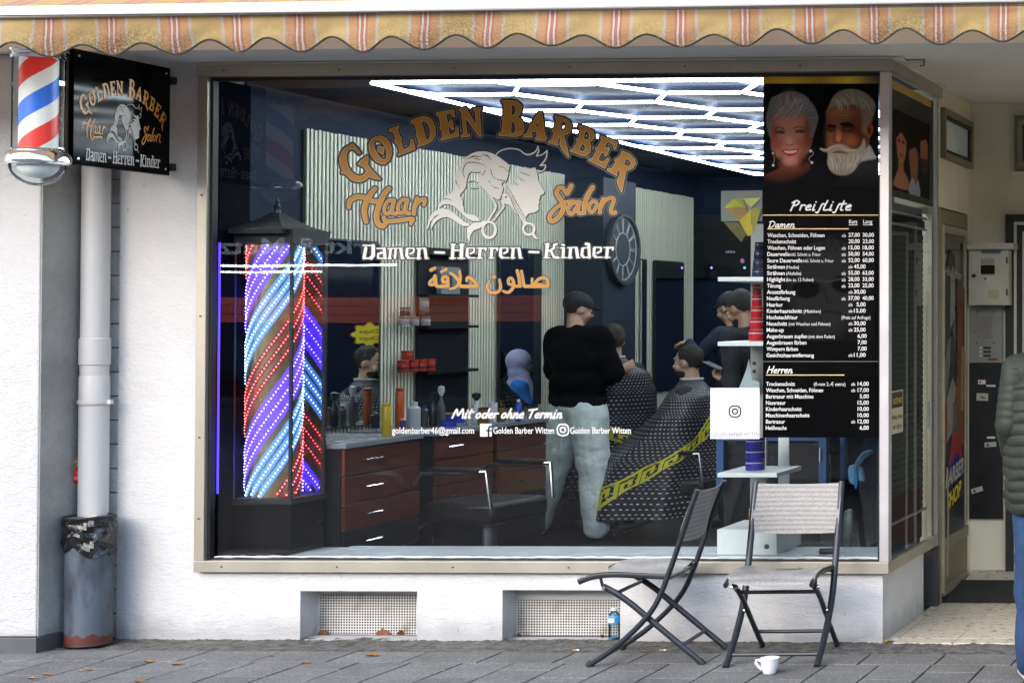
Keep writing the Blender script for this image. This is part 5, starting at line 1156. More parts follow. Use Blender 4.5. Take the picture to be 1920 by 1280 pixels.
cv.line(Q([(760,828),(830,838),(900,800),(980,790)]), 1.6, (0.34, 0.30, 0.23), 1.5, 0.8); cv.line(Q([(1000,800),(1080,845),(1170,840)]), 1.8, (0.33, 0.28, 0.21), 1.5, 0.8)
shade = np.clip((352-cv.Y)/40, 0, 1)[..., None]; cv.C = (cv.C*1.35)*shade+np.array((0.003, 0.003, 0.004))*(1-shade)
cv.C *= (0.93+0.14*cv.N[..., None])
cv.mesh('portrait_print', pfn(0.0004), M_PRINT, pos)
# faint face with sunglasses behind the price rows
cv = Canvas(1440, 436, 1640, 640, 1.7)
cv.ell(1545, 545, 62, 88, (0.011, 0.011, 0.012), 0.4); cv.ell(1512, 540, 26, 19, (0.002, 0.002, 0.002), 0.25); cv.ell(1585, 532, 26, 17, (0.002, 0.002, 0.002), 0.25)
cv.line([(1485,530),(1520,524),(1552,528),(1590,518),(1618,512)], 1.6, (0.02, 0.02, 0.022), 2); cv.line([(1545,540),(1552,566),(1560,562)], 1.2, (0.004, 0.004, 0.004), 3); cv.line([(1530,588),(1552,584),(1575,588)], 1.6, (0.004, 0.004, 0.004), 3)
for k in range(36): x = 1515+k*2.4; cv.line([(x, 448+abs(k-18)*0.6), (x+12*math.sin(k), 470), (x+8, 488)], 0.7, (0.014, 0.014, 0.015), 1.6, 0.8)
cv.mesh('face_print', pfn(0.0002), M_PRINT, pos)

# ---- white card with the account name
qc = thing('account_card', 'square white card stuck to the pane left of the price list, with a camera symbol', 'card', tuple(PY(1378, 822, YV)))
a, b_ = PY(1332, 727, YV), PY(1424, 822.5, YV)
MB().box(a.x, b_.x, YV-0.0005, YV+0.0008, b_.z, a.z).build('card', pm('white_card', (0.60, 0.615, 0.64), 0.5, var=0.02), qc, smooth=False)
cf = lambda t: (lambda x, y: PY(x, y, YV-0.0008-t))
vinyl(insta(1366, 759, 24, 0.5), [(0, 0.0002, M_VBLK)], 'camera_symbol', qc, cf)
mb = MB(); put_text(mb, 'GOLDEN.BARBER.WITTEN', cf(0.0002), 1333.5, 817.5, 7.5, width=89, bold=-0.004); mb.build('account_name', pm('grey_print', (0.10, 0.10, 0.11), .5), qc, smooth=False, fix=False)

# ================================================================== projecting sign
s0 = PY(318, 127, -0.06); XSn = s0.x
pa = PX(139, 92, XSn); pb = PX(318, 330, XSn)
ys0, ys1 = pa.y, pb.y; zs0, zs1 = PX(318, 330, XSn).z, PX(318, 127, XSn).z
zs0 = (PX(139, 308, XSn).z+zs0)/2; zs1 = (pa.z+zs1)/2
sg = thing('projecting_sign', 'square black projecting sign with gold barber lettering beside the barber pole', 'sign', (XSn, ys1, zs0))
MB().box(XSn-0.035, XSn, ys0, ys1, zs0, zs1).build('panel', pm('black_gloss_panel', (0.003, 0.0035, 0.004), 0.05, var=0.2, spec=0.08), sg, smooth=False, bev=0.002)
def SF(t):                                              # window artwork px -> sign face
    def f(x, y):
        u = (x-632)/(1198-632); v = (y-186)/(488-186)
        return (XSn+0.001+t, ys0+(0.045+0.92*u)*(ys1-ys0), zs1-(0.165+0.76*v)*(zs1-zs0))
    return f
def SF2(t):
    f0 = SF(t)
    def f(x, y):
        return f0(x, 452+(y-455)*1.5)
    return f
M_ORG = pm('orange_vinyl', (0.62, 0.27, 0.03), 0.35, var=0.05)
vinyl(_g, [(0.3, 0.0006, M_ORG)], 'arched_lettering', sg, SF); vinyl(_h, [(0.0, 0.0006, M_ORG)], 'script_lettering', sg, SF); vinyl(_s, [(0.0, 0.0006, M_ORG)], 'script_lettering', sg, SF)
vinyl(_b, [(0.25, 0.0006, M_VWHT)], 'blackletter_line', sg, SF2); vinyl(_hd, [(0.0, 0.0006, M_VWHT)], 'couple_emblem', sg, SF)
for yy in (ys0+0.03, ys1-0.03):
    for z in (zs0+0.03, zs1-0.03): MB().lathe([(0.006, 0), (0.005, 0.003)], (XSn, yy, z), 8, 'x').build('screw', M_CHROME, sg)
for z in (PX(325, 152, XSn).z, PX(325, 314, XSn).z): boxo('wall_bracket', XSn-0.03, XSn+0.012, ys1+0.001, -0.021, z-0.018, z+0.018, M_BLACK, sg, 0.003)
# ================================================================== barber pole lamp
YB_ = ys0-0.16
pcen = PY(72, 250, YB_); XPc2 = pcen.x
def zb(y): return PY(72, y, YB_).z
bpole = thing('barber_pole', 'red white and blue barber pole lamp with chrome caps and a clear dome', 'barber pole', (XPc2, YB_, zb(350)))
kx = (8+YB_)/F
rg_ = 42.5*kx; ri = 31.5*kx
MB().lathe([(rg_, zb(282)), (rg_, zb(110))], (XPc2, YB_, 0), 32).build('glass_tube', glass_mat('pole_glass', 1.07), bpole)
def pole_mat():
    m, n, l, b = node_mat('pole_stripes')
    tc = n.new('ShaderNodeTexCoord'); sx = n.new('ShaderNodeSeparateXYZ'); l.new(tc.outputs['Object'], sx.inputs[0])
    at = n.new('ShaderNodeMath'); at.operation = 'ARCTAN2'; l.new(sx.outputs[1], at.inputs[0]); l.new(sx.outputs[0], at.inputs[1])
    d = n.new('ShaderNodeMath'); d.operation = 'DIVIDE'; d.inputs[1].default_value = 2*math.pi; l.new(at.outputs[0], d.inputs[0])
    H_ = 0.335
    zz_ = n.new('ShaderNodeMath'); zz_.operation = 'DIVIDE'; zz_.inputs[1].default_value = H_; l.new(sx.outputs[2], zz_.inputs[0])
    su = n.new('ShaderNodeMath'); su.operation = 'SUBTRACT'; l.new(zz_.outputs[0], su.inputs[0]); l.new(d.outputs[0], su.inputs[1])
    ad = n.new('ShaderNodeMath'); ad.operation = 'ADD'; ad.inputs[1].default_value = POLE_PH; l.new(su.outputs[0], ad.inputs[0])
    fr = n.new('ShaderNodeMath'); fr.operation = 'FRACT'; l.new(ad.outputs[0], fr.inputs[0])
    r = n.new('ShaderNodeValToRGB'); r.color_ramp.interpolation = 'CONSTANT'; c = r.color_ramp
    W_ = (0.62, 0.61, 0.58); c.elements[0].color = (0.02, 0.12, 0.55, 1); c.elements[1].position = 0.27; c.elements[1].color = (*W_, 1)
    e = c.elements.new(0.5); e.color = (0.60, 0.03, 0.02, 1); e = c.elements.new(0.77); e.color = (*W_, 1)
    l.new(fr.outputs[0], r.inputs[0]); l.new(r.outputs[0], b.inputs['Base Color']); b.inputs['Roughness'].default_value = 0.35
    l.new(r.outputs[0], b.inputs['Emission Color']); b.inputs['Emission Strength'].default_value = 0.12
    return m
POLE_PH = 0.85
cyl = MB().lathe([(ri, zb(281)), (ri, zb(112))], (0, 0, 0), 40).build('striped_cylinder', pole_mat(), None)
cyl.parent = bpole; cyl.data.transform(Matrix.Translation((0, 0, -bpole.location.z)))
r_ = lambda px: px*kx
MB().lathe([(r_(40), zb(113)), (r_(45), zb(112)), (r_(46), zb(107)), (r_(42), zb(105)), (r_(44), zb(101)), (r_(49), zb(99)), (r_(49), zb(96)), (r_(30), zb(93))], (XPc2, YB_, 0), 36).build('top_cap', M_CHROME, bpole)
MB().lathe([(r_(40), zb(279)), (r_(44), zb(280)), (r_(43), zb(284)), (r_(50), zb(288)), (r_(53), zb(296)), (r_(53), zb(304)), (r_(48), zb(309)), (r_(44), zb(310))], (XPc2, YB_, 0), 36).build('bottom_cap', M_CHROME, bpole)
dome = [(r_(47)*math.cos(t), zb(308)-r_(42)*math.sin(t)) for t in [k*math.pi/2/9 for k in range(10)]]; dome[-1] = (0.002, dome[-1][1])
MB().lathe(dome, (XPc2, YB_, 0), 32).build('dome', glass_mat('dome_glass', 1.12), bpole)
MB().lathe([(r_(34)*math.cos(t)+0.001, zb(309)-r_(26)*math.sin(t)) for t in [k*math.pi/2/6 for k in range(7)]], (XPc2, YB_, 0), 24).build('lamp_diffuser', pm('frosted_diffuser', (0.8, 0.8, 0.78), 0.4), bpole)
MB().box(XSn-0.055, XSn-0.037, ys0-0.03, ys0+0.02, zs0+0.0, zs1).box(XSn-0.04, XSn-0.02, ys0-0.03, ys0-0.003, zs0+0.0, zs1).build('mounting_rail', pm('brown_rail', (0.10, 0.075, 0.06), 0.4, metal=0.4), bpole, smooth=False)
for z in (zb(150), zb(277)): boxo('mounting_arm', XPc2+0.02, XSn-0.02, ys0-0.09, ys0-0.03, z-0.01, z+0.01, M_CHROME, bpole)
MB().tube([(XSn-0.03, ys0-0.02, zb(280)), (XSn-0.02, ys0-0.03, zb(305)), (XSn-0.07, ys0-0.05, zb(308))], 0.004, 6).build('cable', M_BLACK, bpole)
# ================================================================== folding chairs
M_TUBE = pm('anthracite_powder_coat', (0.022, 0.027, 0.036), 0.38, metal=0.25, var=0.15, scale=8)
def sling_mat():
    m, n, l, b = node_mat('textilene_sling')
    tc = n.new('ShaderNodeTexCoord'); wv = n.new('ShaderNodeTexWave'); wv.bands_direction = 'Z'; wv.inputs['Scale'].default_value = 9; wv.inputs['Distortion'].default_value = 1.2; wv.inputs['Detail'].default_value = 2
    mp = n.new('ShaderNodeMapping'); mp.inputs['Scale'].default_value = (0.3, 0.6, 1.6); l.new(tc.outputs['Object'], mp.inputs[0]); l.new(mp.outputs[0], wv.inputs[0])
    r = n.new('ShaderNodeValToRGB'); r.color_ramp.elements[0].color = (0.21, 0.202, 0.195, 1); r.color_ramp.elements[1].color = (0.30, 0.29, 0.282, 1)
    l.new(wv.outputs[0], r.inputs[0])
    v = n.new('ShaderNodeTexNoise'); v.inputs['Scale'].default_value = 260; mp2 = n.new('ShaderNodeMapping'); mp2.inputs['Scale'].default_value = (0.3, 0.3, 1); l.new(tc.outputs['Object'], mp2.inputs[0]); l.new(mp2.outputs[0], v.inputs[0])
    mx = n.new('ShaderNodeMix'); mx.data_type = 'RGBA'; mx.blend_type = 'OVERLAY'; mx.inputs[0].default_value = 0.5; l.new(r.outputs[0], mx.inputs[6]); l.new(v.outputs[0], mx.inputs[7])
    l.new(mx.outputs[2], b.inputs['Base Color']); b.inputs['Roughness'].default_value = 0.65
    bp = n.new('ShaderNodeBump'); bp.inputs['Strength'].default_value = 0.3; bp.inputs['Distance'].default_value = 0.002; l.new(v.outputs[0], bp.inputs['Height']); l.new(bp.outputs[0], b.inputs['Normal'])
    return m
M_SLING = sling_mat()
def make_chair(label, loc, rz, scale=1.0):
    t = thing('folding_chair', label, 'folding chair', loc, 'folding chairs outside the shop window', rz)
    t.scale = (scale,)*3
    W = 0.205
    back = [(-0.232, 0.79), (-0.20, 0.70), (-0.155, 0.56), (-0.10, 0.40), (-0.055, 0.29), (0.0, 0.21), (0.085, 0.125), (0.165, 0.06), (0.245, 0.008)]
    leg = [(0.195, 0.355), (0.14, 0.325), (0.07, 0.275), (-0.0, 0.215), (-0.10, 0.13), (-0.18, 0.062), (-0.245, 0.008)]
    for s in (-1, 1):
        MB().tube([(s*W, y, z) for y, z in smooth_pts(back, 4)], 0.0125, 10, flat=1.25).build('back_leg', M_TUBE, t, local=True)
        MB().tube([(s*(W-0.026), y, z) for y, z in smooth_pts(leg, 4)], 0.0115, 10, flat=1.2).build('cross_leg', M_TUBE, t, local=True)
        MB().tube([(s*(W-0.013), y, z) for y, z in smooth_pts([(0.30, 0.378), (0.24, 0.400), (0.15, 0.410), (0.04, 0.405), (-0.10, 0.398)], 3)], 0.0105, 8, flat=1.3).build('seat_rail', M_TUBE, t, local=True)
        MB().lathe([(0.007, -0.018), (0.009, -0.014), (0.009, 0.014), (0.007, 0.018)], (s*(W-0.013), 0.0, 0.213), 10, 'x').build('pivot_rivet', M_CHROME, t, local=True)
        MB().lathe([(0.006, -0.018), (0.008, -0.014), (0.008, 0.014), (0.006, 0.018)], (s*(W-0.020), 0.185, 0.352), 10, 'x').build('pivot_rivet', M_CHROME, t, local=True)
        MB().tube([(s*(W-0.02), 0.195, 0.356), (s*(W-0.016), 0.205, 0.40)], 0.007, 6).build('seat_bracket', M_TUBE, t, local=True)
        MB().tube([(s*W, 0.235, 0.015), (s*W, 0.252, 0.0)], 0.015, 8, flat=1.2).build('foot_cap', M_BLACK, t, local=True)
        MB().tube([(s*(W-0.026), -0.235, 0.015), (s*(W-0.026), -0.252, 0.0)], 0.0135, 8, flat=1.2).build('foot_cap', M_BLACK, t, local=True)
    MB().tube([(-W, 0.185, 0.045), (W, 0.185, 0.045)], 0.009, 8).build('front_crossbar', M_TUBE, t, local=True)
    MB().tube([(-W+0.02, -0.155, 0.085), (W-0.02, -0.155, 0.085)], 0.009, 8).build('rear_crossbar', M_TUBE, t, local=True)
    MB().tube([(-W+0.02, 0.14, 0.322), (W-0.02, 0.14, 0.322)], 0.009, 8).build('seat_crossbar', M_TUBE, t, local=True)
    MB().tube([(-W, -0.09, 0.385), (W, -0.09, 0.385)], 0.009, 8).build('hinge_bar', M_TUBE, t, local=True)
    # slings
    def sling(name, path, sag, dirv, w, hems):
        mb = MB(); P = smooth_pts(path, 5); nxx = 15
        for side in (0, 1):
            for (y, z) in P:
                for i in range(nxx):
                    u = -1+2*i/(nxx-1); q = sag*(1-u*u)
                    mb.v.append((u*w, y+dirv[0]*(q-side*0.003), z+dirv[1]*(q-side*0.003)))
        n1 = len(P)*nxx
        for side in (0, 1):
            for j in range(len(P)-1):
                for i in range(nxx-1):
                    a = side*n1+j*nxx+i; f = (a, a+1, a+nxx+1, a+nxx); mb.f.append(f if side == 0 else tuple(reversed(f)))
        rim = [i for i in range(nxx)]+[j*nxx+nxx-1 for j in range(1, len(P))]+[(len(P)-1)*nxx+i for i in range(nxx-2, -1, -1)]+[j*nxx for j in range(len(P)-2, 0, -1)]
        for k in range(len(rim)): a, b_ = rim[k], rim[(k+1) % len(rim)]; mb.f.append((a, a+n1, b_+n1, b_))
        return mb.build(name, M_SLING, t, local=True, angle=60)
    sling('back_sling', [(-0.222, 0.785), (-0.19, 0.70), (-0.165, 0.625), (-0.148, 0.555)], 0.028, (-0.95, -0.3), W+0.004, 0)
    sling('seat_sling', [(0.285, 0.392), (0.24, 0.414), (0.15, 0.424), (0.04, 0.418), (-0.085, 0.410)], 0.022, (0, -1), W-0.006, 0)
    return t
def chair_from(fn, rn, ff, rf, label):
    P = [PZ(*q) for q in (fn, rn, ff, rf)]
    c = sum(P, Vector())/4; fwd = ((P[0]-P[1])+(P[2]-P[3]))/2
    print('chair', [tuple(round(a, 3) for a in p) for p in P], fwd.length, (P[0]-P[2]).length)
    ang = math.atan2(fwd.y, fwd.x)-math.pi/2
    return make_chair(label, (c.x, c.y, 0.001), ang, fwd.length/0.50)
chair_from((1118, 1250), (1325, 1245), (1150, 1214), (1354, 1214), 'anthracite folding chair with grey sling seen from its side, facing the litter bin')
def chair2():
    a, b_ = PZ(1363, 1249), PZ(1531, 1251); c, d = PZ(1427, 1209), PZ(1570, 1210)
    print('chair2', a, b_, c, d)
    m = (a+b_+c+d)/4; fwd = ((a-c)+(b_-d))/2; ang = math.atan2(fwd.y, fwd.x)-math.pi/2
    return make_chair('anthracite folding chair with grey sling facing the street, white cup at its feet', (m.x, m.y, 0.001), ang, 1.0)
chair2()
# ------------------------------------------------------------------ cup, bottle
p = PZ(1443, 1262); kx = (8+p.y)/F
cup = thing('coffee_cup', 'white porcelain espresso cup on the paving before the right chair', 'cup', (p.x, p.y, 0))
M_PORC = pm('white_porcelain', (0.80, 0.80, 0.81), 0.12, var=0.02, coat=0.5)
MB().lathe([(0.001, 0.001), (0.026, 0.001), (0.029, 0.006), (0.036, 0.035), (0.041, 0.066), (0.0425, 0.070), (0.040, 0.070), (0.034, 0.036), (0.027, 0.009), (0.001, 0.007)], (p.x, p.y, 0.001), 32).build('cup_body', M_PORC, cup)
MB().tube([(p.x-0.038, p.y-0.006, 0.060), (p.x-0.056, p.y-0.010, 0.062), (p.x-0.058, p.y-0.011, 0.050), (p.x-0.046, p.y-0.009, 0.032), (p.x-0.032, p.y-0.006, 0.020)], 0.0042, 8, flat=1.5).build('handle', M_PORC, cup)
p = PY(1150, 1201, 0.02)
bt_ = thing('water_bottle', 'small clear plastic water bottle with blue label on the vent ledge', 'bottle', (p.x, 0.03, v2[2]))
zb0 = v2[2]+0.002; kk = (8.03)/F; hB = 61*kk
def bl(pr, name, m, n=20): return MB().lathe([(r*hB, zb0+h*hB) for r, h in pr], (p.x, 0.03, 0), n).build(name, m, bt_)
bl([(0.01, 0), (0.165, 0.0), (0.175, 0.02), (0.165, 0.1), (0.175, 0.16), (0.165, 0.22), (0.175, 0.3), (0.165, 0.36), (0.175, 0.44), (0.175, 0.72), (0.12, 0.83), (0.07, 0.88), (0.07, 0.92)], 'bottle_body', glass_mat('clear_pet', 1.5, (0.80, 0.86, 0.88), 0.05))
bl([(0.01, 0.01), (0.160, 0.01), (0.165, 0.08), (0.01, 0.085)], 'blue_water', pm('blue_base', (0.05, 0.42, 0.55), 0.2))
bl([(0.178, 0.50), (0.180, 0.51), (0.180, 0.74), (0.178, 0.75)], 'label_band', pm('blue_label_film', (0.05, 0.30, 0.62), 0.3, var=0.3, scale=60))
MB().box(p.x-0.018, p.x+0.012, 0.03-0.182*hB, 0.03-0.15*hB, zb0+0.55*hB, zb0+0.68*hB).build('label_panel', M_WHITE, bt_, smooth=False)
bl([(0.01, 0.90), (0.095, 0.90), (0.095, 1.0), (0.01, 1.0)], 'cap', M_WHITE)
# ------------------------------------------------------------------ fallen leaves and cigarette ends (each its own thing)
M_LEAF = pm('dry_leaf', (0.32, 0.15, 0.035), 0.7, var=0.5, scale=40); M_LEAF2 = pm('brown_leaf', (0.16, 0.055, 0.02), 0.7, var=0.5, scale=40)
def leaf(x, y, z, L, ang, m, label, tilt=0.0, grp='fallen autumn leaves'):
    o2 = [(0, 0), (0.16, 0.18), (0.3, 0.16), (0.42, 0.34), (0.58, 0.24), (0.72, 0.22), (1, 0), (0.74, -0.2), (0.55, -0.3), (0.42, -0.22), (0.25, -0.26), (0.12, -0.14)]
    M = Matrix.Translation((x, y, z)) @ Matrix.Rotation(ang, 4, 'Z') @ Matrix.Rotation(tilt, 4, 'X')
    mb = MB(); n = len(o2)
    mb.v = [tuple(M @ Vector(((a-0.5)*L, b_*L, 0.10*L*abs(b_)*2.2+0.05*L*math.sin(a*5)+0.002))) for a, b_ in o2]+[tuple(M @ Vector(((a-0.5)*L*0.96, 0, 0.001))) for a in (0.25, 0.5, 0.75)]
    c = n
    mb.f = [(0, 1, c), (1, 2, c), (2, 3, c+1, c), (3, 4, c+1), (4, 5, c+2, c+1), (5, 6, c+2), (6, 7, c+2), (7, 8, c+1, c+2), (8, 9, c+1), (9, 10, c, c+1), (10, 11, c), (11, 0, c)]
    o = mb.build('leaf', m, smooth=False, fix=False)
    md = o.modifiers.new('thickness', 'SOLIDIFY'); md.thickness = 0.0008
    return tag(o, label, 'leaf', grp)
for (px, py, L, ang, lab) in ((280, 1241, .05, .2, 'curled tan leaf on the paving right of the bin'), (333, 1246, .055, .5, 'tan leaf on a joint, second right of the bin'), (150, 1258, .035, 2.6, 'small yellow leaf before the bin, left one'), (168, 1257, .03, .4, 'tiny yellow leaf before the bin, right one'),
        (88, 1265, .045, .1, 'tan leaf on the paving before the skirting tiles'), (60, 1272, .045, .3, 'pale leaf nearest the lower left corner'), (262, 1278, .05, 0.1, 'leaf cut by the bottom edge, below the bin'), (508, 1230, .035, .9, 'small leaf on a slab joint left of the first vent'), (575, 1243, .05, .2, 'flat tan leaf on the slab joint under the left vent'), (699, 1229, .07, .3, 'broad tan leaf on the paving between the two vents'), (1205, 1222, .035, .4, 'small brown leaf near the rear foot of the left chair')):
    q = PZ(px, py); leaf(q.x, q.y, 0.002, L, ang, M_LEAF, lab)
for (X, Y, Z, L, ang, lab) in ((va[0]+0.035, 0.105, va[2], .05, .4, 'brown leaf in the left corner of the first vent'), (va[0]+0.34, 0.105, va[2], .07, .2, 'large rusty leaf at the foot of the first vent grille'), (va[0]+0.43, 0.107, va[2], .045, 1.0, 'small rusty leaf at the right end of the first vent'), (vb[0]+0.02, 0.1, vb[2], .035, 1.2, 'small leaf in the left corner of the second vent'), (vb[0]+0.452, 0.08, vb[2], .035, 1.4, 'leaf standing beside the water bottle')):
    leaf(X, Y, Z+0.012, L, ang, M_LEAF2, lab, tilt=1.1)
q = PZ(1660, 1206); leaf(q.x, q.y, 0.015, .03, 1.2, pm('yellow_leaf', (0.55, 0.33, 0.02), .6), 'yellow leaf standing against the plinth corner', tilt=1.0)
for (px, py, ang, lab) in ((1080, 1219.5, 0.05, 'cigarette end with white paper under the second vent'), (1243, 1220, 0.12, 'orange cigarette filter behind the left chair')):
    q = PZ(px, py)
    t = thing('cigarette_end', lab, 'cigarette end', (q.x, q.y, 0.0), 'cigarette ends on the paving')
    d = Vector((math.cos(ang), math.sin(ang), 0))*0.014
    MB().tube([q-d+Vector((0, 0, .005)), q+d*0.3+Vector((0, 0, .005))], 0.004, 8).build('filter', pm('orange_filter', (0.5, 0.2, 0.04), .7), t)
    MB().tube([q+d*0.31+Vector((0, 0, .005)), q+d+Vector((0, 0, .005))], 0.004, 8).build('paper', M_WHITE, t)

# ================================================================== people
def cap_(mb, p0, p1, r0, r1, n=14):
    p0, p1 = Vector(p0), Vector(p1); d = p1-p0
    if d.length < 1e-5: return
    t = d.normalized(); up = Vector((0, 0, 1)) if abs(t.z) < 0.9 else Vector((1, 0, 0))
    a = t.cross(up).normalized(); b_ = a.cross(t).normalized(); rings = []
    def ring(c, r): return [c+a*math.cos(2*math.pi*k/n)*r+b_*math.sin(2*math.pi*k/n)*r for k in range(n)]
    for j in range(1, 5): w_ = math.pi/2*j/4; rings.append(ring(p0-t*r0*math.cos(w_), max(r0*math.sin(w_), 1e-4)))
    for j in range(4, 0, -1): w_ = math.pi/2*j/4; rings.append(ring(p1+t*r1*math.cos(w_), max(r1*math.sin(w_), 1e-4)))
    mb.rings(rings)
def chainc(mb, pts, rs):
    for i in range(len(pts)-1): cap_(mb, pts[i], pts[i+1], rs[i], rs[i+1])
def remesh(mb, name, m, parent, voxel=0.012, sm=4, disp=None):
    me = mb.mesh('tmp'); o = bpy.data.objects.new('tmp', me); COL.objects.link(o)
    md = o.modifiers.new('r', 'REMESH'); md.mode = 'VOXEL'; md.voxel_size = voxel
    if sm: s_ = o.modifiers.new('s', 'SMOOTH'); s_.iterations = sm; s_.factor = 0.5
    dg = bpy.context.evaluated_depsgraph_get(); me2 = bpy.data.meshes.new_from_object(o.evaluated_get(dg))
    bpy.data.objects.remove(o); bpy.data.meshes.remove(me); me2.name = name
    if disp: 
        for v in me2.vertices: v.co = disp(v.co)
    return link(name, me2, m, parent, smooth=True, fix=False, angle=180, local=True)
def hand(mb, w_, d, pn, side, s=1.0, curl=0.5, spread=0.25):
    """w_ wrist, d hand direction, pn palm normal; five fingers of unequal length"""
    d = Vector(d).normalized(); pn = Vector(pn); pn = (pn-d*pn.dot(d)).normalized(); lat = d.cross(pn)*side
    w_ = Vector(w_); c = w_+d*0.05*s
    M = Matrix((lat, d, pn)).transposed()
    mb.ell(w_+d*0.052*s, 0.040*s, 0.052*s, 0.016*s, M=M)
    for k, (off, L) in enumerate(((-0.030, 0.066), (-0.010, 0.078), (0.011, 0.072), (0.030, 0.056))):
        b0 = w_+d*0.088*s+lat*off*s; ca = curl*(1+0.12*k); dd = (d+lat*off*spread*8).normalized()
        p1 = b0+dd*L*0.48*s*math.cos(ca*0.6)+pn*L*0.48*s*math.sin(ca*0.6)
        p2 = p1+dd*L*0.32*s*math.cos(ca*1.5)+pn*L*0.32*s*math.sin(ca*1.5)
        p3 = p2+dd*L*0.22*s*math.cos(ca*2.2)+pn*L*0.22*s*math.sin(ca*2.2)
        chainc(mb, [b0-dd*0.02, b0, p1, p2, p3], [0.010*s, 0.0098*s, 0.009*s, 0.0082*s, 0.0072*s])
    b0 = w_+d*0.028*s-lat*0.026*s; p1 = b0-lat*0.030*s+d*0.026*s+pn*0.012*s; p2 = p1+d*0.028*s-lat*0.008*s+pn*0.014*s
    chainc(mb, [b0, p1, p2], [0.013*s, 0.0105*s, 0.0085*s])
SKINS = {}; ARMK = 0.55
def skin(tone):
    if tone not in SKINS: SKINS[tone] = pm('skin_%d' % len(SKINS), tone, 0.5, var=0.12, scale=22, bump=0.08, bscale=300)
    return SKINS[tone]
def person(label, loc, rz, H_=1.76, pose=None, skin_c=(0.42, 0.24, 0.16), shirt=(0.02, 0.02, 0.02), trousers=(0.05, 0.05, 0.06), hair=(0.02, 0.015, 0.012), long_sleeve=True,
           head_yaw=0.0, head_pitch=0.0, cap=None, shirt_name='shirt', beard=None, curl=(0.5, 0.5), shoe=(0.5, 0.5, 0.5), loose=0.0, vox=0.011, hair_top=1.0, palm=None, broad=1.0, trouser_m=None, shirt_m=None, hem=0.86):
    s = H_/1.78
    J = dict(pelvis=(0, 0, .97), hipR=(.09, 0, .93), hipL=(-.09, 0, .93), kneeR=(.11, .02, .51), kneeL=(-.11, .02, .51), ankR=(.12, -.02, .09), ankL=(-.12, -.02, .09), toeR=(.15, .15, .035), toeL=(-.15, .15, .035),
             belly=(0, 0, 1.12), chest=(0, 0, 1.30), shR=(.185*broad, 0, 1.45), shL=(-.185*broad, 0, 1.45), elR=(.25, -.03, 1.17), elL=(-.25, -.03, 1.17), wrR=(.25, .08, .93), wrL=(-.25, .08, .93), neck=(0, 0, 1.52), head=(0, .02, 1.665),
             hdR=(0, .2, -1), hdL=(0, .2, -1))
    if pose: J.update(pose)
    V_ = {k: Vector(v)*(s if not k.startswith('hd') else 1) for k, v in J.items()}
    t = thing('person', label, 'person', loc, None, rz)
    sk_ = skin(skin_c)
    b = MB()
    # head
    Mh = Matrix.Translation(V_['head']) @ Matrix.Rotation(head_yaw, 4, 'Z') @ Matrix.Rotation(head_pitch, 4, 'X'); M3 = Mh.to_3x3()
    hp = lambda x, y, z: Mh @ Vector((x*s, y*s, z*s))
    b.ell(hp(0, -.008, .022), .074*s, .096*s, .096*s, 18, 12, M3); b.ell(hp(0, .018, -.040), .058*s, .070*s, .072*s, 16, 10, M3); b.ell(hp(0, .058, -.086), .024*s, .022*s, .020*s, 10, 8, M3)
    cap_(b, hp(0, .086, .012), hp(0, .108, -.022), .0085*s, .014*s); b.ell(hp(0, .088, .034), .045*s, .014*s, .012*s, 10, 6, M3)
    for sd in (-1, 1):
        b.ell(hp(sd*.076, -.004, -.006), .009*s, .020*s, .031*s, 10, 8, M3); b.ell(hp(sd*.042, .068, -.030), .022*s, .020*s, .024*s, 10, 8, M3)
        b.ell(hp(sd*.010, .098, -.026), .010*s, .010*s, .008*s, 8, 6, M3)
    b.ell(hp(0, .086, -.054), .024*s, .013*s, .010*s, 10, 6, M3)
    cap_(b, V_['neck']-Vector((0, 0, .05*s)), V_['head']-M3 @ Vector((0, .012*s, .05*s)), .062*s, .054*s)
    # inner body
    chainc(b, [V_['pelvis'], V_['belly'], V_['chest']], [.12*s, .11*s, .12*s]); cap_(b, V_['shL'], V_['shR'], .055*s, .055*s)
    for q in 'RL':
        chainc(b, [V_['hip'+q], V_['knee'+q], V_['ank'+q]], [.075*s, .052*s, .036*s]); cap_(b, V_['ank'+q], V_['toe'+q], .036*s, .028*s)
        chainc(b, [V_['sh'+q], V_['el'+q]], [.048*s, .037*s]); mid = V_['el'+q].lerp(V_['wr'+q], .3); chainc(b, [V_['el'+q], mid, V_['wr'+q]], [.036*s, .037*s, .024*s])
        pn = (palm or {}).get(q, (-1 if q == 'R' else 1, 0, 0)); hand(b, V_['wr'+q], J['hd'+q], pn, 1 if q == 'R' else -1, s, curl[0] if q == 'R' else curl[1])
    remesh(b, 'body', sk_, t, vox*s, 2)
    # clothes
    m = shirt_m or pm('cloth_%d_%d_%d' % tuple(int(c*255) for c in shirt), shirt, 0.9, var=0.2, scale=9, bump=0.5, bscale=14, bdist=0.012)
    c = MB(); g_ = .018+loose
    def tors(mb, g):
        ch, be, pe = V_['chest'], V_['belly'], V_['pelvis']
        ax = (V_['shR']-V_['shL']).normalized(); up = (ch-pe).normalized(); fw = ax.cross(up)*-1
        M_ = Matrix((ax, up.cross(ax), up)).transposed()
        mb.ell(ch+up*.02*s, (.175*broad+g)*s, (.115+g)*s, .17*s, 18, 10, M_); mb.ell(be, (.158*broad+g)*s, (.108+g)*s, .17*s, 18, 10, M_)
        return M_, up
    M_, up = tors(c, g_)
    hz = V_['belly'].lerp(V_['pelvis'], .7); c.ell(hz, (.158*broad+g_)*s, (.118+g_)*s, .13*s, 18, 10, M_)
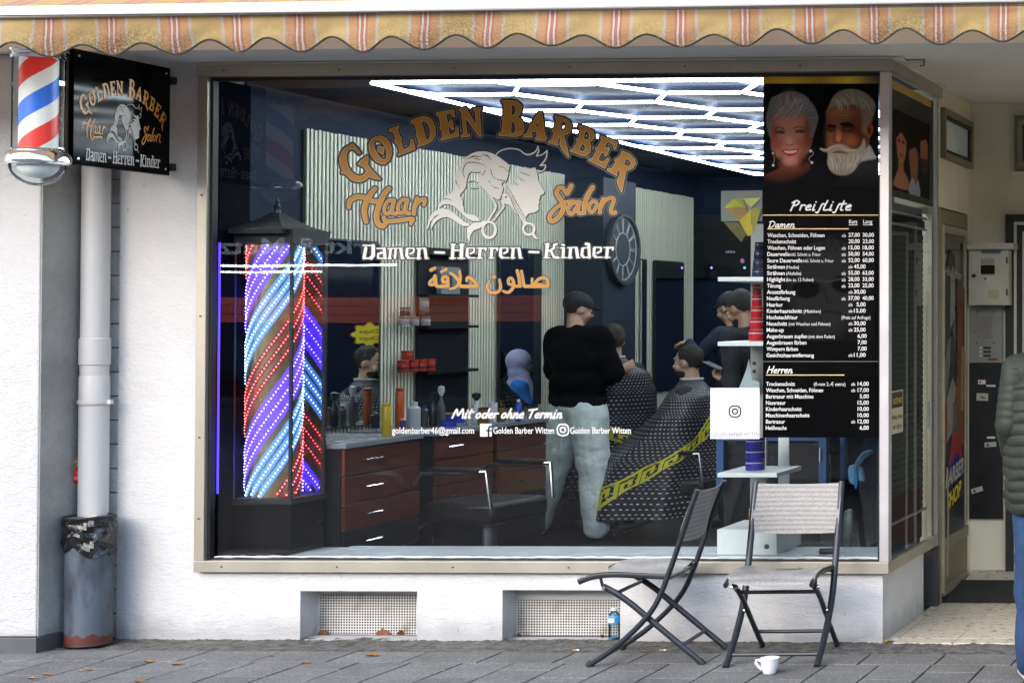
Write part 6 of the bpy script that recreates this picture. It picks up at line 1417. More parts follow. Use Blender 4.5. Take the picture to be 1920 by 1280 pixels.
    cap_(c, V_['shL'].lerp(V_['shR'], .08), V_['shR'].lerp(V_['shL'], .08), (.065+g_*.6)*s, (.065+g_*.6)*s); cap_(c, V_['chest'], V_['neck']-up*.03*s, .10*s, .068*s)
    for q in 'RL':
        if long_sleeve: chainc(c, [V_['sh'+q], V_['el'+q], V_['wr'+q].lerp(V_['el'+q], .06)], [(.058+g_*ARMK)*s, (.042+g_*ARMK)*s, (.030+g_*ARMK)*s])
        else: cap_(c, V_['sh'+q], V_['sh'+q].lerp(V_['el'+q], .85), (.060+g_*ARMK)*s, (.062+g_*ARMK)*s)
    remesh(c, shirt_name, m, t, .013*s, 3, lambda co: co+noise.noise_vector(Vector((co.x*8+3, co.y*8, co.z*11)))*.014+noise.noise_vector(co*20)*.002)
    tm = trouser_m or pm('trousers_%d_%d_%d' % tuple(int(c_*255) for c_ in trousers), trousers, 0.85, var=0.22, scale=7, bump=0.7, bscale=11, bdist=0.015)
    c = MB(); c.ell(V_['pelvis'], (.158+g_*.7)*s, (.118+g_*.7)*s, .13*s, 18, 10)
    for q in 'RL':
        kn = V_['knee'+q]; an = V_['ank'+q]
        chainc(c, [V_['hip'+q], V_['hip'+q].lerp(kn, .5), kn, kn.lerp(an, .5), an.lerp(kn, .04)], [(.095+g_)*s, (.080+g_)*s, (.060+g_*1.1)*s, (.054+g_*1.05)*s, (.046+g_*1.0)*s])
    def wr(co):
        q_ = Vector((co.x*9, co.y*9, co.z*17)); return co+noise.noise_vector(q_*.6)*.012+noise.noise_vector(q_*1.6)*.004
    remesh(c, 'trousers', tm, t, .013*s, 2, wr)
    for q in 'RL':
        c = MB(); a, o_ = V_['ank'+q], V_['toe'+q]; dd = (o_-a); dd.z = 0; dd.normalize()
        c.ell(Vector((a.x, a.y, a.z-.04*s)), .040*s, .05*s, .045*s); cap_(c, Vector((a.x, a.y, a.z-.045*s)), Vector((o_.x, o_.y, a.z-.05*s)), .042*s, .038*s)
        base = a.z-.088*s
        remesh(c, 'shoe', pm('shoe_%d_%d_%d' % tuple(int(x*255) for x in shoe), shoe, .5, var=.05), t, .009*s, 1, lambda co: Vector((co.x, co.y, max(co.z, base))))
    # hair and face
    hm = pm('hair_%d_%d_%d' % tuple(int(x*255) for x in hair), hair, 0.55, var=0.45, scale=60, bump=0.9, bscale=220)
    c = MB(); c.ell(hp(0, -.020, .034*hair_top), .080*s, .096*s, .098*s, 20, 14, M3)
    if hair_top > 1: c.ell(hp(0, .02, .09), .062*s, .075*s, .042*s, 16, 10, M3)
    ho = remesh(c, 'hair', hm, t, .010*s, 1, lambda co: co+noise.noise_vector(co*45)*.004)
    for sd in (-1, 1):
        c = MB(); c.ell(hp(sd*.032, .076, .008), .0135*s, .010*s, .0075*s, 10, 8, M3); c.build('eye', pm('eye_white', (.55, .53, .5), .2), t, local=True)
        c = MB(); c.ell(hp(sd*.032, .084, .008), .0058*s, .0035*s, .0058*s, 8, 6, M3); c.build('iris', pm('iris_brown', (.03, .015, .008), .15), t, local=True)
        c = MB(); cap_(c, hp(sd*.016, .094, .028), hp(sd*.052, .078, .030), .0045*s, .003*s, 8); c.build('eyebrow', hm, t, local=True)
    c = MB(); c.ell(hp(0, .096, -.050), .022*s, .0055*s, .0035*s, 10, 6, M3); c.ell(hp(0, .096, -.057), .019*s, .0065*s, .0042*s, 10, 6, M3); c.build('lips', pm('lip_pink', (.30, .09, .07), .45), t, local=True)
    if beard:
        c = MB(); c.ell(hp(0, .030, -.072), .058*s, .062*s, .048*s, 16, 10, M3); remesh(c, 'beard', hm, t, .009*s, 1)
    if cap:
        cm = pm('cap_%d_%d_%d' % tuple(int(x*255) for x in cap), cap, 0.8, var=.15, scale=20, bump=.2)
        c = MB(); rings = []
        for j in range(8):
            w_ = j/7*math.pi/2; rings.append([hp(.086*math.cos(w_)*math.cos(2*math.pi*k/22), -.014+.106*math.cos(w_)*math.sin(2*math.pi*k/22), .045+.082*math.sin(w_)) for k in range(22)])
        rings.insert(0, [hp(.082*math.cos(2*math.pi*k/22), -.014+.102*math.sin(2*math.pi*k/22), .022) for k in range(22)])
        c.rings(rings); co_ = c.build('cap', cm, t, local=True)
        c = MB(); pts = []
        outl = [(-.07, .075), (-.055, .135), (0, .165), (.055, .135), (.07, .075)]
        c.prism([(x, y) for x, y in outl], lambda u, v, q: hp(u, v, q), .030, .038); c.build('cap_peak', cm, t, local=True)
    return t, V_, hp, M3
# pedestrian on the right
q = PZ(1984, 1278)
def puffer_mat():
    m, n, l, b = node_mat('olive_quilted_nylon')
    tc = n.new('ShaderNodeTexCoord'); nz = n.new('ShaderNodeTexNoise'); nz.inputs['Scale'].default_value = 14; nz.inputs['Detail'].default_value = 5; nz.inputs['Distortion'].default_value = .6
    mp = n.new('ShaderNodeMapping'); mp.inputs['Scale'].default_value = (1.5, 1.5, .8); l.new(tc.outputs['Object'], mp.inputs[0]); l.new(mp.outputs[0], nz.inputs[0])
    r = n.new('ShaderNodeValToRGB'); r.color_ramp.elements[0].color = (.013, .017, .012, 1); r.color_ramp.elements[1].color = (.026, .031, .023, 1); l.new(nz.outputs[0], r.inputs[0]); l.new(r.outputs[0], b.inputs['Base Color'])
    b.inputs['Roughness'].default_value = .6; b.inputs['Specular IOR Level'].default_value = .3; bp = n.new('ShaderNodeBump'); bp.inputs['Strength'].default_value = .35; bp.inputs['Distance'].default_value = .008; l.new(nz.outputs[0], bp.inputs['Height']); l.new(bp.outputs[0], b.inputs['Normal'])
    return m
def denim():
    m, n, l, b = node_mat('blue_denim')
    tc = n.new('ShaderNodeTexCoord'); nz = n.new('ShaderNodeTexNoise'); nz.inputs['Scale'].default_value = 6; nz.inputs['Detail'].default_value = 8
    mp = n.new('ShaderNodeMapping'); mp.inputs['Scale'].default_value = (1.6, 1.6, .6); l.new(tc.outputs['Object'], mp.inputs[0]); l.new(mp.outputs[0], nz.inputs[0])
    r = n.new('ShaderNodeValToRGB'); r.color_ramp.elements[0].position = .32; r.color_ramp.elements[1].position = .72
    r.color_ramp.elements[0].color = (.0035, .016, .055, 1); r.color_ramp.elements[1].color = (.018, .055, .14, 1); l.new(nz.outputs[0], r.inputs[0]); l.new(r.outputs[0], b.inputs['Base Color'])
    b.inputs['Roughness'].default_value = .85
    n2 = n.new('ShaderNodeTexNoise'); n2.inputs['Scale'].default_value = 13; n2.inputs['Detail'].default_value = 3; n2.inputs['Distortion'].default_value = 1; l.new(tc.outputs['Object'], n2.inputs[0])
    bp = n.new('ShaderNodeBump'); bp.inputs['Strength'].default_value = .6; bp.inputs['Distance'].default_value = .012; l.new(n2.outputs[0], bp.inputs['Height']); l.new(bp.outputs[0], b.inputs['Normal'])
    return m
PM = puffer_mat(); DM = denim()
t, V_, hp, M3 = person('pedestrian in dark olive puffer jacket and blue jeans at the right edge', (q.x, q.y, 0), R(12), 1.66, dict(wrR=(.18, .10, .98), wrL=(-.18, .10, .98), elL=(-.22, -.04, 1.2), elR=(.22, -.04, 1.2)), loose=.012, shirt_m=PM, trouser_m=DM, shoe=(.75, .75, .78), shirt_name='jacket_lining', curl=(1.1, 1.1))
# quilted shell: baffles as real rounded ridges
s = 1.66/1.78; rings = []; zl_, zh = .80*s, 1.53*s; nb = 14
for j in range(nb*8+1):
    u = j/(nb*8); z = zl_+(zh-zl_)*u; puff = .0085*abs(math.sin(math.pi*u*nb))**.6
    rx = np.interp(u, [0, .1, .5, .8, .92, 1], [.215, .225, .230, .225, .15, .085]); ry = np.interp(u, [0, .1, .5, .8, .92, 1], [.165, .175, .175, .15, .12, .08])
    rg = []
    for k in range(48):
        a = 2*math.pi*k/48; w_ = .010*noise.noise(Vector((math.cos(a)*3, math.sin(a)*3, u*9)))+.004*noise.noise(Vector((math.cos(a)*11, math.sin(a)*11, u*30)))
        rg.append(((rx+puff+w_)*math.cos(a), (ry+puff+w_)*math.sin(a), z+.012*math.sin(a)-.004*math.sin(a*9)))
    rings.append(rg)
MB().rings(rings).build('puffer_jacket', PM, t, local=True, angle=180)
for sd, q_ in ((1, 'R'), (-1, 'L')):
    pts = []; rs = []; A_, B_, C_ = V_['sh'+q_], V_['el'+q_], V_['wr'+q_]
    for j in range(73):
        u = j/72; p_ = A_.lerp(B_, u*2) if u < .5 else B_.lerp(C_, u*2-1); pts.append(p_); rs.append(np.interp(u, [0, .2, .8, 1], [.066, .068, .058, .05])+.0045*abs(math.sin(math.pi*u*13))**.6)
    MB().tube(pts, [float(x) for x in rs], 20).build('sleeve', PM, t, local=True, angle=180)
# ================================================================== interior of the salon
def emit_mat(name, col, s, base=None):
    m, n, l, b = node_mat(name); b.inputs['Base Color'].default_value = (*(base or col), 1)
    b.inputs['Emission Color'].default_value = (*col, 1); b.inputs['Emission Strength'].default_value = s; return m
# ---- hexagon tube lights on the ceiling
M_LTUBE = emit_mat('lit_led_tube', (0.86, 0.94, 1.0), LT)
hx = thing('hexagon_light', 'honeycomb grid of bright white light tubes under the navy salon ceiling', 'ceiling light', (-3.2, 3, ZIC-0.03))
HXs = 0.42; zt_ = ZIC-0.035; X0, X1, Y0_, Y1_ = -4.96, -2.7, 0.28, 5.9
edges = set()
def key(p): return (round(p[0], 2), round(p[1], 2))
for i in range(-2, 8):
    for j in range(-1, 10):
        cx = X0+0.3+i*1.5*HXs; cy = Y0_+0.12+j*math.sqrt(3)*HXs+(i % 2)*math.sqrt(3)/2*HXs
        pts = [(cx+HXs*math.cos(k*math.pi/3), cy+HXs*math.sin(k*math.pi/3)) for k in range(6)]
        for k in range(6):
            a, b_ = key(pts[k]), key(pts[(k+1) % 6]); edges.add((min(a, b_), max(a, b_)))
def clip(a, b_):
    t0, t1 = 0.0, 1.0; dx, dy = b_[0]-a[0], b_[1]-a[1]
    for p_, q_ in ((-dx, a[0]-X0), (dx, X1-a[0]), (-dy, a[1]-Y0_), (dy, Y1_-a[1])):
        if abs(p_) < 1e-9:
            if q_ < 0: return None
        else:
            t = q_/p_
            if p_ < 0: t0 = max(t0, t)
            else: t1 = min(t1, t)
    if t1-t0 < 0.03: return None
    return (a[0]+dx*t0, a[1]+dy*t0), (a[0]+dx*t1, a[1]+dy*t1)
segs = [clip(*e) for e in sorted(edges)]; segs = [s_ for s_ in segs if s_]
for a, b_ in segs+[((X0, Y0_), (X0, Y1_)), ((X0, Y1_), (X1, Y1_)), ((X1, Y0_), (X1, Y1_)), ((X0, Y0_), (X1, Y0_))]:
    A_, B_ = Vector((*a, zt_)), Vector((*b_, zt_)); d = (B_-A_).normalized()*0.012
    MB().tube([A_+d, B_-d], 0.0092, 6).build('light_tube', M_LTUBE, hx)
# ---- slat wall
M_SLAT = pm('pale_oak_slat', (0.74, 0.74, 0.60), 0.6, var=0.10, scale=5, stretch=(1, 1, 0.15))
sw = thing('slat_wall', 'pale wooden slat panelling with dark gaps along the left salon wall', 'wall panelling', (XW, 3, FZ))
boxo('backing', XW+0.001, XW+0.012, 0.98, 6.6, FZ, 2.64, pm('black_felt', (0.012, 0.012, 0.012), .9), sw)
ps = 0.0365; sm_ = None; k = 0; yy = 1.0
while yy < 6.58:
    if not (4.09 < yy < 4.665):
        if sm_ is None:
            b0 = MB().box(-0.0, 0.0065, 0, 0.0205, 0, 2.52).build('slat', M_SLAT, None, smooth=False); sm_ = b0; o = b0
        else:
            o = sm_.copy(); COL.objects.link(o)
        o.parent = sw; o.location = (0.012, yy-3, 2.65-2.52-FZ+random.uniform(-.003, .003))
    yy += ps
# pier with the clock
struct(MB().box(XW+0.001, -5.456, 4.09, 4.66, FZ, 2.63).build('pier', pm('blue_grey_pier_paint', (0.015, 0.025, 0.042), .6, var=.15, scale=3), smooth=False))
ck = thing('wall_clock', 'large round dark clock with open rim on the side of the pier', 'clock', (-5.45, 4.37, 2.10))
def ringx(r, tt, name, m, x=-5.43, n=40):
    pts = [(x, 4.37+r*math.cos(2*math.pi*k/n), 2.10+r*math.sin(2*math.pi*k/n)) for k in range(n+1)]; return MB().tube(pts, tt, 6).build(name, m, ck)
M_CKD = pm('clock_dark', (0.05, 0.06, 0.07), .5); M_CKL = pm('clock_pale', (0.35, 0.38, 0.40), .4)
MB().lathe([(0.26, 0), (0.27, 0.02), (0.27, 0.05), (0.245, 0.05), (0.24, 0.025)], (-5.456, 4.37, 2.10), 40, 'x').build('rim', M_CKD, ck)
ringx(0.235, 0.005, 'ring', M_CKL); ringx(0.125, 0.005, 'ring', M_CKL)
MB().lathe([(0.12, 0), (0.12, 0.012), (0.01, 0.012)], (-5.456, 4.37, 2.10), 30, 'x').build('dial', M_CKD, ck)
for k in range(12):
    for dq in (-0.045, 0.045):
        a = 2*math.pi*k/12; MB().tube([(-5.43, 4.37+0.13*math.cos(a+dq*.3), 2.10+0.13*math.sin(a+dq*.3)), (-5.43, 4.37+0.232*math.cos(a+dq), 2.10+0.232*math.sin(a+dq))], 0.0035, 4).build('numeral_bar', M_CKL, ck)
# ---- mirrors and shelf cabinet
def mirror_mat():
    m, n, l, b = node_mat('mirror_silver'); b.inputs['Base Color'].default_value = (0.72, 0.78, 0.78, 1); b.inputs['Metallic'].default_value = 1; b.inputs['Roughness'].default_value = 0.015; return m
M_MIR = mirror_mat()
def yat(px): return 5.74*F/(2500-px)-8
def mirror(y0, y1, z0, z1, label, nm='wall_mirror'):
    t = thing(nm, label, 'mirror', (XW+0.04, (y0+y1)/2, z0), 'mirrors on the slat wall')
    MB().box(XW+0.036, XW+0.050, y0, y1, z0, z1).build('glass', M_MIR, t, smooth=False)
    MB().box(XW+0.034, XW+0.049, y0-0.012, y0-0.0005, z0, z1).box(XW+0.034, XW+0.049, y1+0.0005, y1+0.012, z0, z1).box(XW+0.034, XW+0.049, y0, y1, z1+0.0005, z1+0.012).build('edge_trim', M_DARKM, t, smooth=False)
    return t
mirror(1.15, yat(668), 0.96, 2.03, 'tall mirror right behind the glowing lamp, showing a seated customer')
mirror(yat(906), yat(985), 0.96, 2.06, 'tall mirror left of the standing barber in black')
mirror(yat(1101)+0.86, yat(1186)-0.05, 0.96, 2.05, 'mirror beyond the pier with the clock')
mirror(yat(1207), yat(1261), 0.96, 2.05, 'farthest narrow mirror on the slat wall')
y0, y1 = yat(746), yat(845)
sc_ = thing('wall_shelf', 'dark wall cabinet with product jars between two strips of slats', 'shelf', (XW+0.05, (y0+y1)/2, 0.96))
M_DSH = pm('dark_shelf_board', (0.006, 0.008, 0.012), .5, spec=.2)
boxo('back_board', XW+0.035, XW+0.045, y0, y1, 0.96, 2.03, M_DSH, sc_)
for z in (2.0, 1.735, 1.535, 1.25): boxo('shelf_board', XW+0.046, XW+0.115, y0, y1, z-0.018, z, M_DSH, sc_)
pic = thing('grey_product_box', 'pale grey green product box with a brush picture on the wall shelf', 'box', (XW+0.12, y0+0.28, 1.735))
yb0, yb1 = yat(775), yat(812)
boxo('carton', XW+0.07, XW+0.10, yb0, yb1, 1.737, 1.91, pm('grey_green_card', (0.16, 0.22, 0.21), .6), pic)
boxo('brush_picture', XW+0.101, XW+0.103, (yb0+yb1)/2-0.012, (yb0+yb1)/2+0.012, 1.78, 1.86, M_BLACK, pic)
M_JARR = pm('red_jar', (0.42, 0.035, 0.02), .3); M_JARB = pm('black_jar', (0.03, 0.03, 0.035), .3); M_JARL = pm('silver_lid', (0.35, 0.37, 0.4), .25, metal=.7)
def jar(x, y, z, r, h, mb_, ml, label, grp, cat='jar', name='product_jar', stripe=None):
    t = thing(name, label, cat, (x, y, z), grp)
    MB().lathe([(r*.95, 0), (r, h*.08), (r, h*.62), (r*.95, h*.68)], (x, y, z), 16).build('pot', mb_, t)
    MB().lathe([(r*1.03, h*.70), (r*1.03, h), (r*.9, h), (.001, h)], (x, y, z), 16).build('lid', ml, t)
    if stripe: MB().lathe([(r*1.012, h*.26), (r*1.012, h*.42)], (x, y, z), 16).build('label_band', stripe, t)
    return t
xs_ = XW+0.082
def yz(px, py):
    q = PX(px, py, xs_); return q.y, q.z
for k, px in enumerate((756, 773, 790)):
    y, z = yz(px, 676); jar(xs_, y, 1.252, 0.032, 0.075, M_JARR, M_JARR, 'red lidded jar, %s of the bottom row on the lower wall shelf' % ('leftmost', 'middle one', 'third')[k], 'red jars on the wall shelf', stripe=M_BLACK)
y, z = yz(806, 676); jar(xs_, y, 1.252, 0.032, 0.075, M_JARR, M_JARR, 'red lidded jar standing apart at the right end of the wall shelf', 'red jars on the wall shelf', stripe=M_BLACK)
for k, px in enumerate((764,)):
    y, z = yz(px, 640); jar(xs_, y, 1.329, 0.032, 0.055, M_JARR, M_JARR, 'red jar on top of two others on the wall shelf', 'red jars on the wall shelf')
M_JW = pm('white_grey_jar', (0.30, 0.31, 0.33), .3)
for k, (px, lv) in enumerate(((757, 0), (777, 0), (798, 0), (759, 1), (795, 1), (795, 2))):
    y, z = yz(px, 600); jar(xs_, y, 1.537+lv*0.058, 0.028, 0.056, M_JARB if lv % 2 else M_JW, M_JARL, ('grey jar, first in the middle wall shelf row', 'grey jar, second in the middle wall shelf row', 'grey jar at the foot of the tall stack', 'black jar stacked on the first grey jar', 'black jar in the middle of the tall stack', 'grey jar on top of the tall stack')[k], 'grey and black jars on the middle wall shelf')
# ---- counter with drawers
M_MAH = pm('mahogany_front', (0.07, 0.013, 0.007), .32, col2=(0.11, 0.024, 0.012), scale=4, stretch=(1, 0.35, 5), coat=.3)
M_CTOP = pm('grey_counter_top', (0.24, 0.25, 0.27), .25, var=.08)
XCf = -5.20; zc_ = 0.93
def counter(y0, y1, label, rows):
    t = thing('styling_counter', label, 'counter', (XW+0.33, (y0+y1)/2, FZ), 'mahogany styling counters')
    boxo('top', XW+0.05, XCf+0.015, y0, y1, zc_-0.03, zc_, M_CTOP, t, 0.004)
    boxo('carcass', XW+0.05, XCf-0.02, y0+0.01, y1-0.01, FZ, zc_-0.031, M_DSH, t)
    z = zc_-0.035; n_ = 5
    for k in range(n_):
        h = 0.145; boxo('drawer_front', XCf-0.02, XCf, y0+0.015, y1-0.015, z-h+0.006, z, M_MAH if k < 3 else M_DSH, t, 0.003)
        ym = y0+(y1-y0)*rows
        if k < 4: MB().tube([(XCf+0.014, ym-0.075, z-h*.45), (XCf+0.016, ym+0.075, z-h*.45)], 0.0045, 6).box(XCf, XCf+0.014, ym-0.07, ym-0.064, z-h*.45-.003, z-h*.45+.003).box(XCf, XCf+0.014, ym+0.064, ym+0.07, z-h*.45-.003, z-h*.45+.003).build('handle', M_CHROME, t)
        z -= h
counter(0.46, 1.20, 'mahogany styling counter with pulled handles, nearest the lamp', 0.35)
counter(1.34, 2.02, 'mahogany styling counter in the middle of the row, below the bottles', 0.30)
counter(2.04, 2.70, 'mahogany styling counter at the feet of the barber in black', 0.5)
# ---- bottles and tools on the counters
def at_c(px, py, x=-5.3): 
    q = PX(px, py, x); return q
def bottle(px, ybase, hpx, wpx, prof, mats, label, cat='bottle', name='bottle', X=None, extra=None):
    # stands on the counter top: find the x,y where the base pixel meets the counter height
    q = PZ(px, ybase, zc_); d = 8+q.y; k = d/F
    t = thing(name, label, cat, (q.x, q.y, zc_)); h = hpx*k; w_ = wpx*k/2
    for (pr, nm, mi) in prof: MB().lathe([(max(.0008, r*w_), z*h) for r, z in pr], (q.x, q.y, zc_+.001), 18).build(nm, mats[mi], t)
    return t
col = lambda n, c, r=.3: pm(n, c, r, var=.08)
P_CYL = [([(.95, 0), (1, .03), (1, .78), (.55, .86), (.5, .87)], 'container', 0), ([(.5, .875), (.55, .88), (.55, .99), (.3, 1)], 'cap', 1)]
P_STR = [([(.95, 0), (1, .02), (1, .88), (.95, .89)], 'container', 0), ([(.9, .895), (.9, .99), (.6, 1)], 'cap', 1)]
P_SPR = [([(.8, 0), (1, .05), (1, .5), (.4, .66), (.35, .74)], 'container', 0), ([(.4, .745), (.5, .78), (.9, .86), (.85, .97), (.3, 1)], 'spray_head', 1)]
YEL = col('yellow_plastic', (0.50, 0.36, 0.01)); ORG = col('orange_plastic', (0.60, 0.10, 0.01)); WHT = col('milky_plastic', (0.50, 0.52, 0.55)); BLU = col('blue_plastic', (0.02, 0.05, 0.40)); GRN = col('green_plastic', (0.04, 0.30, 0.20)); TRN = col('smoky_plastic', (0.10, 0.12, 0.12), .15); BLKP = col('black_plastic', (0.01, 0.01, 0.012)); AMB = col('amber_plastic', (0.20, 0.10, 0.02), .15); PUR = col('purple_plastic', (0.12, 0.06, 0.20))
bottle(724, 818, 63, 17, P_STR, (YEL, YEL), 'tall yellow bottle at the front edge of the counter', name='yellow_bottle')
bottle(749, 800, 74, 16, P_STR, (ORG, ORG), 'tall orange canister on the counter', cat='canister', name='canister')
bottle(776, 804, 51, 23, P_CYL, (WHT, M_WHITE), 'white bottle with white cap and purple label on the counter', name='white_bottle')
bottle(755, 806, 22, 12, P_CYL, (PUR, M_WHITE), 'small purple pot with white cap before the orange canister', name='purple_pot', cat='pot')
bottle(686, 800, 55, 11, P_CYL, (TRN, GRN), 'slim smoky bottle with green cap near the lamp', name='green_cap_bottle')
bottle(722, 752, 18, 17, [([(.8, 0), (1, .3), (1, .7), (.4, 1)], 'knob', 0)], (BLKP,), 'black brush head above the yellow bottle', cat='brush', name='brush') if False else None
for i, (px, yb_, hp_, wp_, pr, mt_, lab, nm, ct) in enumerate((
    (640, 800, 45, 22, P_SPR, (TRN, BLKP), 'smoky spray bottle left on the counter behind the lamp', 'spray_bottle', 'bottle'),
    (662, 804, 34, 18, P_CYL, (BLKP, BLKP), 'squat black bottle left on the counter', 'black_bottle', 'bottle'),
    (704, 802, 30, 14, P_CYL, (BLKP, M_JARL), 'black bottle with silver cap left of the yellow bottle', 'black_bottle', 'bottle'),
    (796, 800, 40, 13, P_CYL, (TRN, BLU), 'clear bottle with blue cap right of the white bottle', 'blue_cap_bottle', 'bottle'),
    (812, 800, 66, 15, P_SPR, (BLKP, BLKP), 'tall black spray bottle on the counter', 'spray_bottle', 'bottle'),
    (827, 797, 75, 14, P_SPR, (TRN, M_WHITE), 'tall clear spray bottle with white head', 'spray_bottle', 'bottle'),
    (848, 792, 18, 44, P_STR, (BLU, YEL), 'low blue box with yellow lid on the counter', 'blue_box', 'box'),
    (840, 800, 12, 30, P_STR, (BLU, BLKP), 'flat blue tub at the counter edge', 'blue_tub', 'tub'),
    (893, 795, 60, 18, P_SPR, (WHT, BLKP), 'white and black hair clipper standing on its charger', 'hair_clipper', 'clipper'),
    (906, 795, 32, 20, P_STR, (AMB, BLKP), 'amber glass with combs before the mirror', 'comb_glass', 'glass'),
    (925, 792, 38, 15, [([(.7, 0), (1, 1), (.95, 1), (.65, .03)], 'cup', 0)], (M_WHITE,), 'white paper cup on the counter', 'paper_cup', 'cup'),
    (940, 790, 30, 16, P_CYL, (AMB, BLKP), 'brown bottle right of the paper cup', 'brown_bottle', 'bottle'),
    (972, 788, 40, 12, P_CYL, (BLU, M_WHITE), 'slim blue bottle near the barber in black', 'blue_bottle', 'bottle'))):
    bottle(px, yb_, hp_, wp_, pr, mt_, lab, cat=ct, name=nm)
M_BCH = pm('brushed_chrome', (.30, .31, .33), .32, metal=1.0)
# ---- barber chairs
M_LEATH = pm('black_leather', (0.006, 0.006, 0.007), .4, spec=.3, var=.3, scale=20, bump=.25, bscale=120)
def barber_chair(x, y, rz, label, z0=FZ, back=True):
    t = thing('barber_chair', label, 'barber chair', (x, y, z0), 'chrome and black barber chairs', rz)
    b = lambda mb, nm, m, **k_: mb.build(nm, m, t, local=True, **k_)
    b(MB().lathe([(.26, 0), (.26, .02), (.08, .05), (.05, .08), (.05, .36), (.09, .38)], (0, 0, 0), 28), 'pedestal', M_BCH)
    b(MB().box(-.24, .24, -.22, .24, .40, .52), 'seat_cushion', M_LEATH, bev=.03)
    if back: b(MB().obox(Matrix.Translation((0, -.24, .78)) @ Matrix.Rotation(R(10), 4, 'X'), .44, .08, .52), 'backrest', M_LEATH, bev=.03)
    for s_ in (-1, 1):
        b(MB().tube([(s_*.27, -.22, .50), (s_*.28, -.20, .70), (s_*.28, .22, .68), (s_*.28, .27, .62)], .012, 8), 'armrest_tube', M_BCH)
        b(MB().box(s_*.28-.025, s_*.28+.025, -.16, .16, .695, .72), 'arm_pad', M_LEATH, bev=.008)
        b(MB().tube([(s_*.18, .22, .42), (s_*.18, .42, .30), (s_*.18, .50, .14)], .011, 8), 'footrest_tube', M_BCH)
    b(MB().box(-.2, .2, .44, .58, .12, .135), 'foot_plate', M_BCH)
    return t
barber_chair(-4.86, 1.30, R(80), 'empty barber chair with chrome arms in front of the mahogany counter', back=False)
# ---- capes
def cape_mat():
    m, n, l, b = node_mat('patterned_cape')
    uv = n.new('ShaderNodeUVMap'); br = n.new('ShaderNodeTexBrick'); l.new(uv.outputs[0], br.inputs[0])
    br.inputs['Color1'].default_value = (.75, .76, .80, 1); br.inputs['Color2'].default_value = (.45, .46, .52, 1); br.inputs['Mortar'].default_value = (.006, .006, .010, 1)
    br.inputs['Scale'].default_value = 1; br.inputs['Mortar Size'].default_value = .0105; br.inputs['Brick Width'].default_value = .034; br.inputs['Row Height'].default_value = .0245; br.inputs['Mortar Smooth'].default_value = .15
    l.new(br.outputs[0], b.inputs['Base Color']); b.inputs['Roughness'].default_value = .42
    tc = n.new('ShaderNodeTexCoord'); nz = n.new('ShaderNodeTexNoise'); nz.inputs['Scale'].default_value = 6; l.new(tc.outputs['Object'], nz.inputs[0])
    bp = n.new('ShaderNodeBump'); bp.inputs['Strength'].default_value = .5; bp.inputs['Distance'].default_value = .03; l.new(nz.outputs[0], bp.inputs['Height']); l.new(bp.outputs[0], b.inputs['Normal'])
    return m
M_CAPE = cape_mat(); M_KEY = pm('yellow_cape_print', (.62, .58, .02), .5)
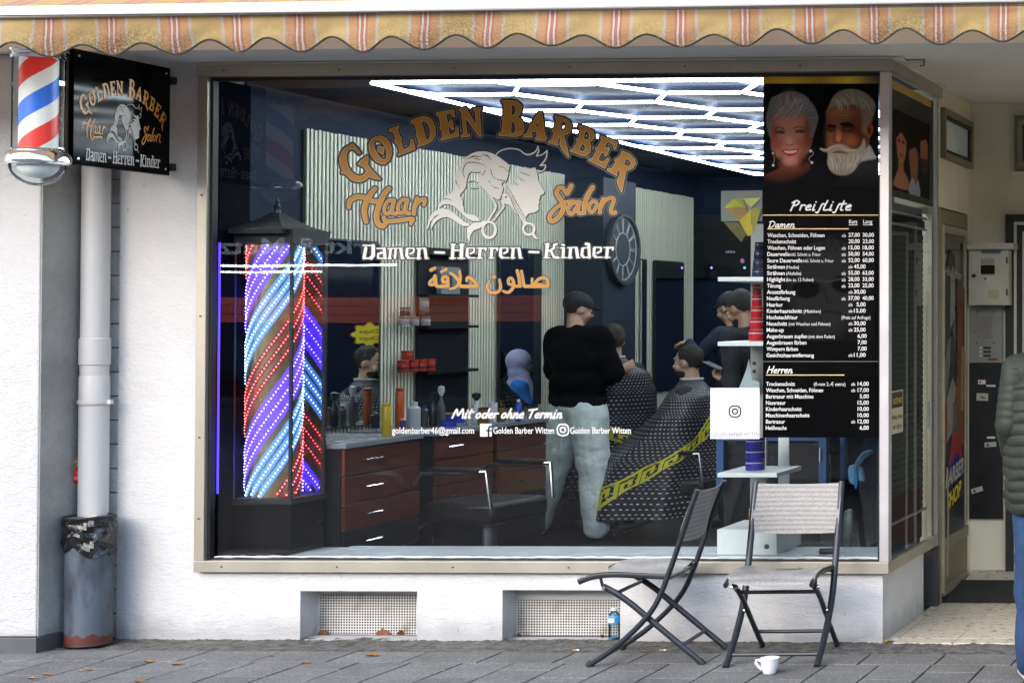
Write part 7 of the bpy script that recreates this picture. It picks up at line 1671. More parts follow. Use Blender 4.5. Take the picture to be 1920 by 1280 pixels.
def cape(parent, neck, rows, band, label_part='cape'):
    """rows: (dz, forward shift, rx, ry); parent local coordinates, forward = +y"""
    rows = [np.array(r, float) for r in rows]
    def surf(u, v, off=0.0):
        x_ = v*(len(rows)-1); i = min(int(x_), len(rows)-2); f = x_-i; f2 = f*f*(3-2*f)*0.5+f*0.5
        r = rows[i]*(1-f2)+rows[i+1]*f2; a = 2*math.pi*u
        fold = 1+(.012+.055*v*v)*math.sin(a*7+1)+.02*v*math.sin(a*13+v*4)
        return Vector((neck[0]+(r[2]*fold+off)*math.cos(a), neck[1]+r[1]+(r[3]*fold+off)*math.sin(a), neck[2]-r[0]))
    nu, nv = 84, 34; mb = MB()
    for j in range(nv+1):
        for i in range(nu+1): mb.v.append(tuple(surf(i/nu, j/nv)))
    for j in range(nv):
        for i in range(nu): a = j*(nu+1)+i; mb.f.append((a, a+1, a+nu+2, a+nu+1))
    me = bpy.data.meshes.new(label_part); me.from_pydata(mb.v, [], mb.f); uvl = me.uv_layers.new(name='UVMap')
    for p_ in me.polygons:
        for li, vi in zip(p_.loop_indices, p_.vertices):
            j, i = divmod(vi, nu+1); uvl.data[li].uv = (i/nu*2.05, j/nv*1.25)
    o = link(label_part, me, M_CAPE, parent, smooth=True, fix=False, angle=180, local=True)
    MB().tube([tuple(surf(i/24, 0.0)+Vector((0, 0, .006))) for i in range(25)], .009, 6).build('paper_collar', pm('paper_collar', (.55, .56, .58), .7), parent, local=True)
    # greek key border: ribbons lying on the cape
    (ua, va_), (ub, vb_), bulge, wd, nrep = band
    path = [(0, 0), (0, 1), (.78, 1), (.78, .32), (.42, .32), (.42, .62), (.42, .32), (.78, .32), (.78, 1), (.0, 1), (0, 0), (1, 0)]
    path = [(0, 0), (0, 1), (.75, 1), (.75, .36), (.38, .36), (.38, .66)], [(0, 0), (1.0, 0)]
    mk = MB()
    def B(sv, w_):
        f = sv/nrep; u = ua+(ub-ua)*f; v = va_+(vb_-va_)*f+bulge*math.sin(math.pi*f)+w_*wd*.8; return surf(u+w_*0.0, v, .006)
    for r_i in range(nrep):
        for pth in path:
            for q in range(len(pth)-1):
                (s0_, w0), (s1_, w1) = pth[q], pth[q+1]; h = .10
                ds, dw = s1_-s0_, w1-w0; L = math.hypot(ds, dw); nx_, ny_ = -dw/L*h, ds/L*h; ex, ey = ds/L*h, dw/L*h; st = 5; o_ = len(mk.v)
                for a in range(st+1):
                    f = a/st; ss = s0_-ex+(ds+2*ex)*f; ww = w0-ey+(dw+2*ey)*f
                    mk.v += [tuple(B(r_i+ss+nx_, ww+ny_)), tuple(B(r_i+ss-nx_, ww-ny_))]
                for a in range(st): mk.f.append((o_+2*a, o_+2*a+1, o_+2*a+3, o_+2*a+2))
    me = mk.mesh('key_border'); ok = link('key_border', me, M_KEY, parent, smooth=False, fix=False, local=True); ok['kind'] = 'stuff'
    md = ok.modifiers.new('t', 'SOLIDIFY'); md.thickness = 0.001
SIT = dict(pelvis=(0, -.05, .60), hipR=(.09, -.03, .58), hipL=(-.09, -.03, .58), kneeR=(.13, .40, .60), kneeL=(-.13, .40, .60), ankR=(.13, .48, .20), ankL=(-.13, .48, .20), toeR=(.14, .64, .14), toeL=(-.14, .64, .14), belly=(0, -.06, .76), chest=(0, -.06, .95),
           shR=(.15, -.05, 1.08), shL=(-.15, -.05, 1.08), elR=(.21, .03, .84), elL=(-.21, .03, .84), wrR=(.14, .22, .78), wrL=(-.14, .22, .78), neck=(0, -.05, 1.16), head=(0, -.02, 1.305), hdR=(-.2, 1, -.1), hdL=(.2, 1, -.1))
def seated(x, y, rz, label, capeargs, headtop, **kw):
    z = headtop-1.43; t, V_, hp, M3 = person(label, (x, y, z), rz, 1.76, dict(SIT), shirt=(.03, .03, .035), trousers=(.03, .03, .04), shoe=(.03, .03, .03), **kw)
    cape(t, (0, -.045, 1.17), *capeargs); return t, z
CR = [(0, 0, .072, .075), (.05, 0, .14, .11), (.11, -.01, .24, .165), (.24, .02, .30, .215), (.42, .12, .33, .32), (.56, .22, .35, .42), (.72, .27, .36, .44), (.95, .30, .38, .44)]
def face_x(px, d): return (px-2500)/F*d
t, z = seated(face_x(1128, 11.75), 3.75, R(40), 'customer with fresh fade haircut in patterned cape, seated beside the barber in black', (CR, ((.50, .44), (.86, .74), .03, .10, 5)), 1.55, skin_c=(.50, .30, .20), hair=(.035, .022, .014), beard=True)
barber_chair(face_x(1128, 11.75)+0.02, 3.75, R(40), 'barber chair under the customer with the fade haircut', z0=z-.03, back=False)
t, z = seated(face_x(1270, 11.49), 3.49, R(88), 'dark haired customer in patterned cape facing left, seated farther right', (CR, ((.70, .42), (.37, .93), .05, .10, 7)), 1.40, skin_c=(.52, .33, .23), hair=(.015, .012, .010), beard=True, head_pitch=-.08)
barber_chair(face_x(1270, 11.49)+0.02, 3.49, R(88), 'barber chair under the dark haired customer', z0=z-.03, back=False)
# ---- barber in black with pale trousers
xb = face_x(1062, 11.3)
M_BT = pm('pale_sage_trousers', (.68, .75, .72), .85, var=.16, scale=6, bump=1.0, bscale=9, bdist=.03)
M_BS = pm('black_cotton', (.004, .004, .005), .95, var=.2, bump=.4, bscale=12, spec=.05)
person('barber in wide black shirt, black cap and pale trousers with his back to the window', (xb, 3.3, FZ), R(-22), 1.73,
       dict(ankR=(.17, .02, .09), ankL=(-.36, -.05, .09), kneeR=(.14, .02, .50), kneeL=(-.21, -.02, .51), toeR=(.22, .16, .035), toeL=(-.50, .04, .035), elR=(.26, .08, 1.16), elL=(-.27, .06, 1.17), wrR=(.14, .27, 1.22), wrL=(-.04, .28, 1.20), hdR=(.1, 1, .3), hdL=(.5, 1, .2), head=(-.05, .05, 1.655), neck=(-.03, 0, 1.52)),
       cap=(.012, .012, .014), loose=.030, shirt_m=M_BS, trouser_m=M_BT, skin_c=(.50, .31, .21), hair=(.02, .013, .01), head_yaw=R(-24), head_pitch=R(-14), shoe=(.05, .05, .05), broad=1.16, long_sleeve=False)
# ---- barber on the right reaching over the customer
xq = face_x(1352, 11.9)
person('barber in navy shirt and backward cap reaching over the customer on the right', (xq, 4.05, FZ), R(72), 1.74,
       dict(elL=(-.30, .12, 1.28), wrL=(-.19, .27, 1.40), hdL=(.2, 1, -.1), elR=(.26, .05, 1.14), wrR=(.22, .22, 1.00), head=(0, .06, 1.65)), cap=(.02, .022, .028), shirt=(.012, .018, .04), trousers=(.012, .013, .016), skin_c=(.52, .33, .23), head_pitch=R(-16), shoe=(.02, .02, .02), loose=.0, palm=dict(L=(0, 0, -1)))
cb = thing('hair_comb', 'green comb in the hand of the navy shirted barber', 'comb', tuple(PY(1292, 652, 3.75)))
c = PY(1292, 652, 3.75); MB().box(c.x-.06, c.x+.05, c.y-.004, c.y+.004, c.z-.018, c.z-.004).build('spine', pm('green_comb', (.15, .45, .05), .4), cb, smooth=False)
# ---- man with the phone
xm = face_x(1392, 10.4)
t, V_, hp, M3 = person('bearded dark haired man in black looking at his phone behind the shelf post', (xm, 2.40, FZ), R(70), 1.74,
       dict(elL=(-.25, -.08, 1.14), wrL=(-.09, .12, 1.17), elR=(.25, -.06, 1.14), wrR=(.13, .14, 1.08), hdL=(.25, 1, .35), hdR=(-.3, 1, .2), head=(0, .07, 1.64)), shirt=(.010, .011, .016), trousers=(.012, .012, .014), skin_c=(.38, .22, .14), hair=(.012, .010, .009), head_pitch=R(-26), beard=True, shoe=(.03, .03, .03), palm=dict(L=(.2, 0, 1), R=(0, 0, 1)), curl=(.7, .9))
Mt = Matrix.Translation((xm, 2.40, FZ)) @ Matrix.Rotation(R(70), 4, 'Z'); hL = Mt @ Vector((-.06, .23, 1.24))
ph = thing('mobile_phone', 'black mobile phone held by the man in black', 'phone', tuple(hL))
MB().obox(Matrix.Translation(hL) @ Matrix.Rotation(R(70), 4, 'Z') @ Matrix.Rotation(R(20), 4, 'X'), .072, .15, .009).build('case', M_BLACK, ph, smooth=False, bev=.003)
# ---- woman in headscarf seated at the back (seen in the mirror)
xw_, yw = -4.38, 6.2
M_SCARF = pm('lavender_scarf', (.42, .40, .62), .8, var=.12, scale=7, bump=.5, bscale=12)
sit2 = dict(SIT); t, V_, hp, M3 = person('woman in lavender headscarf and bright blue top on a chair at the back', (xw_, yw-.12, -.02), R(55), 1.62, sit2, shirt=(.02, .15, .50), trousers=(.02, .02, .03), skin_c=(.33, .19, .13), hair=(.02, .015, .01), shoe=(.05, .05, .05), loose=.02)
c = MB(); c.ell(hp(0, -.022, .035), .092, .106, .108, 20, 14, M3); c.ell(hp(0, -.03, -.07), .085, .08, .09, 16, 10, M3); cap_(c, hp(0, -.01, -.11), V_['chest']+Vector((0, .03, .06)), .085, .15)
remesh(c, 'headscarf', M_SCARF, t, .011, 3)
wc = thing('waiting_chair', 'plain dark waiting chair under the woman in the headscarf', 'chair', (xw_, yw-.15, FZ), rz=R(55))
MB().box(-.22, .22, -.22, .22, .38, .42).build('seat', M_LEATH, wc, local=True, bev=.01, smooth=False); MB().box(-.22, .22, -.24, -.21, .42, .85).build('backrest', M_LEATH, wc, local=True, bev=.01, smooth=False)
for a in (-.2, .2):
    for b_ in (-.2, .2): MB().tube([(a, b_, 0), (a, b_, .38)], .012, 8).build('leg', M_CHROME, wc, local=True)
# ---- yellow flower shaped sweets sign (seen mirrored)
sx_, sy_, sz_ = -3.3, 5.6, 1.44
ss = thing('sweets_sign', 'small yellow flower shaped lollipop sign, seen mirrored beside the lamp', 'sign', (sx_, sy_, sz_-.1))
fl_ = [(.105*(1+.13*math.cos(8*2*math.pi*k/64))*math.cos(2*math.pi*k/64)*1.15, .088*(1+.13*math.cos(8*2*math.pi*k/64))*math.sin(2*math.pi*k/64)) for k in range(64)]
Ms = Matrix.Translation((sx_, sy_, sz_)) @ Matrix.Rotation(R(-28), 4, 'Z')
MB().prism([(a*1.1, b_*1.1) for a, b_ in fl_], lambda u, v, q: Ms @ Vector((u, q, v)), 0.002, 0.010).build('red_edge', pm('red_card', (.35, .02, .02), .4), ss, smooth=False)
MB().prism(fl_, lambda u, v, q: Ms @ Vector((u, q, v)), -0.003, 0.002).build('yellow_card', pm('yellow_card', (.75, .65, .02), .4, emit=None), ss, smooth=False)
mb = MB()
for tx_, vy in (('Chupa', .012), ('Chups', -.045)): put_text(mb, tx_, lambda x, y: Ms @ Vector((x, -.004, -y)), -.075, -vy, .032, width=.15, bold=.02, shear=.25)
mb.build('lettering', MATS['red_card'], ss, smooth=False, fix=False)
MB().tube([(sx_, sy_+.02, sz_-.09), (sx_, sy_+.02, FZ)], .01, 6).build('stand_pole', M_DARKM, ss)
# ---- screen on the back wall
tv = thing('wall_screen', 'black screen with faint purple marks on the navy back wall', 'screen', tuple(PY(1338, 520, YBK-.02)))
a, b_ = PY(1270, 403, YBK-.05), PY(1408, 521, YBK-.05)
boxo('housing', a.x, b_.x, YBK-.05, YBK-.003, b_.z, a.z, pm('screen_black', (.004, .005, .008), .15), tv)
fv = lambda x, y: PY(x, y, YBK-.052)
mb = MB(); put_text(mb, 'LEYLA', fv, 1361, 474, 3.6, width=18); put_text(mb, 'PERVONE', fv, 1280, 449, 3, width=22); mb.build('screen_text', emit_mat('screen_text_glow', (.25, .25, .35), .25), tv, smooth=False, fix=False)
for px, cc_ in ((1283, (.3, .25, .6)), (1334, (.4, .2, .6)), (1396, (.1, .35, .8))):
    c = fv(px, 502); MB().lathe([(.011, 0), (.010, .002)], tuple(c), 10, 'y').build('round_icon', emit_mat('icon_%d' % px, cc_, .6), tv)
c = fv(1392, 489); crumple((c.x, c.y, c.z), .022, 9).build('flower_icon', emit_mat('icon_flower', (.35, .15, .3), .15), tv, smooth=False)

# ================================================================== glowing lamp in the window
lp = thing('led_barber_lamp', 'tall glass barber lamp with pagoda roof and glowing blue white and red spirals', 'lamp', (0, 0, 0))
YL0, YL1 = 0.16, 0.43
c0 = PY(438, 700, YL0); c1 = PY(546, 700, YL0); XL0, XL1 = c0.x, c1.x
zl0 = PY(500, 934, YL0).z; zl1 = PY(500, 456, YL0).z; lcx, lcy = (PY(470, 700, .3).x+PY(562, 700, .3).x)/2, .295
lp.location = (lcx, lcy, zl)
rc = (PY(562, 700, .3).x-PY(470, 700, .3).x)/2
for x in (XL0, XL1):
    for y in (YL0, YL1): boxo('corner_post', x-.007, x+.007, y-.007, y+.007, zl0, zl1, M_BLACK, lp)
boxo('base_box', XL0-.012, XL1+.012, YL0-.012, YL1+.012, zl0-.03, zl0, M_BLACK, lp, .003); boxo('lower_cabinet', XL0-.004, XL1+.004, YL0-.004, YL1+.004, zl+.03, zl0-.031, pm('glossy_black_cabinet', (.004, .0045, .006), .3, spec=.15), lp)
boxo('plinth', PY(392, 1040, .02).x, PY(604, 1028, YL1).x, .04, YL1+.02, zl+.001, zl+.029, M_BLACK, lp, .003); boxo('head_box', XL0-.012, XL1+.012, YL0-.012, YL1+.012, zl1, zl1+.07, M_BLACK, lp)
MB().add([(XL0, YL0, zl0), (XL1, YL0, zl0), (XL1, YL0, zl1), (XL0, YL0, zl1)], [(0, 1, 2, 3)]).build('front_glass', M_GLASS2, lp, smooth=False, fix=False)
MB().add([(XL1, YL0, zl0), (XL1, YL1, zl0), (XL1, YL1, zl1), (XL1, YL0, zl1)], [(0, 1, 2, 3)]).build('side_glass', M_GLASS2, lp, smooth=False, fix=False)
M_LM = pm('dark_mirror_film', (.45, .46, .5), .03, metal=1, var=.05)
MB().add([(XL0+.001, YL0, zl0), (XL0+.001, YL1, zl0), (XL0+.001, YL1, zl1), (XL0+.001, YL0, zl1)], [(0, 1, 2, 3)]).build('mirror_panel', M_LM, lp, smooth=False, fix=False)
MB().add([(XL0, YL1, zl0), (XL1, YL1, zl0), (XL1, YL1, zl1), (XL0, YL1, zl1)], [(0, 1, 2, 3)]).build('mirror_panel', M_LM, lp, smooth=False, fix=False)
MB().lathe([(rc-.004, zl0+.001), (rc-.004, zl1-.001)], (lcx, lcy, 0), 32).build('drum', pm('champagne_drum', (.42, .33, .17), .3, metal=.5, var=.2, scale=9), lp)
LC = [('blue', (.28, .22, 1.0)), ('white', (.55, .80, 1.0)), ('red', (1.0, .06, .06))]; TC = {'blue': (.06, .02, 1.0), 'white': (.08, .30, 1.0), 'red': (1.0, .02, .03)}; TW = {'blue': .036, 'white': .030, 'red': .020}
ME = {n_: emit_mat('led_%s' % n_, c_, s_) for (n_, c_), s_ in zip(LC, (LED*1.0, LED*0.9, LED*1.0))}
MG = {n_: emit_mat('glow_tape_%s' % n_, TC[n_], s_, (.1, .1, .1)) for (n_, c_), s_ in zip(LC, (1.0, .40, .07))}  # added emissive bands: the diodes' glow painted onto the drum
PITCH = 1.25; PER = .81; a_front = -math.pi/2
zref = PY(500, 695, .2).z                              # a white strip at the left silhouette
for ci, (nm, c_) in enumerate(LC):
    dots = MB(); halo = MB()
    for rep in range(-3, 4):
        for st in range(3):
            zoff = zref+{'white': 0, 'red': -.27, 'blue': .265}[nm]+rep*PER-st*.074
            n_ = int(2*math.pi*rc/.0105); prev = None
            strip = []
            for i in range(n_):
                a = math.pi+2*math.pi*i/n_               # from the left silhouette round the front
                zz = zoff+PITCH*i/n_
                if zl0+.01 < zz < zl1-.01:
                    p_ = Vector((lcx+rc*math.cos(a), lcy+rc*math.sin(a), zz)); 
                    if True:
                        r_ = .0031; o_ = len(dots.v)
                        for dx, dy, dz in ((1, 0, 0), (0, 1, 0), (-1, 0, 0), (0, -1, 0), (0, 0, 1), (0, 0, -1)): dots.v.append((p_.x+dx*r_, p_.y+dy*r_, p_.z+dz*r_))
                        dots.f += [(o_+q, o_+(q+1) % 4, o_+4) for q in range(4)]+[(o_+(q+1) % 4, o_+q, o_+5) for q in range(4)]
                    strip.append((p_, a))
                else:
                    if len(strip) > 1: break
            if len(strip) > 1:
                o_ = len(halo.v)
                for p_, a in strip:
                    for dz in (-TW[nm], TW[nm]): halo.v.append((lcx+(rc-.003)*math.cos(a), lcy+(rc-.003)*math.sin(a), min(max(p_.z+dz, zl0+.002), zl1-.002)))
                halo.f += [(o_+2*q, o_+2*q+2, o_+2*q+3, o_+2*q+1) for q in range(len(strip)-1)]
    if dots.v: d_ = dots.build('led_dots', ME[nm], lp, smooth=False, fix=False); d_['kind'] = 'stuff'
    if halo.v: d_ = halo.build('glow_tape', MG[nm], lp, smooth=False, fix=False); d_['kind'] = 'stuff'
# pagoda roof of small tiles
M_RT = pm('roof_tile_plastic', (.014, .016, .020), .3, spec=.5)
ex0, ex1 = PY(408, 445, YL0-.06).x, PY(604, 445, YL1).x; ey0, ey1 = YL0-.06, YL1+.07; pkx, pky = (ex0+ex1)/2+.01, (ey0+ey1)/2; ze = zl1+.068; zp_ = PY(511, 398, .3).z
def roofp(u, v, side):                                  # u along the eave -1..1, v up the slope
    hgt = ze+(zp_-ze)*(v**1.7*.75+v*.25); cx_ = (ex1-ex0)/2*(1-v)+.012*v; cy_ = (ey1-ey0)/2*(1-v)+.012*v
    x = {'f': u*cx_, 'b': u*cx_, 'l': -cx_, 'r': cx_}[side]; y = {'f': -cy_, 'b': cy_, 'l': u*cy_, 'r': u*cy_}[side]; return Vector((pkx+x, pky+y, hgt))
rf_base = MB().box(ex0, ex1, ey0, ey1, ze-.02, ze).build('eaves_board', M_BLACK, lp, smooth=False)
for side in 'flrb':
    mb = MB(); NR, NC = 9, 22
    for r_i in range(NR):
        for c_i in range(NC):
            u0, u1 = -1+2*c_i/NC, -1+2*(c_i+.86)/NC; v0, v1 = r_i/NR, (r_i+1.1)/NR
            q = [roofp(u0, v0, side), roofp(u1, v0, side), roofp(u1, min(v1, 1), side), roofp(u0, min(v1, 1), side)]
            up_ = Vector((0, 0, .004)); mb.add([q[0]+up_*1.4, q[1]+up_*1.4, q[2]+up_*.3, q[3]+up_*.3, q[0], q[1], q[2], q[3]], [(0, 1, 2, 3), (0, 4, 5, 1), (1, 5, 6, 2), (3, 7, 4, 0)])
    o = mb.build('roof_tiles', M_RT, lp, smooth=False); o['kind'] = 'stuff'
MB().lathe([(.02, zp_-.01), (.014, zp_+.015), (.018, zp_+.028), (.008, zp_+.045), (.011, zp_+.055), (.001, zp_+.075)], (pkx, pky, 0), 14).build('finial', M_RT, lp)
# added emissive strip: the lamp's blue reflection on the window stile
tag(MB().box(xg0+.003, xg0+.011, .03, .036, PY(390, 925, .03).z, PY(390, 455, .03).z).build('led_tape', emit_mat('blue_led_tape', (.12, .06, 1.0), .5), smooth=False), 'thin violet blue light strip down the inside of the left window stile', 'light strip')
# ================================================================== white shelf unit in the window
M_SHW = pm('white_shelf_board', (.78, .84, .86), .35, var=.05)
xa, xb_ = PY(1345, 800, .2).x, PY(1457, 800, .2).x
su = thing('display_shelf', 'white display shelf unit with grey post behind the price list', 'shelf unit', ((xa+xb_)/2, .4, zl))
for yp in (523, 644, 890): z = PY(1380, yp, .2).z; boxo('shelf_board', xa, xb_, .20, .58, z-.012, z+.010, M_SHW, su, .002)
ztop = PY(1400, 992, .2).z; boxo('base_box', xa, xb_, .20, .58, zl+.002, ztop, M_SHW, su, .002)
px0, px1 = PY(1402, 700, .56).x, PY(1432, 700, .56).x
boxo('post', px0, px1, .60, .63, zl, PY(1400, 420, .6).z, pm('grey_post', (.26, .27, .27), .4, metal=.3), su); boxo('side_board', PY(1437, 700, .4).x, PY(1457, 700, .4).x, .585, .60, ztop, PY(1400, 420, .6).z, M_SHW, su)
c = PY(1437.5, 1024, .198); MB().lathe([(.013, 0), (.012, .004), (.008, .006)], tuple(c), 16, 'y').build('lock_button', pm('dark_button', (.10, .03, .03), .3), su)
for z in (PY(1410, 681, .6).z, PY(1410, 696, .6).z): MB().lathe([(.010, 0), (.008, .006)], (px0+.02, .598, z), 12, 'y').build('bolt', M_DARKM, su)
M_RD = col('red_product', (.42, .01, .02)); M_DB = col('deep_blue_product', (.015, .015, .30)); M_NV = col('navy_product', (.012, .015, .05)); M_GD = col('gold_product', (.50, .30, .03)); M_ST = pm('pale_band', (.55, .5, .5), .4)
def tubs(px, ybase, wpx, hpx, n_, m, st, label, grp, Y=.40, shrink=1.0):
    k = (8+Y)/F; q = PY(px, ybase, Y)
    zbase = q.z
    for i in range(n_):
        w_ = wpx*k/2*(shrink**i); h = hpx*k
        t = thing('product_tub', label[i] if isinstance(label, list) else label, 'tub', (q.x, Y, zbase+i*h), grp)
        MB().lathe([(w_*.97, 0), (w_, h*.05), (w_, h*.60), (w_*.96, h*.62)], (q.x, Y, zbase+i*h+.001), 20).build('pot', m, t)
        MB().lathe([(w_*.98, h*.72), (w_*.98, h*.96), (.001, h*.97)], (q.x, Y, zbase+i*h+.001), 20).build('lid', m, t)
        MB().lathe([(w_*.975, h*.625), (w_*.975, h*.715)], (q.x, Y, zbase+i*h+.001), 20).build('band', st, t)
order = ['lowest', 'second', 'third', 'fourth', 'fifth']
zsh = [PY(1380, yp, .2).z+.010 for yp in (523, 644, 890)]
def base_px(zv_, Y): 
    lo, hi = 300, 1200
    for _ in range(30):
        mid_ = (lo+hi)/2
        if PY(1410, mid_, Y).z > zv_: lo = mid_
        else: hi = mid_
    return lo
tubs(1419, base_px(zsh[1], .4), 30, 21.5, 5, M_RD, M_ST, ['%s red tub in the red stack on the middle shelf' % o_ for o_ in order], 'red tubs stacked on the display shelf', shrink=.86)
tubs(1424, base_px(zsh[0], .4), 28, 17, 4, M_NV, M_JARL, ['%s navy tub in the stack on the top shelf' % o_ for o_ in order], 'navy tubs stacked on the display shelf', shrink=.86)
tubs(1416, base_px(zsh[2], .36), 36, 20.5, 3, M_DB, M_ST, ['%s deep blue tub in the stack on the lower shelf' % o_ for o_ in order], 'deep blue tubs stacked on the display shelf', Y=.36)
tubs(1418, base_px(ztop, .4), 27, 15, 2, M_GD, M_BLACK, ['%s gold tin on the white base box' % o_ for o_ in order], 'gold tins on the base box', Y=.4)
# white bag on the post
bg_ = thing('white_bag', 'crumpled pale blue plastic sheet hanging behind the account card', 'bag', tuple(PY(1405, 730, .5)))
MB().prism([(1385, 728), (1392, 712), (1400, 690), (1404, 672), (1407, 690), (1410, 712), (1424, 716), (1424, 728)], lambda u, v, q_: PY(u, v, .5+q_), 0, .02).build('plastic_sheet', pm('pale_blue_plastic', (.40, .50, .55), .3), bg_, smooth=False)
# diamond sign
dm = thing('diamond_sign', 'grey acrylic panel with a faceted yellow diamond beside the portraits', 'sign', tuple(PY(1390, 455, .12)))
fd = lambda t_: (lambda x, y: PY(x, y, .12-t_))
f0 = fd(0)
def fr_acr():
    m = bpy.data.materials.new('grey_frosted_acrylic'); m.use_nodes = True; n = m.node_tree.nodes; l = m.node_tree.links; b = n['Principled BSDF']; b.inputs['Base Color'].default_value = (.22, .25, .25, 1); b.inputs['Roughness'].default_value = .35; b.inputs['Alpha'].default_value = .75; return m
MB().prism([(1352, 415), (1352, 358), (1429, 357), (1429, 415)], lambda u, v, q_: PY(u, v, .12+q_), 0, .004).build('acrylic_panel', fr_acr(), dm, smooth=False)
DMC = [((.42, .42, .02), [(1358, 390), (1375, 373), (1400, 390)]), ((.30, .28, .03), [(1375, 373), (1392, 372), (1400, 390)]), ((.50, .50, .10), [(1392, 372), (1427, 371), (1408, 390)]), ((.34, .22, .05), [(1358, 390), (1400, 391), (1407, 421), (1388, 415)]),
       ((.48, .38, .02), [(1386, 415), (1408, 392), (1410, 440), (1402, 443)]), ((.30, .26, .02), [(1408, 391), (1428, 391), (1412, 442)]), ((.10, .09, .01), [(1356, 416), (1385, 417), (1400, 438), (1390, 454)])]
for k, (c_, pts) in enumerate(DMC):
    MB().prism(pts, lambda u, v, q_: PY(u, v, .115-q_-.0006*k), 0, .0004).build('facet', pm('yellow_facet_%d' % k, c_, .25, var=.25, scale=9), dm, smooth=False)
# ---- things low behind the price list: blue frame, towel, sacks
bf = thing('metal_table', 'dark blue metal frame of a table standing behind the window, low on the right', 'table frame', tuple(PY(1445, 1000, 1.6)))
M_BFR = pm('cobalt_metal', (.006, .05, .17), .4)
def fbox(name, ax, ay, bx, by, y0, y1, m, parent): a, b_ = PY(ax, ay, y0), PY(bx, by, y0); return boxo(name, a.x, b_.x, y0, y1, b_.z, a.z, m, parent)
fbox('post', 1343, 826, 1356, 920, 1.5, 1.56, M_BFR, bf); fbox('post', 1535, 826, 1549, 920, 1.5, 1.56, M_BFR, bf); fbox('top_bar', 1343, 815, 1549, 826, 1.5, 1.56, M_BFR, bf); fbox('dark_panel', 1358, 832, 1535, 1015, 1.56, 1.58, M_DSH, bf); fbox('post', 1575, 815, 1583, 900, 1.7, 1.76, M_BFR, bf)
fbox('chrome_rod', 1536, 840, 1538, 866, 1.48, 1.49, M_CHROME, bf)
tw_ = thing('blue_towel', 'knotted light blue towel hanging behind the lower right of the pane', 'towel', tuple(PY(1605, 905, .6)))
M_TOW = pm('light_blue_cloth', (.10, .30, .48), .85, var=.25, scale=14, bump=.6, bscale=25)
def cloth(pts, y, th, name, parent, m):
    P_ = smooth_pts(pts, 3, True); cx_ = sum(p[0] for p in P_)/len(P_); cy_ = sum(p[1] for p in P_)/len(P_); rings = []
    for q_, s_ in ((-th, .55), (-th*.7, .9), (0, 1), (th*.7, .9), (th, .55)): rings.append([PY(cx_+(a-cx_)*s_, cy_+(b_-cy_)*s_, y+q_) for a, b_ in P_])
    return MB().rings(rings).build(name, m, parent, angle=70)
cloth([(1602, 872), (1608, 858), (1620, 846), (1634, 843), (1636, 850), (1624, 858), (1612, 872)], .6, .02, 'upper_end', tw_, M_TOW); cloth([(1592, 873), (1616, 873), (1622, 902), (1610, 900), (1604, 908), (1592, 902)], .6, .03, 'hanging_end', tw_, M_TOW); cloth([(1601, 875), (1607, 875), (1608, 912), (1602, 912)], .57, .012, 'strap', tw_, pm('blue_strap', (.02, .14, .38), .6))
sk_ = thing('grey_sack', 'slim grey green sack standing inside low at the right', 'sack', tuple(PY(1590, 1040, .52)))
cloth([(1584, 958), (1600, 956), (1601, 985), (1594, 1028), (1584, 1026), (1581, 985)], .56, .04, 'sack_body', sk_, pm('grey_green_sack', (.07, .09, .09), .5, var=.4, scale=20, bump=.5, bscale=20))
nz_ = thing('nozzle', 'small white and grey nozzle lying on the ledge', 'nozzle', tuple(PY(1550, 1040, .2)))
q = PY(1545, 1038, .2); MB().tube([(q.x-.02, .2, zl+.02), (q.x+.06, .2, zl+.022)], .016, 10).build('barrel', M_DARKM, nz_); MB().tube([(q.x-.035, .2, zl+.02), (q.x-.021, .2, zl+.02)], [.006, .014], 10).build('tip', M_WHITE, nz_); MB().tube([(q.x+.061, .2, zl+.02), (q.x+.075, .2, zl+.02)], .02, 10).build('ring', M_WHITE, nz_)
# ================================================================== side pane film, blinds and notes
sp = thing('side_film', 'narrow black film with three model faces and gold band on the side pane', 'poster', (XS, .5, 1.9))
yf0, yf1 = .045, .90
zf1, zf0 = PX(1672, 150, XS).z, PX(1672, 368, XS).z
def SPf(t_): return lambda u, v: (XS+.002+t_, yf0+u*(yf1-yf0), zf1-v*(zf1-zf0))
f = SPf(0); MB().add([f(0, 1), f(1, 1), f(1, 0), f(0, 0)], [(0, 1, 2, 3)]).build('film', pm('grey_black_film', (.012, .012, .011), .3, var=.15, spec=.2), sp, smooth=False, fix=False)
f = SPf(.0006); MB().add([f(0, .072), f(.94, .072), f(.94, 0), f(0, 0)], [(0, 1, 2, 3)]).build('gold_band', pm('side_gold', (.42, .26, .02), .4), sp, smooth=False, fix=False)
cv = Canvas(0, 0, 1, 1, .0075, base=(.02, .019, .017))
def U(pts): return [(x/300.0, (y-430)/640.0) for x, y in [(a-135, b_) for a, b_ in pts]]
yy_ = cv.Y; cv.C *= (1+.5*np.exp(-((yy_-.5)/.3)**2))[..., None]*.6
def P2(pts, c_, fe=.02): cv.put(sd_poly(cv.X, cv.Y, smooth_pts(pts, 3, True)), c_, fe)
P2([(.02, .95), (.06, .82), (.13, .72), (.14, .58), (.25, .58), (.27, .72), (.38, .82), (.42, .95)], (.30, .13, .07))
P2([(.09, .28), (.2, .22), (.32, .28), (.33, .48), (.25, .63), (.15, .63), (.09, .48)], (.33, .14, .08)); P2([(.06, .24), (.2, .14), (.34, .24), (.33, .34), (.2, .26), (.09, .34)], (.02, .012, .01))
for cx_ in (.15, .26): cv.put(np.hypot((cv.X-cx_)/.035, (cv.Y-.37)/.018)-1, (.02, .01, .01), .5)
cv.put(np.hypot((cv.X-.2)/.05, (cv.Y-.545)/.014)-1, (.3, .02, .02), .5)
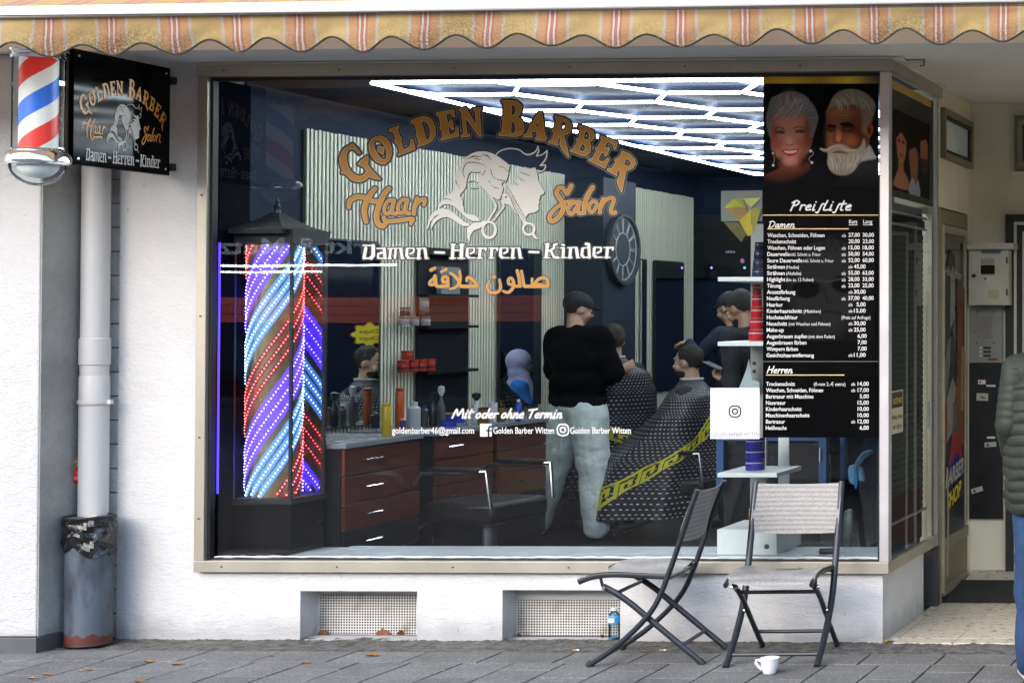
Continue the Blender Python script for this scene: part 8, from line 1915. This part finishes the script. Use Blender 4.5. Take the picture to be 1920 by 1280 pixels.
P2([(.42, .40), (.52, .32), (.64, .36), (.66, .62), (.60, .85), (.50, .86), (.43, .62)], (.22, .10, .06)); P2([(.38, .45), (.42, .28), (.55, .18), (.68, .28), (.68, .48), (.6, .38), (.46, .42)], (.012, .009, .008))
P2([(.74, .22), (.84, .16), (.93, .22), (.94, .45), (.88, .60), (.76, .60), (.73, .42)], (.26, .12, .075)); P2([(.72, .2), (.84, .08), (.98, .16), (.98, .36), (.9, .22), (.76, .26)], (.015, .011, .01)); P2([(.74, .5), (.94, .5), (.9, .66), (.78, .66)], (.05, .03, .02))
P2([(.44, .85), (.52, .78), (.60, .86), (.66, .78), (.72, 1), (.42, 1)], (.25, .27, .30))
f = SPf(.0012); cv.mesh('portrait_print', lambda x, y: f(.04+x*.86, .24+y*.70), M_PRINT, sp)
# venetian blind inside the side pane
vb_ = thing('side_blind', 'greyish green blind and rails behind the lower half of the side pane', 'blind', (XS-.06, .5, zl))
M_BLD = pm('grey_green_blind', (.075, .085, .07), .7, var=.12, scale=3)
zb1 = zf0-.012; nb_ = 44
boxo('backing', XS-.07, XS-.06, .07, .90, zl, zb1, pm('blind_backing', (.05, .055, .05), .8), vb_)
for k in range(nb_):
    z = zl+.16+(zb1-zl-.30)*k/nb_; boxo('slat', XS-.059, XS-.052, .075, .895, z, z+(zb1-zl-.30)/nb_*.85, M_BLD, vb_)
for z in (zb1-.06, zb1-.12, zl+.15): boxo('rail', XS-.05, XS-.03, .07, .90, z, z+.012, M_ALUL, vb_)
boxo('dark_strip', XS-.05, XS-.045, .07, .90, zb1-.115, zb1-.065, M_DSH, vb_)
boxo('red_box', XS-.05, XS-.04, .12, .80, zl+.05, zl+.28, pm('dark_red_box', (.06, .008, .008), .6), vb_)
ho = thing('opening_hours_sign', 'small cream opening hours notice on the side pane', 'notice', (XS+.003, .15, PX(1680, 815, XS).z))
q0, q1 = PX(1668, 732, XS), PX(1691, 815, XS); ya, yb_ = q0.y+.01, q1.y; za, zb_2 = (PX(1668, 734, XS).z), PX(1668, 815, XS).z
boxo('plate', XS+.003, XS+.006, ya, yb_, zb_2, za, pm('cream_notice', (.50, .42, .28), .5), ho); boxo('heading_field', XS+.006, XS+.0065, ya+.01, yb_-.01, za-(za-zb_2)*.40, za-(za-zb_2)*.03, M_BLACK, ho)
fo = lambda x, y: (XS+.0075, ya+x*(yb_-ya), za-y*(za-zb_2))
mb = MB(); put_text(mb, 'GEÖFFNET', fo, .12, .30, .13, width=.8, bold=.02); mb.build('heading', pm('notice_yellow', (.6, .4, .02), .5), ho, smooth=False, fix=False)
mb = MB(); put_text(mb, 'Montag - Samstag', fo, .08, .66, .11, width=.84, bold=.01); put_text(mb, '9.00 - 19.00 Uhr', fo, .10, .90, .11, width=.78, bold=.01); mb.build('hours', M_VBLK, ho, smooth=False, fix=False)
st_ = tag(boxo('notice_strip', XS+.003, XS+.005, PX(1737, 790, XS).y, PX(1743, 790, XS).y, PX(1740, 802, XS).z, PX(1740, 752, XS).z, pm('grey_notice', (.35, .35, .33), .5)), 'narrow upright grey sticker at the back edge of the side pane', 'sticker')

# ================================================================== the street behind the camera (seen only as reflections)
def slabby(name):
    m, n, l, b = node_mat(name); geo = n.new('ShaderNodeNewGeometry'); br = n.new('ShaderNodeTexBrick'); l.new(geo.outputs['Position'], br.inputs[0])
    br.inputs['Color1'].default_value = (.12, .12, .118, 1); br.inputs['Color2'].default_value = (.18, .18, .177, 1); br.inputs['Mortar'].default_value = (.02, .02, .02, 1)
    br.inputs['Scale'].default_value = 1; br.inputs['Brick Width'].default_value = .5; br.inputs['Row Height'].default_value = .25; br.inputs['Mortar Size'].default_value = .010
    l.new(br.outputs[0], b.inputs['Base Color']); b.inputs['Roughness'].default_value = .8; return m
struct(MB().box(-60, 60, -20.5, -12.3, -.034, -.030).build('road', M_ASPH, smooth=False))
struct(MB().box(-60, 60, -60, -20.5, -.034, .09).build('far_pavement', pm('far_paving', (.16, .16, .155), .85, var=.2, scale=2), smooth=False))
struct(MB().box(-60, 60, -12.3, -3.55, -.0345, -.002).build('near_pavement', slabby('near_paving'), smooth=False))
bb = thing('opposite_building', 'dark fronted building across the street with brown slatted fascia, reflected in the pane', 'building', (-15, -23, 0))
Yf = -22.0
M_OPP = pm('dark_shopfront', (.012, .012, .014), .8, var=.2); M_UP = pm('brown_grey_render', (.09, .085, .085), .9, var=.2, scale=.5)
boxo('shopfront', -45, 25, Yf-8, Yf, 0, 3.2, M_OPP, bb); boxo('upper_wall', -45, 25, Yf-8, Yf+.3, 3.2, 6.4, M_UP, bb)
M_ORN = emit_mat('backlit_russet_fascia', (1.0, .22, .08), FAS, (.4, .1, .05))
def mirr(px, py, Yr):                                   # real point behind the camera whose mirror image stands at the pixel
    q = PY(px, py, -Yr); return Vector((q.x, Yr, q.z))
a, b_ = mirr(300, 558, Yf+.4), mirr(1040, 604, Yf+.4)
for k in range(3): z0, z1 = a.z+(b_.z-a.z)*(k+.93)/3, a.z+(b_.z-a.z)*k/3; boxo('fascia_board', a.x, b_.x, Yf+.3, Yf+.4, z0, z1, M_ORN, bb)
for k in range(14):
    x = -40+k*4.4
    for z in (4.2,): boxo('window', x, x+1.5, Yf+.3, Yf+.34, z, z+1.7, pm('far_window', (.10, .12, .15), .2), bb)
for k in range(9):
    x = -38+k*5.3; boxo('shop_pane', x, x+4.2, Yf, Yf+.04, .4, 2.6, pm('far_shop_pane', (.02, .025, .03), .2), bb)
a, b_ = mirr(380, 497, Yf+1.2), mirr(742, 501, Yf+1.2)
tag(MB().box(a.x, b_.x, Yf+1.2, Yf+1.24, b_.z+.02, b_.z+.055).box(a.x, a.x+(b_.x-a.x)*.62, Yf+1.2, Yf+1.24, b_.z-.09, b_.z-.06).build('fluorescent_tube', emit_mat('lit_tube', (.9, 1, 1), 22), smooth=False), 'long lit fluorescent tube over the opposite shop front', 'lamp')
a = mirr(1000, 470, Yf+.45); mb = MB(); q0, q1 = mirr(380, 476, Yf+.5), mirr(760, 476, Yf+.5)
ft = lambda x, y: (q1.x-x, Yf+.5, q0.z-y)
put_text(mb, 'Markt & Metzgerei', ft, 0, 0, .30, width=(q1.x-q0.x)*1.25, bold=.02); put_text(mb, 'Feinkost', ft, 0.4, .45, .28, width=(q1.x-q0.x)*.5, bold=.02) if False else None
mb.build('shop_sign_lettering', emit_mat('faint_lit_letters', (.7, .75, .8), .35), bb, smooth=False, fix=False)
mb = MB(); rr_ = random.Random(11)
for k in range(420):
    x, y = rr_.uniform(-12, -3), -10.2-rr_.gauss(0, .5); a = rr_.uniform(0, 6.28); L = rr_.uniform(.04, .09); mb.add([(x+L*math.cos(a+q_*1.57)*(1 if q_ % 2 else .6), y+L*math.sin(a+q_*1.57), .004+.02*rr_.random()) for q_ in range(4)], [(0, 1, 2, 3)])
o = mb.build('fallen_leaves', M_LEAF, smooth=False, fix=False); tag(o, 'scattered autumn leaves on the pavement across from the window', 'leaves', kind='stuff')
print('tris', sum(len(o.data.polygons) for o in COL.objects if o.type == 'MESH'))
